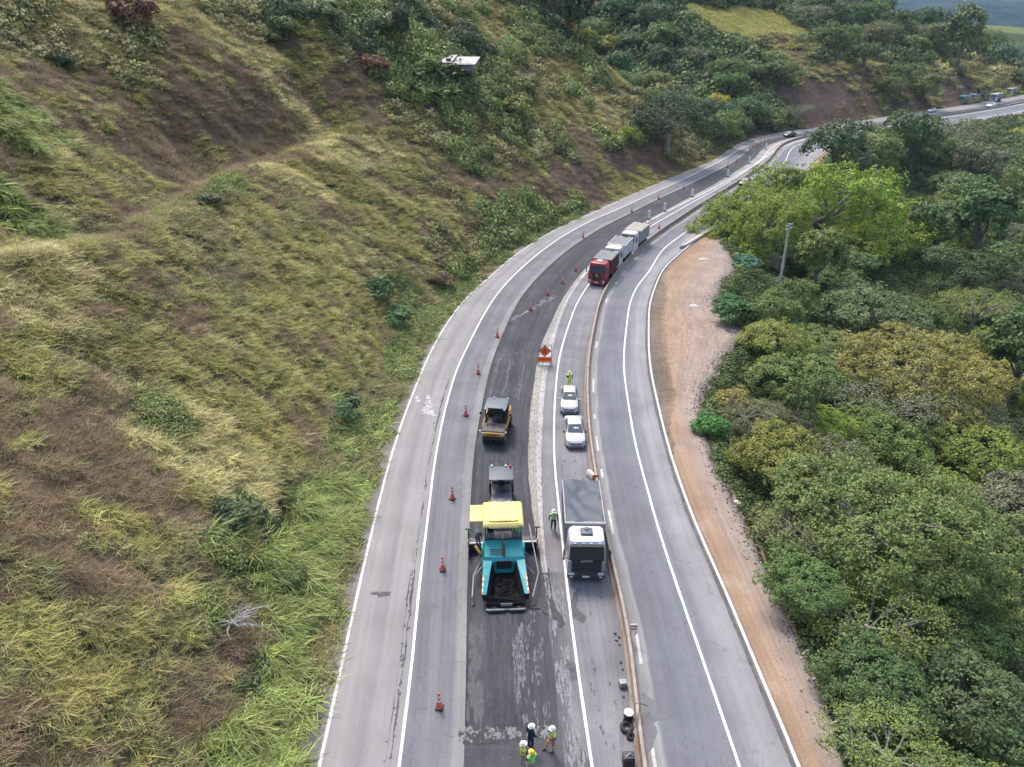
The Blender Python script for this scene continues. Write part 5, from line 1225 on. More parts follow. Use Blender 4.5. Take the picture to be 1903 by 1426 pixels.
# --- paver
def make_paver(loc, rz):
    r = root('paver', (*loc, ZT), rz, 'turquoise asphalt paver with yellow canopy and open black hopper in the dark trench', 'paver')
    # crawler tracks
    for sg in (-1, 1):
        mb = MB(); mb.prism([(2.0, .30), (2.15, .12), (2.5, .02), (4.9, .02), (5.25, .12), (5.4, .32), (5.25, .58), (2.25, .58)], 0, sg * .95, sg * 1.25); mb.build('crawler_track', RUB, r)
        # hopper wings: broad turquoise tops that taper to the front, black inside
        mb = MB()
        ri, ro, fi, fo = (sg * .82, 2.86, 1.60), (sg * 1.36, 2.86, 1.66), (sg * 1.24, .50, .90), (sg * 1.50, .46, .96)
        mb.add([ri, fi, (sg * .92, .62, .50), (sg * .55, 2.70, .50)], [(0, 1, 2, 3)]); mb.add([fi, fo, (sg * 1.42, .30, .60), (sg * .98, .45, .56)], [(0, 1, 2, 3)]); mb.add([ri, (sg * .62, 2.70, .58), (sg * .62, 2.86, .58), (sg * .9, 2.88, 1.5)], [(0, 1, 2, 3)])
        w_ = mb.build('hopper_wing', STICKY, r); x1 = sg * 1.47
        mb = MB(); mb.add([ri, ro, fo, fi], [(0, 1, 2, 3)]); mb.add([ro, fo, (sg * 1.50, .40, .52), (sg * 1.36, 2.86, .52)], [(0, 1, 2, 3)]); mb.add([(a[0], a[1], a[2] - .05) for a in (ri, ro, fo, fi)], [(0, 1, 2, 3)]); mb.tube([ri, fi], .03, 6)
        mb.build('wing_panel', TRQ, w_)
        mb = MB()
        for k in range(7):
            y = .48 + k * .19; z0 = .965 + k * .0555
            xx = 1.515 - (y - .46) * .0583; mb.add([(sg * xx, y, z0 - .34), (sg * (xx - .011), y + .19, z0 - .28), (sg * (xx - .011), y + .19, z0 + .03), (sg * xx, y, z0 - .03)], [(0, 1, 2, 3)], k % 2)
            mb.add([(sg * (xx - .10), y, z0 + .010), (sg * (xx - .015), y, z0 + .014), (sg * (xx - .026), y + .19, z0 + .07), (sg * (xx - .11), y + .19, z0 + .066)], [(0, 1, 2, 3)], k % 2)
        mb.build('warning_stripe', [STRIPE_O, STRIPE_W], w_)
    mb = MB(); mb.box((0, 1.7, .50), (1.30, 2.5, .08)); 
    for k in range(10): mb.box((0, .65 + k * .21, .55), (1.1, .04, .03))
    mb.build('conveyor', STICKY, r)
    mb = MB(); r_ = random.Random(5)
    for k in range(60): mb.box((r_.gauss(0, .45), r_.uniform(.7, 2.5), .60), (r_.uniform(.05, .25), r_.uniform(.05, .25), r_.uniform(.03, .12)), rot=(r_.random(), r_.random(), r_.random()))
    tag(mb.build('asphalt_mix', STICKY, r), kind='stuff')
    for sg in (-1, 1):
        mb = MB(); mb.tube([(sg * .5, 2.9, 1.45), (sg * .7, 2.7, 1.1), (sg * .95, 2.75, .75)], .03, 6); mb.build('hose', BLK, r)
        mb = MB(); mb.tube([(sg * 1.22, 4.36, 2.1), (sg * 1.22, 4.36, 2.75), (sg * 1.22, 5.6, 2.75), (sg * 1.22, 5.6, 1.75)], .025, 6); mb.build('handrail', GREYM, r)
        mb = MB(); mb.box((sg * 1.285, 3.65, 1.55), (.02, .9, .5)); mb.build('side_hatch', CHAR, r)
    mb = MB(); mb.add([(-1.15, .22, .50), (1.15, .22, .50), (1.40, .42, .86), (.95, .55, .66), (-.95, .55, .66), (-1.40, .42, .86)], [(0, 1, 2, 3, 4, 5)]); mb.box((0, .20, .36), (2.3, .12, .30), bev=.03); mb.build('hopper_apron', STICKY, r)
    mb = MB(); mb.box((.05, .12, .40), (.72, .02, .22)); mb.build('plate', GREYM, r)
    mb = MB(); mb.box((0, -.02, .14), (2.5, .14, .12), bev=.02); mb.cyl((-1.15, -.12, .20), (-.1, -.12, .20), .075, n=12); mb.cyl((.25, -.12, .20), (1.15, -.12, .20), .075, n=12); mb.build('push_roller', STEEL, r)
    # tractor body: sloping bonnet with louvres
    mb = MB(); mb.prism([(2.85, .55), (2.85, 1.55), (3.0, 1.80), (3.55, 2.06), (4.35, 2.10), (4.35, .55)], 0, -1.28, 1.28); b_ = mb.build('bonnet', TRQ, r)
    mb = MB(); th = math.atan2(.26, .55)
    for k in range(4): mb.box((-.38, 3.12 + k * .115, 1.866 + k * .0545), (1.05, .045, .03), rot=(th, 0, 0))
    mb.build('louvre', BLK, b_)
    mb = MB(); mb.box((0, 2.84, 1.25), (1.0, .06, .65)); mb.build('tunnel', BLK, r)
    for sg in (-1, 1):
        mb = MB(); mb.add([(sg * .56, 2.83, 1.55), (sg * 1.26, 2.83, 1.57), (sg * 1.24, 2.80, .95), (sg * .85, 2.80, .75)], [(0, 1, 2, 3)]); mb.build('front_panel', TRQ, r)
    mb = MB(); mb.tube([(-.08, 3.05, 1.6), (-.08, 3.05, 3.3), (-.02, 3.4, 3.5)], .05, 8); mb.tube([(.02, 3.0, 1.55), (.02, 3.0, 2.9)], .035, 8); mb.build('exhaust_pipe', BRN, r)
    # platform, seats, consoles
    mb = MB(); mb.box((0, 4.95, 1.72), (2.5, 1.25, .10)); mb.box((0, 4.36, 2.12), (2.55, .06, .10)); mb.box((0, 5.0, 1.2), (2.2, 1.2, .9)); mb.build('platform', CHAR, r)
    for sx_ in (-.85, .85):
        mb = MB(); mb.box((sx_, 5.15, 2.05), (.48, .46, .12), bev=.04); mb.box((sx_, 5.40, 2.40), (.46, .12, .62), bev=.05); mb.cyl((sx_, 5.15, 1.77), (sx_, 5.15, 2.0), .06); mb.build('seat', BLK, r, 40)
        mb = MB(); mb.box((sx_, 4.62, 2.25), (.50, .22, .36), rot=(-.4, 0, 0), bev=.04); mb.cyl((sx_, 4.65, 1.77), (sx_, 4.65, 2.15), .06); mb.build('control_console', GRYP, r, 40)
    mb = MB()
    for k in range(11): mb.box((-.25 + k * .055, 4.72, 2.20 + .02 * (k % 3)), (.05, .03, .30), mi=k % 2)
    mb.build('stripe_board', [mat('red_board', (.42, .02, .03), .5), STRIPE_W], r)
    # canopy: ribbed yellow roof with a raised front lip, and the folding side roof
    zr = 3.62; mb = MB(); nx_ = 24; V = []
    ys = [4.05, 4.10, 4.22, 4.6, 5.4, 6.1, 6.45, 6.5]; zs = [-.16, -.08, 0, .05, .07, .05, .02, -.1]
    for y, z in zip(ys, zs):
        for i in range(nx_ + 1):
            x = -1.34 + 2.68 * i / nx_; inn = abs(x) < 1.02 - max(0, (4.6 - y)) * .15
            V.append((x, y - (.10 if abs(x) < .95 and y < 4.3 else 0), zr + z + (.035 if inn and 4.15 < y < 6.4 else 0) - .10 * max(0, abs(x) - 1.27) / .07 + (.010 if (i % 2 and y > 4.3) else 0)))
    n1 = nx_ + 1; mb.add(V, [(j * n1 + i, j * n1 + i + 1, (j + 1) * n1 + i + 1, (j + 1) * n1 + i) for j in range(len(ys) - 1) for i in range(nx_)])
    V2 = [(x, y, z - .09) for x, y, z in V]; mb.add(V2, [(j * n1 + i, (j + 1) * n1 + i, (j + 1) * n1 + i + 1, j * n1 + i + 1) for j in range(len(ys) - 1) for i in range(nx_)])
    cn = mb.build('canopy', YEL, r, 30)
    mb = MB(); mb.prism([(-.96, 4.33), (-.80, 4.24), (.80, 4.24), (.96, 4.33), (1.06, 6.0), (1.02, 6.0), (.92, 4.40), (.78, 4.30), (-.78, 4.30), (-.92, 4.40), (-1.02, 6.0), (-1.06, 6.0)], 2, zr + .085, zr + .125); mb.build('canopy_rib', mat('dark_yellow_trim', (.50, .40, .07), .6), cn)  # rib in a darker yellow than the canopy
    lettering(cn, 'VÖGELE', .24, (.05, 4.215, zr + .075), (.75, 0, 0), BLK)
    mb = MB(); mb.box((-1.78, 5.45, zr - .12), (.86, 1.75, .06), bev=.02)
    for k in range(7): mb.box((-2.12 + k * .115, 5.45, zr - .083), (.05, 1.66, .016))
    mb.build('side_roof', YEL, r)
    mb = MB(); canopy_posts(mb, 1.18, 4.45, 6.1, 1.75, zr); mb.build('canopy_post', CHAR, r)
    # screed with end plates and walkway
    mb = MB(); mb.box((0, 5.95, .42), (4.7, .75, .62), bev=.04); mb.box((0, 6.35, .30), (4.75, .5, .3), bev=.03); mb.build('screed', CHAR, r)
    mb = MB(); mb.box((-1.85, 5.60, .80), (.95, .10, .10)); mb.box((1.85, 5.60, .80), (.95, .10, .10)); mb.build('screed_rail', STRIPE_W, r)
    for sg in (-1, 1):
        mb = MB(); mb.box((sg * 2.38, 5.75, .42), (.06, 1.5, .70)); mb.build('end_plate', STEEL, r)
        mb = MB(); mb.cyl((sg * 2.38, 6.1, .75), (sg * 2.38, 6.1, 1.65), .045); mb.box((sg * 2.38, 6.1, 1.68), (.45, .12, .08), bev=.02); mb.cyl((sg * 2.38, 5.2, .75), (sg * 2.38, 5.2, 1.35), .035); mb.build('screed_control', CHAR, r)
        mb = MB(); mb.tube([(sg * 1.30, 2.4, .75), (sg * 1.36, 4.0, .85), (sg * 1.45, 5.8, .75)], .09, 8); mb.build('pull_arm', TRQ, r)
        # long levelling beam on each flank
        y0 = .2 if sg > 0 else .35; xa, xb = (2.35, 1.72) if sg > 0 else (-2.0, -2.10)
        mb = MB(); mb.tube([(xb, y0 + .3, .62), (xa * .85 + xb * .15, 2.6, .70), (xa * .8, 6.6 if sg > 0 else 3.6, 1.5 if sg > 0 else .78)], .045, 8); mb.cyl((xb, y0 + .3, .62), (xb, y0 + .3, .10), .03); mb.cyl((xb, y0 + .15, .10), (xb, y0 + .45, .10), .05)
        mb.build('levelling_beam', GREYM, r)
        mb = MB(); mb.tube([(sg * 1.28, 3.3, 1.0), (sg * 1.95, 2.5, .72)], .03, 6); mb.tube([(sg * 1.28, 4.2, 1.4), (sg * 2.0, 3.6, .80)], .03, 6); mb.build('beam_bracket', STEEL, r)
    mb = MB(); mb.box((-1.72, 4.45, 1.2), (.18, .75, .12), rot=(.2, 0, .5), bev=.03); mb.build('folding_step', ORY, r)
    return r
pp = at(940, 1132, .1); make_paver(pp, heading(940, 1080) + .01)

# --- tandem steel roller right behind the paver
def make_tandem(loc, rz):
    r = root('roller', (*loc, ZT), rz, 'grey-canopied steel drum roller working close behind the paver', 'roller', 'rollers on the new asphalt')
    for y in (.65, 3.7):
        mb = MB(); rings = [[(x, y + q * math.cos(2 * math.pi * k / 28), .62 + q * math.sin(2 * math.pi * k / 28)) for k in range(28)] for q, x in ((.52, -.80), (.62, -.80), (.62, .80), (.52, .80), (.50, .72))]
        mb.loft(rings); mb.build('drum', STEEL, r, 40)
        mb = MB()
        for sg in (-1, 1): mb.box((sg * .90, y, .85), (.12, .62, .75), bev=.04)
        mb.box((0, y, 1.35), (1.9, .95, .22), bev=.06); mb.build('drum_yoke', ORY if y < 1 else CHAR, r, 40)
    mb = MB(); mb.box((0, 1.0, 1.58), (1.55, 1.25, .50), bev=.10); mb.box((0, .62, 1.86), (.50, .42, .10), bev=.03); b_ = mb.build('bonnet', GRYP, r, 40)
    mb = MB()
    for x in (-.62, -.42, -.2, .2, .42, .62): mb.box((x, .42, 1.75), (.05, .20, .34), rot=(.5, 0, 0))
    mb.build('guard_bar', GREYM, r)
    for sg in (-1, 1):
        mb = MB(); mb.cyl((sg * .82, .52, 1.45), (sg * .95, .52, 1.45), .20, n=18); mb.build('hub', ORY, r, 40)
        mb = MB(); mb.tube([(sg * .5, .36, 1.55), (sg * .5, .30, 1.85)], .03, 6); mb.box((sg * .5, .28, 1.92), (.16, .1, .12), bev=.02); mb.build('work_lamp', LAMP, r)
    mb = MB(); mb.box((0, 2.35, 1.15), (1.5, 1.6, .80), bev=.08); mb.box((0, 3.6, 1.60), (1.45, 1.0, .45), bev=.1); mb.build('frame', CHAR, r, 40)
    mb = MB(); mb.box((0, 2.45, 1.85), (.50, .48, .12), bev=.04); mb.box((0, 2.72, 2.20), (.48, .12, .62), bev=.05); mb.build('seat', BLK, r, 40)
    mb = MB(); mb.cyl((0, 1.95, 1.6), (0, 1.82, 2.15), .04); mb.box((0, 1.80, 2.18), (.45, .25, .12), rot=(-.4, 0, 0), bev=.03); mb.build('control_console', CHAR, r, 40)
    mb = MB(); mb.box((0, 2.35, 3.02), (1.80, 1.75, .10), bev=.05); cn = mb.build('canopy', GRYP, r, 40)
    mb = MB(); canopy_posts(mb, .82, 1.62, 3.1, 1.4, 3.0, .045); mb.box((0, 3.12, 2.4), (1.6, .04, .9)); mb.build('canopy_post', BLK, r)
    mb = MB(); mb.cyl((.70, 3.05, 3.06), (.70, 3.05, 3.28), .09, .07); mb.build('beacon', REDL, cn)
    for x in (-.7, .35): 
        mb = MB(); mb.box((x, 3.2, 3.12), (.18, .12, .14), bev=.03); mb.build('work_lamp', LAMP, cn)
    return r
make_tandem(at(932, 953, 1.3) + np.array([0, .2]), heading(932, 930))
# --- pneumatic tyred roller
def make_tyre_roller(loc, rz):
    r = root('roller', (*loc, ZT), rz, 'tyred roller with grey canopy and orange front bar in the fresh dark lane', 'roller', 'rollers on the new asphalt')
    for x in (-.78, -.26, .26, .78): wheel(r, x, .75, .50, .38, ORY)
    for x in (-.95, -.48, 0, .48, .95): wheel(r, x, 3.75, .50, .36, ORY)
    mb = MB(); mb.box((0, 2.25, .95), (1.70, 4.2, .75), bev=.08); mb.build('frame', CHAR, r, 40)
    mb = MB(); mb.box((0, .75, 1.32), (2.05, 1.5, .50), bev=.08, top=(.97, .95)); dk = mb.build('front_deck', mat('dusty_deck', (.115, .105, .10), .8, var=.25, dirt=.4), r, 40)
    mb = MB(); mb.box((0, .75, 1.585), (.03, 1.25, .02)); mb.lathe([(.07, 0), (.06, .06), (.01, .07)], (-.1, 1.1, 1.58), 10); mb.lathe([(.07, 0), (.06, .06), (.01, .07)], (-.65, .95, 1.58), 10); mb.lathe([(.08, 0), (.06, .07), (.01, .08)], (.6, .8, 1.58), 10); mb.build('deck_cap', BLK, dk)
    mb = MB(); mb.box((0, -.03, 1.28), (2.10, .14, .34), bev=.05); bar_ = mb.build('front_bar', ORY, r, 40)
    lettering(bar_, 'HAMM', .2, (0, -.105, 1.28), (math.pi / 2, 0, 0), BLK)
    for sg in (-1, 1):
        mb = MB(); mb.box((sg * .80, -.105, 1.30), (.30, .03, .14), bev=.01); mb.build('headlight', LAMP, r)
        mb = MB(); mb.box((sg * 1.12, .05, 1.52), (.14, .12, .14), bev=.03); mb.build('marker_lamp', LAMP, r)
        mb = MB(); mb.box((sg * 1.03, 2.5, 1.40), (.10, 3.4, .42), bev=.04); mb.box((sg * .98, 3.2, 1.75), (.12, 1.8, .40), bev=.04); mb.build('side_panel', ORY, r, 40)
        mb = MB(); mb.tube([(sg * 1.0, 1.7, 2.35), (sg * 1.28, 1.55, 2.4)], .02, 6); mb.box((sg * 1.30, 1.55, 2.42), (.20, .06, .24), bev=.02); mb.build('mirror', BLK, r)
    mb = MB(); mb.box((0, 3.75, 1.62), (1.85, 1.35, .65), bev=.12); mb.build('engine_hood', CHAR, r, 40)
    mb = MB(); mb.box((0, 2.35, 1.75), (.50, .48, .12), bev=.04); mb.box((0, 2.62, 2.1), (.48, .12, .62), bev=.05); mb.build('seat', BLK, r, 40)
    mb = MB(); mb.cyl((0, 1.8, 1.5), (0, 1.72, 2.0), .04); mb.cyl((0, 1.72, 2.0), (0, 1.69, 2.03), .20); mb.box((.35, 1.75, 1.95), (.3, .2, .5), bev=.04); mb.build('steering_column', CHAR, r, 40)
    mb = MB(); mb.box((0, 2.45, 2.98), (1.95, 1.9, .10), bev=.05); cn = mb.build('canopy', mat('slate_canopy', (.105, .120, .142), .5, var=.1, dirt=.2), r, 40)
    mb = MB(); canopy_posts(mb, .88, 1.62, 3.25, 1.3, 2.96, .05); mb.box((0, 3.28, 2.35), (1.7, .04, .95)); mb.build('canopy_post', BLK, r)
    for x in (-.85, .8):
        mb = MB(); mb.box((x, 1.47, 2.92), (.16, .10, .14), bev=.02); mb.build('work_lamp', LAMP, cn)
    for x in (-.35, .85):
        mb = MB(); mb.cyl((x, 3.2, 3.03), (x, 3.2, 3.18), .08, .06); mb.build('beacon', LAMP, cn)
    return r
pt = at(916, 830, .0); make_tyre_roller(pt, heading(922, 800) - .10)

# ---------------------------------------------------------------- cones, posts, sign
CONE_O = mat('cone_orange', (.80, .13, .09), .5, var=.1, dirt=.08); CONE_W = mat('cone_white', (.72, .71, .70), .4, var=.05)
def cone_proto():
    mb = MB(); n = 18
    mb.box((0, 0, .035), (.46, .46, .07), bev=.03); base = mb.mesh('base', [RUB], 40)
    mb = MB(); prof = [(.185, .07), (.17, .16), (.145, .34), (.13, .48), (.125, .52), (.112, .66), (.105, .70), (.097, .78), (.085, .92), (.06, 1.08), (.03, 1.10)]
    cols = [0, 0, 0, 0, 1, 0, 0, 1, 0, 0]
    V = []
    for q, z in prof:
        V += [(q * math.cos(2 * math.pi * k / n), q * math.sin(2 * math.pi * k / n), z) for k in range(n)]
    mb.v = V
    for i in range(len(prof) - 1):
        for k in range(n): mb.f.append((i * n + k, i * n + (k + 1) % n, (i + 1) * n + (k + 1) % n, (i + 1) * n + k)); mb.m.append(cols[i])
    mb.f.append(tuple(range((len(prof) - 1) * n, len(prof) * n))); mb.m.append(0)
    return base, mb.mesh('body', [CONE_O, CONE_W], 40)
CB, CM = cone_proto()
def cone(px, py, label, z=0., sc_=1., group='traffic cones'):
    p = at(px, py, z); o = root('traffic_cone', (p[0], p[1], z), random.uniform(0, 1.5), label, 'traffic cone', group); o.scale = (sc_ * .95, sc_ * .95, sc_ * 1.08)
    link('base', CB, o); link('body', CM, o); return o
for px, py, lab in ((817, 1316, 'orange and white traffic cone nearest the four workers'), (823, 1060, 'orange and white traffic cone level with the paver hopper'), (841, 928, 'orange and white traffic cone level with the steel drum roller'),
                    (866, 773, 'traffic cone level with the tyred roller'), (889, 695, 'traffic cone one step past the tyred roller'), (924.5, 627, 'traffic cone on the scuffed edge of the dark lane')):
    cone(px, py, lab)
for px, py, lab in ((986, 577, 'traffic cone first out on the dark lane past the scuffed edge'), (1018, 549, 'traffic cone amid pale dust on the dark lane'), (1045.5, 527, 'traffic cone third across the dark lane'), (1070, 504, 'traffic cone on the dark lane next to the milled strip by the red truck')):
    cone(px, py, lab, ZT)
FARC = [(1083.5, 442), (1174, 394), (1224, 370), (1270, 351), (1352, 311), (1369, 301)]
FARL = ['slim cone on the lane edge level with the red truck', 'slim cone on the lane edge past the queued trucks', 'slim cone second past the queued trucks', 'slim cone third past the queued trucks', 'slim cone in the shade of the spreading tree', 'slim cone just beyond the spreading tree shade']
for (px, py), lab in zip(FARC, FARL): cone(px, py, lab)
for (px, py), lab in zip([(1204.5, 424), (1224.6, 425)], ['slim cone on the white line behind the last queued truck', 'slim cone between the white line and the barrier behind the queued trucks']): cone(px, py, lab)
NAMES = ['first', 'second', 'third', 'fourth', 'fifth', 'sixth', 'seventh']
for k, (px, py) in enumerate([(1394, 277), (1399, 274), (1404, 271), (1409, 268.5), (1414, 266), (1420, 264), (1427, 262)]):
    cone(px, py, f'{NAMES[k]} slim cone of the close row beyond the spreading tree', sc_=1.05, group='close row of cones at the far bend')
# white barrels with dark bands along the strip
def barrel_proto():
    mb = MB(); n = 14; prof = [(.26, 0), (.26, .10), (.20, .12), (.19, .45), (.185, .47), (.175, .72), (.17, .74), (.155, 1.02), (.09, 1.08)]; cols = [1, 1, 0, 2, 0, 2, 0, 0]
    for q, z in prof: mb.v += [(q * math.cos(2 * math.pi * k / n), q * math.sin(2 * math.pi * k / n), z) for k in range(n)]
    for i in range(len(prof) - 1):
        for k in range(n): mb.f.append((i * n + k, i * n + (k + 1) % n, (i + 1) * n + (k + 1) % n, (i + 1) * n + k)); mb.m.append(cols[i])
    mb.f.append(tuple(range((len(prof) - 1) * n, len(prof) * n))); mb.m.append(0)
    return mb.mesh('traffic_barrel', [CONE_W, RUB, mat('faded_orange', (.55, .28, .18), .5)], 40)
BM = barrel_proto()
for k, (px, py) in enumerate([(1206, 408), (1235, 393), (1286, 366), (1352, 329), (1392, 304), (1423, 278)]):
    p = at(px, py); o = link('traffic_barrel', BM); o.location = (p[0], p[1], 0); o.scale = (1.25, 1.25, 1.5)
    tag(o, f'white channelling barrel on the strip, {NAMES[k]} past the queued trucks', 'barrel', 'white barrels along the concrete strip')
# orange works sign
def make_sign(loc, rz):
    r = root('road_sign', (*loc, .01), rz, 'orange diamond roadworks sign with digging figure above an orange text plate', 'sign')
    OR_ = mat('sign_orange', (.85, .13, .015), .5, var=.05)
    mb = MB()
    for x in (-.70, .70): mb.cyl((x, 0, 0), (x, 0, 2.3), .03, n=8); mb.tube([(x, 0, 1.2), (x, .7, .03)], .025, 6); mb.box((x, .0, .03), (.06, .9, .05))
    mb.box((0, 0, .25), (1.45, .05, .05)); mb.box((0, 0, 2.3), (1.45, .05, .05)); mb.build('frame', mat('blue_grey_steel', (.20, .22, .30), .5), r)
    c = (0, -.05, 1.62); s_ = .68
    mb = MB(); mb.prism([(-s_, c[2]), (0, c[2] - s_), (s_, c[2]), (0, c[2] + s_)], 1, -.065, -.045)
    d = mb.build('diamond_plate', OR_, r)
    s2 = s_ - .05; mb = MB()
    for a, b2 in (((-s2, 0), (0, -s2)), ((0, -s2), (s2, 0)), ((s2, 0), (0, s2)), ((0, s2), (-s2, 0))): mb.tube([(a[0], -.068, c[2] + a[1]), (b2[0], -.068, c[2] + b2[1])], .012, 4)
    # digging man pictogram
    def fl(pts): mb.prism([(x, c[2] + z) for x, z in pts], 1, -.074, -.067)
    fl([(.06 * math.cos(a) + .02, .26 + .06 * math.sin(a)) for a in np.linspace(0, 6.28, 12, endpoint=False)])
    fl([(-.06, .20), (.06, .20), (.05, -.04), (-.07, -.04)]); fl([(-.07, -.04), (-.01, -.04), (-.10, -.32), (-.16, -.30)]); fl([(.0, -.04), (.06, -.04), (.14, -.30), (.08, -.32)]); fl([(-.05, .18), (-.02, .12), (-.20, -.02), (-.23, .03)]); fl([(-.26, .10), (-.23, .12), (-.08, -.20), (-.11, -.22)])
    mb.build('pictogram', BLK, d)
    mb = MB(); mb.prism([(-.76, .34), (.76, .34), (.76, .92), (-.76, .92)], 1, -.06, -.04); t_ = mb.build('text_plate', OR_, r)
    lettering(t_, 'TRECHO EM OBRAS', .115, (0, -.068, .63), (math.pi / 2, 0, 0), BLK)
    return r
make_sign(at(1012, 678), heading(1012, 678) * .35)

# ---------------------------------------------------------------- people
SKIN = mat('skin', (.30, .17, .11), .6, var=.08); BOOT = mat('boot_leather', (.03, .026, .024), .7)
def person(loc, rz, label, pose, mats_, vest=None, helmet=(.8, .8, .8), stripes=True, hgt=1.0, z=0., bands=False, name='person'):
    """one skinned body; helmet and vest are children.  pose overrides joint positions (front is -Y)"""
    J = dict(pel=(0, 0, .95), bel=(0, 0, 1.08), che=(0, -.01, 1.28), nec=(0, 0, 1.47), hea=(0, -.02, 1.60), top=(0, -.01, 1.72), nose=(0, -.115, 1.60),
             shL=(.19, 0, 1.42), elL=(.25, .02, 1.14), wrL=(.24, -.08, .90), haL=(.235, -.10, .83), shR=(-.19, 0, 1.42), elR=(-.25, .02, 1.14), wrR=(-.24, -.08, .90), haR=(-.235, -.10, .83),
             hiL=(.10, 0, .90), knL=(.11, -.02, .49), anL=(.11, .02, .09), toL=(.12, -.16, .04), hiR=(-.10, 0, .90), knR=(-.11, -.02, .49), anR=(-.11, .02, .09), toR=(-.12, -.16, .04))
    J.update(pose)
    R_ = dict(pel=.145, bel=.135, che=.155, nec=.062, hea=.092, top=.075, nose=.018, sh=.085, el=.058, wr=.042, ha=.034, hi=.10, kn=.072, an=.052, to=.042)
    E_ = [('pel', 'bel'), ('bel', 'che'), ('che', 'nec'), ('nec', 'hea'), ('hea', 'top'), ('hea', 'nose')]
    for s_ in 'LR': E_ += [('che', 'sh' + s_), ('sh' + s_, 'el' + s_), ('el' + s_, 'wr' + s_), ('wr' + s_, 'ha' + s_), ('pel', 'hi' + s_), ('hi' + s_, 'kn' + s_), ('kn' + s_, 'an' + s_), ('an' + s_, 'to' + s_)]
    names = list(J); pos = [Vector(J[n]) for n in names]; rad = [R_.get(n, R_.get(n[:2], .05)) for n in names]; edges = [(names.index(a), names.index(b)) for a, b in E_]
    # fingers: four unequal, bent, and a thumb from the side of the palm
    for s_ in 'LR':
        w_, h_ = Vector(J['wr' + s_]), Vector(J['ha' + s_]); d = (h_ - w_).normalized(); side = d.cross(Vector((1 if s_ == 'L' else -1, 0, 0))); side = side.normalized() if side.length > .1 else Vector((0, 1, 0)); nrm = d.cross(side).normalized()
        for k, (off_, ln) in enumerate(((-.03, .07), (-.01, .08), (.01, .075), (.03, .06))):
            b0 = h_ + side * off_ + d * .02; b1 = b0 + d * ln * .55; b2 = b1 + (d * .7 + nrm * .6).normalized() * ln * .5
            i0 = len(pos); pos += [b0, b1, b2]; rad += [.0095, .009, .008]; edges += [(names.index('ha' + s_), i0), (i0, i0 + 1), (i0 + 1, i0 + 2)]; names += ['fi'] * 3
        i0 = len(pos); b0 = w_.lerp(h_, .6) - side * .04; pos += [b0, b0 + d * .045 - side * .02]; rad += [.011, .009]; edges += [(names.index('wr' + s_), i0), (i0, i0 + 1)]; names += ['fi'] * 2
    me = bpy.data.meshes.new('body'); me.from_pydata([tuple(p) for p in pos], edges, []); ob = bpy.data.objects.new('body', me); COL.objects.link(ob)
    md = ob.modifiers.new('skin', 'SKIN'); md.use_smooth_shade = True; sv = me.skin_vertices[0].data
    for i, q in enumerate(rad): sv[i].radius = (q, q * (.78 if names[i] in ('pel', 'bel', 'che') else 1)); sv[i].use_root = (i == 0)
    sub = ob.modifiers.new('sub', 'SUBSURF'); sub.levels = 1; sub.render_levels = 1
    dg = bpy.context.evaluated_depsgraph_get(); dg.update(); bm_ = bpy.data.meshes.new_from_object(ob.evaluated_get(dg)); bpy.data.objects.remove(ob)
    r = root(name, (*loc, z), rz, label, 'person'); r.scale = (hgt,) * 3
    bm_.materials.clear()
    for q in (SKIN, mats_['top'], mats_['leg'], BOOT, STRIPE_W): bm_.materials.append(q)
    segs = [(Vector(J[a]), Vector(J[b]), a, b) for a, b in E_]; mi = []; torso = []
    for f in bm_.polygons:
        c = f.center; best = min(segs, key=lambda q: ((c - q[0].lerp(q[1], max(0, min(1, (c - q[0]).dot(q[1] - q[0]) / max(1e-6, (q[1] - q[0]).length_squared))))).length))
        a, b2 = best[2], best[3]; k = 1
        if b2 in ('hea', 'top', 'nose'): k = 0
        elif b2[:2] == 'ha': k = 0
        elif b2[:2] in ('wr', 'el', 'sh') or b2 in ('che', 'nec'): k = 1
        elif b2 == 'bel': k = 1 if c.z > J['pel'][2] + .06 else 2
        elif b2[:2] in ('kn', 'hi'): k = 2
        elif b2[:2] == 'an': k = 2 if c.z > J[b2][2] + .06 else 3
        elif b2[:2] == 'to': k = 3
        if b2[:2] == 'wr' and (c - best[1]).length < .03: k = 0
        if bands and k == 2:
            t_ = (c.z) % .22
            if t_ < .05 and c.z < .75: k = 4
        mi.append(k); torso.append(b2 in ('bel', 'che', 'nec') or b2[:2] == 'sh' or (b2[:2] == 'el' and (c - best[0]).length < .10))
    bm_.polygons.foreach_set('material_index', mi); bm_.polygons.foreach_set('use_smooth', [True] * len(mi)); link('body', bm_, r)
    if vest:
        vv = MB(); used = {}
        for f, t_ in zip(bm_.polygons, torso):
            if not t_ or f.center.z > J['nec'][2] + .0: continue
            ids = []
            for vi in f.vertices:
                if vi not in used: used[vi] = len(vv.v); v = bm_.vertices[vi]; vv.v.append(tuple(v.co + v.normal * .016))
                ids.append(used[vi])
            vv.f.append(tuple(ids)); rel = f.center.z - J['pel'][2]; vv.m.append(1 if stripes and (.10 < rel < .16 or (.05 < abs(f.center.x) < .12 and rel > .22 and f.center.y < 0)) else 0)
        vv.build('vest', [vest, STRIPE_W], r, 60)
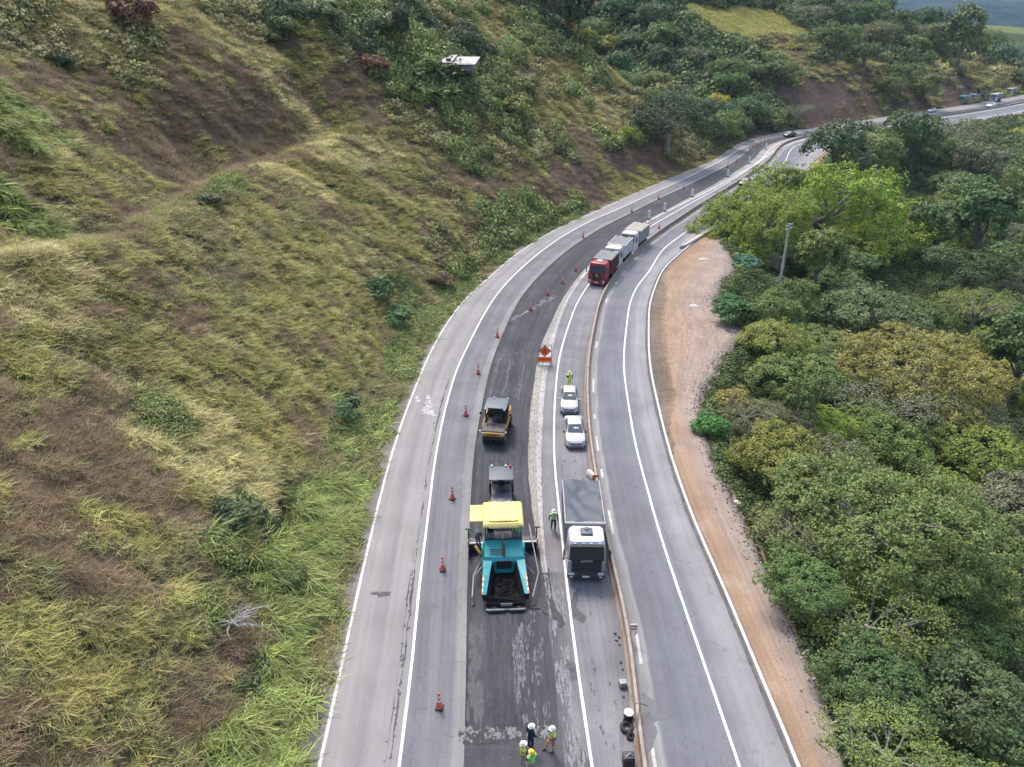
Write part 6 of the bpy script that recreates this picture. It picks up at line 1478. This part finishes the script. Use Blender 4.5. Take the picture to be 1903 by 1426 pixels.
    hc = Vector(J['hea']); hm = MB(); hm.lathe([(.125, .03), (.128, .06), (.12, .11), (.095, .155), (.05, .18), (.005, .185)], (hc.x, hc.y + .01, hc.z), 16); hm.loft([[(hc.x + q * math.cos(a), hc.y + .01 - (.03 if math.sin(a) < 0 else 0) + (q + (.03 if math.sin(a) < 0 else 0)) * math.sin(a), hc.z + zz) for a in np.linspace(0, 2 * math.pi, 18, endpoint=False)] for q, zz in ((.12, .035), (.150, .03), (.150, .04), (.12, .05))]); hm.box((hc.x, hc.y + .01, hc.z + .17), (.03, .16, .035), bev=.01)
    hm.build('helmet', mat('helmet_%d_%d' % (int(helmet[0] * 100), int(helmet[2] * 100)), helmet, .35, var=.03), r, 50)
    fm = MB()
    for sg in (-1, 1): fm.box((hc.x + sg * .034, hc.y - .088, hc.z + .01), (.022, .012, .010)); 
    fm.box((hc.x, hc.y - .088, hc.z - .045), (.045, .012, .008)); fm.build('face', mat('dark_face', (.06, .03, .025), .6), r)
    em = MB()
    for sg in (-1, 1): em.box((hc.x + sg * .094, hc.y + .01, hc.z - .005), (.02, .04, .06), bev=.008)
    em.build('ear', SKIN, r); return r
NAVY = mat('navy_cloth', (.018, .024, .055), .85); KHAKI = mat('khaki_cloth', (.33, .26, .18), .9); ORGC = mat('orange_cloth', (.60, .14, .03), .85); LIME = mat('lime_cloth', (.42, .72, .06), .8, var=.06); LIMY = mat('lime_yellow_cloth', (.62, .70, .08), .8, var=.06); GRC = mat('grey_cloth', (.16, .16, .19), .9); DKC = mat('dark_cloth', (.03, .032, .04), .9); GRNV = mat('green_vest_cloth', (.28, .66, .16), .8, var=.06); REDC = mat('dark_red_cloth', (.25, .02, .06), .85)
WH, YH = (.78, .79, .80), (.75, .45, .03)
d2 = {'elR': (-.24, -.06, 1.18), 'wrR': (-.10, -.24, 1.12), 'haR': (-.05, -.30, 1.14), 'elL': (.25, -.05, 1.17), 'wrL': (.12, -.25, 1.10), 'haL': (.06, -.31, 1.12)}
person(at(986, 1390), 2.3, 'worker in navy jacket and white helmet facing away by the trench edge', {'elR': (-.30, .02, 1.18), 'wrR': (-.24, -.16, 1.02), 'haR': (-.22, -.22, .98)}, dict(top=NAVY, leg=NAVY), z=ZT, hgt=1.04)
person(at(1026, 1394), -1.25, 'worker in yellow vest and orange trousers raising a hand to his face', {'elR': (-.24, -.10, 1.16), 'wrR': (-.10, -.20, 1.38), 'haR': (-.06, -.16, 1.47), 'knR': (-.12, -.20, .52), 'anR': (-.12, -.30, .10), 'toR': (-.12, -.48, .05)}, dict(top=GRC, leg=ORGC), vest=LIMY, bands=True, z=ZT, hgt=1.05)
person(at(971, 1424), 1.9, 'worker in lime vest and khaki trousers under a white helmet holding something forward', d2, dict(top=DKC, leg=KHAKI), vest=LIMY, bands=True, z=-.012, hgt=1.05)
person(at(989, 1397, 1.75) + np.array([0, 0.]), 3.6, 'worker in the only yellow helmet standing in front of the lime-vested one', d2, dict(top=DKC, leg=KHAKI), vest=GRNV, helmet=YH, z=-.012, hgt=1.03)
person(at(1028, 986), .15, 'worker in green jacket and black trousers walking between the paver and the tarped truck', {'elL': (.28, .04, 1.15), 'wrL': (.30, -.10, .92), 'haL': (.30, -.13, .85), 'elR': (-.28, .06, 1.16), 'wrR': (-.30, .02, .92), 'haR': (-.30, .0, .85), 'knL': (.10, -.12, .50), 'anL': (.10, -.06, .10), 'toL': (.11, -.24, .05), 'knR': (-.10, .02, .50), 'anR': (-.10, .26, .14), 'toR': (-.10, .12, .05)}, dict(top=GRC, leg=DKC), vest=GRNV, hgt=1.06)
person(at(1057.5, 722), .4, 'worker in full lime overalls standing behind the white hatchback', {'elL': (.32, .04, 1.18), 'wrL': (.22, -.10, 1.0), 'haL': (.18, -.14, .97), 'elR': (-.28, -.02, 1.18), 'wrR': (-.16, -.20, 1.30), 'haR': (-.12, -.24, 1.36)}, dict(top=DKC, leg=LIME), vest=LIMY, helmet=(.72, .55, .35), hgt=1.1)
person(at(1134, 517), -.4, 'worker in pale green vest standing beside the red truck cab by the barrier', {}, dict(top=GRC, leg=DKC), vest=GRNV, hgt=1.06)
person(at(1176, 468), .3, 'worker in yellow clothes beside the second queued truck by the barrier', d2, dict(top=LIMY, leg=DKC), vest=mat('amber_cloth', (.75, .42, .05), .8), helmet=YH, hgt=1.05)
person(at(1198, 431), .2, 'worker in brown clothes behind the last queued truck', {}, dict(top=mat('brown_cloth', (.16, .08, .05), .9), leg=DKC), helmet=(.35, .2, .1), hgt=1.05)
sit = {'pel': (0, 0, .55), 'bel': (0, 0, .68), 'che': (0, -.02, .88), 'nec': (0, -.02, 1.06), 'hea': (0, -.05, 1.19), 'top': (0, -.04, 1.31), 'nose': (0, -.145, 1.19), 'shL': (.19, -.02, 1.01), 'shR': (-.19, -.02, 1.01), 'elL': (.25, -.06, .75), 'elR': (-.25, -.06, .75), 'wrL': (.16, -.28, .72), 'wrR': (-.16, -.28, .72), 'haL': (.14, -.35, .73), 'haR': (-.14, -.35, .73), 'hiL': (.10, -.02, .52), 'hiR': (-.10, -.02, .52), 'knL': (.13, -.40, .54), 'knR': (-.13, -.40, .54), 'anL': (.13, -.42, .10), 'anR': (-.13, -.42, .10), 'toL': (.13, -.58, .05), 'toR': (-.13, -.58, .05)}
pr = heading(940, 1080); fx_ = lambda x, y: (pp[0] + x * math.cos(pr) - y * math.sin(pr), pp[1] + x * math.sin(pr) + y * math.cos(pr))
person(fx_(.85, 5.13), pr, 'operator in dark clothes sitting under the yellow canopy of the paver', sit, dict(top=GRNV, leg=DKC), helmet=WH, z=ZT + 1.58)
person(fx_(-1.75, 5.0), pr + .5, 'worker in grey clothes and pale helmet standing on the screed under the side roof', {'elR': (-.26, -.10, 1.16), 'wrR': (-.18, -.30, 1.06), 'haR': (-.15, -.36, 1.05)}, dict(top=GRC, leg=GRC), helmet=(.42, .48, .55), z=ZT + .72)

# ---------------------------------------------------------------- things along the barrier
mb = MB(); mb.lathe([(.27, 0), (.285, .04), (.285, .55), (.27, .58)], n=20); dr = mb.build('drum', BLK, None, 40)
p = at(1168, 1330, .3); dr.location = (p[0], p[1], .009); dr.scale = (.86, .86, .9); tag(dr, 'black drum with round white lid against the barrier', 'drum')
mb = MB(); mb.lathe([(.30, .575), (.305, .60), (.29, .63), (.05, .635)], n=24, mi=0); mb.build('lid', WHT2, dr, 40)
def tyre(px, py, label, rot=(0, 0, 0), R0=.36):
    mb = MB(); n = 22
    rings = [[((R0 - .09 + .10 * math.cos(b2)) * math.cos(a), (R0 - .09 + .10 * math.cos(b2)) * math.sin(a), .10 + .10 * math.sin(b2)) for b2 in np.linspace(0, 2 * math.pi, 9, endpoint=False)] for a in np.linspace(0, 2 * math.pi, n, endpoint=False)]
    rings.append(rings[0]); mb.loft(rings, caps=False); o = mb.build('tyre', RUB, None, 50); p = at(px, py, .1); o.location = (p[0], p[1], .02); o.rotation_euler = rot; return tag(o, label, 'tyre')
tyre(1165, 1352, 'flat black tyre lying below the white-lidded drum'); tyre(1171, 1367, 'smaller black tyre leaning at the barrier foot by the flung cable', (.5, .3, 0), .24)
mb = MB(); mb.tube([(at(1172, 1368)[0], at(1172, 1368)[1], .3), (at(1183, 1352, .6)[0], at(1183, 1352, .6)[1], .82), (at(1196, 1328)[0] - .25, at(1196, 1328)[1], .86), (at(1196, 1328)[0] + .25, at(1196, 1328)[1] + .3, .25)], .022, 6)
tag(mb.build('cable', BLK), 'black cable slung over the concrete barrier below the drum', 'cable')
mb = MB(); p = at(1157, 1275); mb.box((p[0], p[1], .20), (.42, .36, .38), bev=.05, rot=(0, .1, .2)); mb.cyl((p[0] + .2, p[1] + .2, .3), (p[0] + .28, p[1] - 1.1, .62), .025); bx = mb.build('tool_box', GREYM)
tag(bx, 'grey box with a long handle against the barrier above the drum', 'box')
mb = MB(); p = at(1169, 1420); mb.box((p[0] - .05, p[1], .32), (.58, .50, .62), bev=.05); mb.box((p[0] - .05, p[1], .66), (.50, .42, .06), bev=.02); bx = mb.build('crate', BLK, None, 40); tag(bx, 'black crate at the barrier foot nearest the bottom of the scene', 'crate')
mb = MB(); mb.tube([(p[0] - .2, p[1] - .1, .70), (p[0], p[1] + .05, .78), (p[0] + .14, p[1] - .05, .70)], .03, 6); mb.build('handle', GREYM, bx)
# red and white board, planks
p = at(1174, 1172, .9); mb = MB()
for k in range(5): mb.box((p[0] + .10, p[1], .92 + k * .11), (.42, .04, .11), mi=k % 2)
mb.box((p[0] - .05, p[1] + .03, .75), (.04, .04, .6), mi=1); mb.box((p[0] + .25, p[1] + .03, .75), (.04, .04, .6), mi=1)
tag(mb.build('barricade_board', [STRIPE_W, mat('faded_red', (.50, .09, .06), .6)]), 'small red and white striped board standing on the concrete barrier', 'barricade')
p = at(1098, 882, .3); mb = MB(); mb.box((p[0], p[1], .3), (.35, .9, .5), bev=.12, rot=(0, .2, .5)); o = mb.build('sack', STRIPE_W, None, 50); tag(o, 'white sack slumped beside the barrier behind the tarped truck', 'sack')
p = at(1103, 884, .4); mb = MB(); mb.box((p[0] + .1, p[1] - .5, .45), (.55, .06, .85), rot=(.15, 0, .1), bev=.01); o = mb.build('board', mat('orange_board', (.55, .22, .08), .7)); tag(o, 'orange-brown board propped on the barrier behind the tarped truck', 'board')
mb = MB(); r_ = random.Random(4)
for k in range(8):
    s_ = r_.uniform(27, 32); q = so(np.array([s_]), np.array([oG(s_) - .45 - r_.random() * .25]))[0]; mb.box((*q, .05), (r_.uniform(.06, .2), r_.uniform(.05, .16), r_.uniform(.04, .09)), rot=(r_.random() * .4, r_.random() * .4, r_.random() * 3))
tag(mb.build('rubble', mat('dark_rubble', (.07, .068, .07), .95, var=.4)), kind='stuff')
# stones strewn over the dirt and a pale slab
def stone(px, py, size, label, rgb=(.45, .42, .39)):
    bm = bmesh.new(); bmesh.ops.create_icosphere(bm, subdivisions=2, radius=1); sd = px * 7 + py
    for v in bm.verts: v.co *= 1 + .5 * (float(fnoise(v.co.x * 1.3 + sd, v.co.y * 1.3 + v.co.z * 2, 3, 3)) - .5)
    me = bpy.data.meshes.new('stone'); bm.to_mesh(me); bm.free(); me.materials.append(mat('stone_%d' % int(rgb[0] * 100), rgb, .9, var=.25)); o = link('stone', me); p = hit(px, py); o.location = p; o.scale = (size, size * .8, size * .45); o.rotation_euler = (0, 0, px); return tag(o, label, 'stone', 'stones on the dirt')
for px, py, sz, lab in ((1307, 484, .85, 'large pale flat stone on the dirt below the concrete kerb'), (1290, 572, .7, 'pale flat stone in the middle of the dirt apron'), (1369, 937, .35, 'grey boulder at the vegetation edge level with the walking worker'), (1527, 1243, .5, 'grey boulder beside the dirt strip between the paver and the workers'), (1432, 1150, .12, 'small white stone on the dirt rim'), (1503, 1320, .14, 'white stone on the dirt near the bottom bushes')): stone(px, py, sz, lab)
def stick(px0, py0, px1, py1, label):
    a, b2 = hit(px0, py0), hit(px1, py1); mb = MB(); mb.tube([a + [0, 0, .12], (a + b2) / 2 + [0, 0, .3], b2 + [0, 0, .2]], [.07, .06, .05], 6); tag(mb.build('post', mat('weathered_wood', (.36, .34, .30), .9)), label, 'post', 'old fence posts on the rim')
stick(1489, 1224, 1502, 1218, 'short weathered post lying on the gravel rim'); stick(1570, 1414, 1580, 1408, 'short weathered post nearest the picture bottom on the dirt rim'); stick(1541, 1356, 1560, 1349, 'thin weathered stick poking out over the dirt rim')
# ---------------------------------------------------------------- utility pole
def pole(base, h, label, lean=0., r0=.16, arm=True, name='utility_pole', m_=None):
    mb = MB(); o = root(name, base, 0, label, 'pole'); mb.tube([(0, 0, -1), (0, 0, h * .5), (lean, 0, h)], [r0, r0 * .85, r0 * .65], 10); mb.build('shaft', m_ or mat('grey_pole_concrete', (.30, .29, .26), .9, var=.15), o, 50)
    if arm:
        for k, (zz, dx) in enumerate(((h - .25, .0), (h - .75, .0))):
            mb = MB(); mb.box((lean, 0, zz), (2.0 - k * .4, .10, .12), rot=(0, 0, .7)); a = mb.build('crossarm', mat('pale_wood', (.42, .40, .36), .9), o)
            mb = MB()
            for x in (-.85, -.4, .4, .85): mb.lathe([(.045, 0), (.06, .05), (.04, .10), (.05, .14), (.01, .17)], (lean + x * math.cos(.7), x * math.sin(.7), zz + .06), 8)
            mb.build('insulator', mat('insulator', (.35, .33, .30), .4), a)
    return o
b_ = hit(1441, 572)
hh = next(h_ for h_ in np.arange(6, 20, .1) if project(*[np.array([q]) for q in (b_[0], b_[1], b_[2] + h_)])[1][0] < 416)
ln_ = next(l_ for l_ in np.arange(-2, 4, .05) if project(*[np.array([q]) for q in (b_[0] + l_, b_[1], b_[2] + hh)])[0][0] > 1467)
pole(b_, float(hh), 'leaning grey utility pole with two crossarms between the dirt apron and the lime-green trees', float(ln_), .21, m_=mat('pale_pole_concrete', (.42, .41, .37), .9, var=.15))
b_ = hit(1306, 152); pole(b_, 8.0, 'thin pole with a white lamp head among the trees on the far hill', 0, .1, False, 'lamp_post'); lp = MB(); lp.box((0, 0, 8.0), (.9, .5, .3), bev=.1); lp.build('lamp_head', LAMP, bpy.data.objects['lamp_post'])
b_ = hit(1893, 172); pole((b_[0], b_[1], 0), 9, 'pale pole beside the road at the far vehicles', 0, .14, True, 'utility_pole')
# ---------------------------------------------------------------- hillside house, second house
def house(px, py, L_, D_, H_, rz, label, roofm, wallm, name='house'):
    p = hit(px, py); r = root(name, (p[0], p[1], p[2] - .9), rz, label, 'house'); mb = MB(); mb.box((0, 0, H_ / 2), (L_, D_, H_)); wl = mb.build('wall', wallm, r)
    mb = MB()
    mb.prism([(-D_ / 2 - .9, H_ + .05), (D_ / 2 + .5, H_ + 1.0), (D_ / 2 + .5, H_ + 1.12), (-D_ / 2 - .9, H_ + .17)], 0, -L_ / 2 - .5, L_ * .22); mb.prism([(-D_ / 2 - .5, H_ - .25), (D_ / 2 + .3, H_ + .7), (D_ / 2 + .3, H_ + .82), (-D_ / 2 - .5, H_ - .13)], 0, L_ * .22 + .02, L_ / 2 + .8)
    for k in range(int(L_ / .5)): mb.box((-L_ / 2 + .1 + k * .5, 0, H_ + .66), (.06, D_ + 1.2, .05), rot=(math.atan2(.95, D_ + 1.4), 0, 0)) if k * .5 < L_ * .68 else None
    mb.build('roof', roofm, r)
    for x in (-L_ * .3, L_ * .02, L_ * .32):
        mb = MB(); mb.box((x, -D_ / 2 - .02, H_ * .55), (1.1, .1, 1.0)); w_ = mb.build('window', CHAR, r); mb = MB(); mb.box((x, -D_ / 2 - .08, H_ * .55), (.95, .03, .85)); mb.build('pane', GLS, w_)
    mb = MB(); mb.box((L_ * .17, -D_ / 2 - .02, 1.05), (.9, .1, 2.1)); mb.build('door', mat('door_wood', (.15, .09, .06), .7), r)
    return r
house(818, 121, 12.5, 5, 1.3, -.12, 'long low house with pale metal roof among banana plants on the slope', mat('zinc_roof', (.34, .34, .355), .6, .2, var=.3, dirt=.6), mat('lilac_wall', (.24, .21, .235), .9, var=.1, dirt=.3))
house(1103, 20, 11, 6, 3.0, .2, 'small pale house with a red band between dark trees on the crest', mat('red_tile', (.40, .12, .07), .8), mat('white_wall', (.62, .60, .58), .9))
# ---------------------------------------------------------------- banana plants
def banana(seed):
    r_ = random.Random(seed); mb = MB(); n = 12
    st = MB(); st.tube([(0, 0, -.5), (0, 0, 1.2), (.1, 0, 2.2)], [.17, .14, .09], 8)
    V, Q, lv = [], [], []
    for k in range(n):
        a = k * 2.4 + r_.uniform(-.3, .3); up = r_.uniform(.55, 1.15); L_ = r_.uniform(2.0, 3.0); o0 = len(V); m = 7
        for i in range(m):
            t_ = i / (m - 1); rr = L_ * (t_ * (.35 + .5 * (1 - up)) + .25 * t_ * t_); zz = 2.0 + L_ * (t_ * (.35 + .65 * up) - .55 * t_ * t_ * (1.35 - .5 * up)); w_ = .34 * math.sin(math.pi * (t_ * .88 + .08)) ** .7
            c = Vector((math.cos(a) * rr, math.sin(a) * rr, zz)); s_ = Vector((-math.sin(a), math.cos(a), 0)) * w_
            V += [tuple(c - s_ + Vector((0, 0, -.10 * w_ / .34))), tuple(c + Vector((0, 0, .04))), tuple(c + s_ + Vector((0, 0, -.10 * w_ / .34)))]
        for i in range(m - 1):
            for j in range(2): Q.append((o0 + 3 * i + j, o0 + 3 * i + j + 1, o0 + 3 * (i + 1) + j + 1, o0 + 3 * (i + 1) + j)); lv.append(r_.random() * .4 + .6 * (k / n))
    return st.mesh('stem', [mat('banana_stem', (.13, .14, .06), .7)]), np_mesh('crown', np.array(V), np.array(Q), [LEAF], fattr=np.array(lv), smooth=True)
BN = [banana(s_) for s_ in (1, 2, 3)]
BL = ['banana plant with upright leaves just below the house roof', 'broad banana plant at the foot of the house wall', 'banana plant lowest on the slope under the house', 'banana plant beside the lowest one under the house', 'banana plant at the outer end of the house', 'banana plant on the uphill side of the clump', 'small banana plant at the near end of the clump', 'drooping grey banana plant at the far end of the clump', 'banana plant among the trees past the crest', 'pale banana plant beside the one past the crest', 'banana plant lowest of the group past the crest']
for k, (px, py, sc_) in enumerate(((822, 165, 1.0), (855, 175, 1.25), (815, 205, 1.0), (838, 200, .9), (775, 165, .85), (800, 150, .9), (770, 190, .8), (880, 190, .85), (1165, 90, 1.3), (1190, 105, 1.3), (1215, 125, 1.1))):
    p = hit(px, py); st, cr_ = BN[k % 3]; o = root('banana_plant', (p[0], p[1], p[2] - .3), k * 1.7, BL[k], 'plant', 'banana plants'); sc_ *= 1.2; o.scale = (sc_,) * 3; link('stem', st, o); c = link('crown', cr_, o); g = 1 + .3 * math.sin(k * 3.); c.color = (.12 * g, .17 * g, .065 * g, 1)
# ---------------------------------------------------------------- dry bare branches on the slope
mb = MB(); p = hit(432, 1180); r_ = random.Random(9)
for k in range(16):
    a = r_.uniform(-1.2, 1.6); L_ = r_.uniform(.8, 1.9); e = Vector((math.cos(a) * L_, -math.sin(a) * L_ * .5, r_.uniform(.1, .9))); mid = e * .5 + Vector((r_.uniform(-.2, .2), r_.uniform(-.2, .2), .25)); mb.tube([(0, 0, .1), mid, e], [.035, .025, .01], 5)
    for _ in range(3): q = mid.lerp(e, r_.random()); mb.tube([q, q + Vector((r_.uniform(-.5, .5), r_.uniform(-.4, .3), r_.uniform(-.1, .5)))], [.015, .006], 4)
o = mb.build('dead_branch', mat('bleached_wood', (.42, .40, .38), .9)); o.location = p + [0, 0, .3]; o.scale = (1.3, 1.3, 1.2); tag(o, 'bleached dead branch lying in the grass low on the slope', 'branch')
# ---------------------------------------------------------------- far vehicles
def far_car(px, py, paint, label, L_=4.3, name='car', cat='car', rzo=0.):
    p = at(px, py); r = root(name, (*p, 0), heading(px, py) + rzo, label, cat, 'vehicles far along the road'); sc_ = L_ / 4.2
    st = [(-2.05, .3, .70, .58, .66, .6), (-1.8, .2, .83, .78, .84, .72), (-.85, .18, .86, .92, 1.02, .75), (0, .18, .86, .95, 1.43, .6), (1.2, .18, .85, .97, 1.44, .58), (2.0, .24, .78, .93, 1.0, .62), (2.08, .3, .7, .62, .66, .6)]
    mb = MB(); mb.loft([section(*q) for q in st]); mb.build('body', paint, r, 40)
    mb = MB(); mb.add([(-.68, -.82, 1.05), (.68, -.82, 1.05), (.55, -.03, 1.43), (-.55, -.03, 1.43)], [(0, 1, 2, 3)]); mb.build('windscreen', GLS, r)
    for y in (-1.3, 1.2):
        for x in (-.77, .77): wheel(r, x, y, .31, .2)
    r.scale = (sc_,) * 3; return r
far_car(1467, 254, mat('black_car_paint', (.03, .03, .035), .3, coat=.4), 'dark car alone on the closed lane at the far bend', rzo=-.2)
far_car(1731, 209, WHT, 'white car half hidden by the trees on the far road'); far_car(1841, 200, WHT2, 'white van on the pale verge of the far road', 5.2, 'van', 'van'); far_car(1384, 344, mat('black_car_paint', (.03, .03, .035), .3), 'dark car roof glimpsed above the lime-green trees')
GRNP = mat('green_cab_paint', (.10, .36, .27), .4, dirt=.15)
for px, py, paint, lab, bl in ((1783, 194, GRNP, 'green-cabbed truck at the head of the far work site', 4.6), (1802, 190, WHT2, 'white truck behind the green-cabbed one at the far work site', 4.4), (1843, 190, WHT2, 'white truck coming along the far open lane', 4.6), (1872, 179, WHT2, 'white truck last along the far road', 4.6)):
    p = at(px, py); make_truck(p, heading(px, py), lab, paint=paint, box=STONEB, face='white', blen=bl, roofhatch=False, visor=False, group='trucks at the far work site', tarp=GREYT)
p = at(1818, 188); r = root('milling_machine', (*p, 0), heading(1818, 188), 'dark machine with raised conveyor between the far trucks', 'machine'); mb = MB(); mb.box((0, 4, 1.5), (2.4, 5, 1.8), bev=.2); mb.build('body', CHAR, r, 40)
mb = MB(); mb.prism([(1.5, 1.6), (-4.2, 4.6), (-4.4, 5.1), (1.5, 2.4)], 0, -.5, .5); mb.build('conveyor', BLK, r)
mb = MB(); mb.box((0, 4.6, 3.5), (2.2, 2.2, .1)); canopy_posts(mb, 1, 3.7, 5.5, 2.2, 3.5); mb.build('canopy', CHAR, r)
for x in (-.95, .95):
    for y in (2.1, 5.9): mb = MB(); mb.prism([(y - .8, .35), (y - .6, .02), (y + .6, .02), (y + .8, .35), (y + .5, .65), (y - .5, .65)], 0, x - .16, x + .16); mb.build('crawler_track', RUB, r)
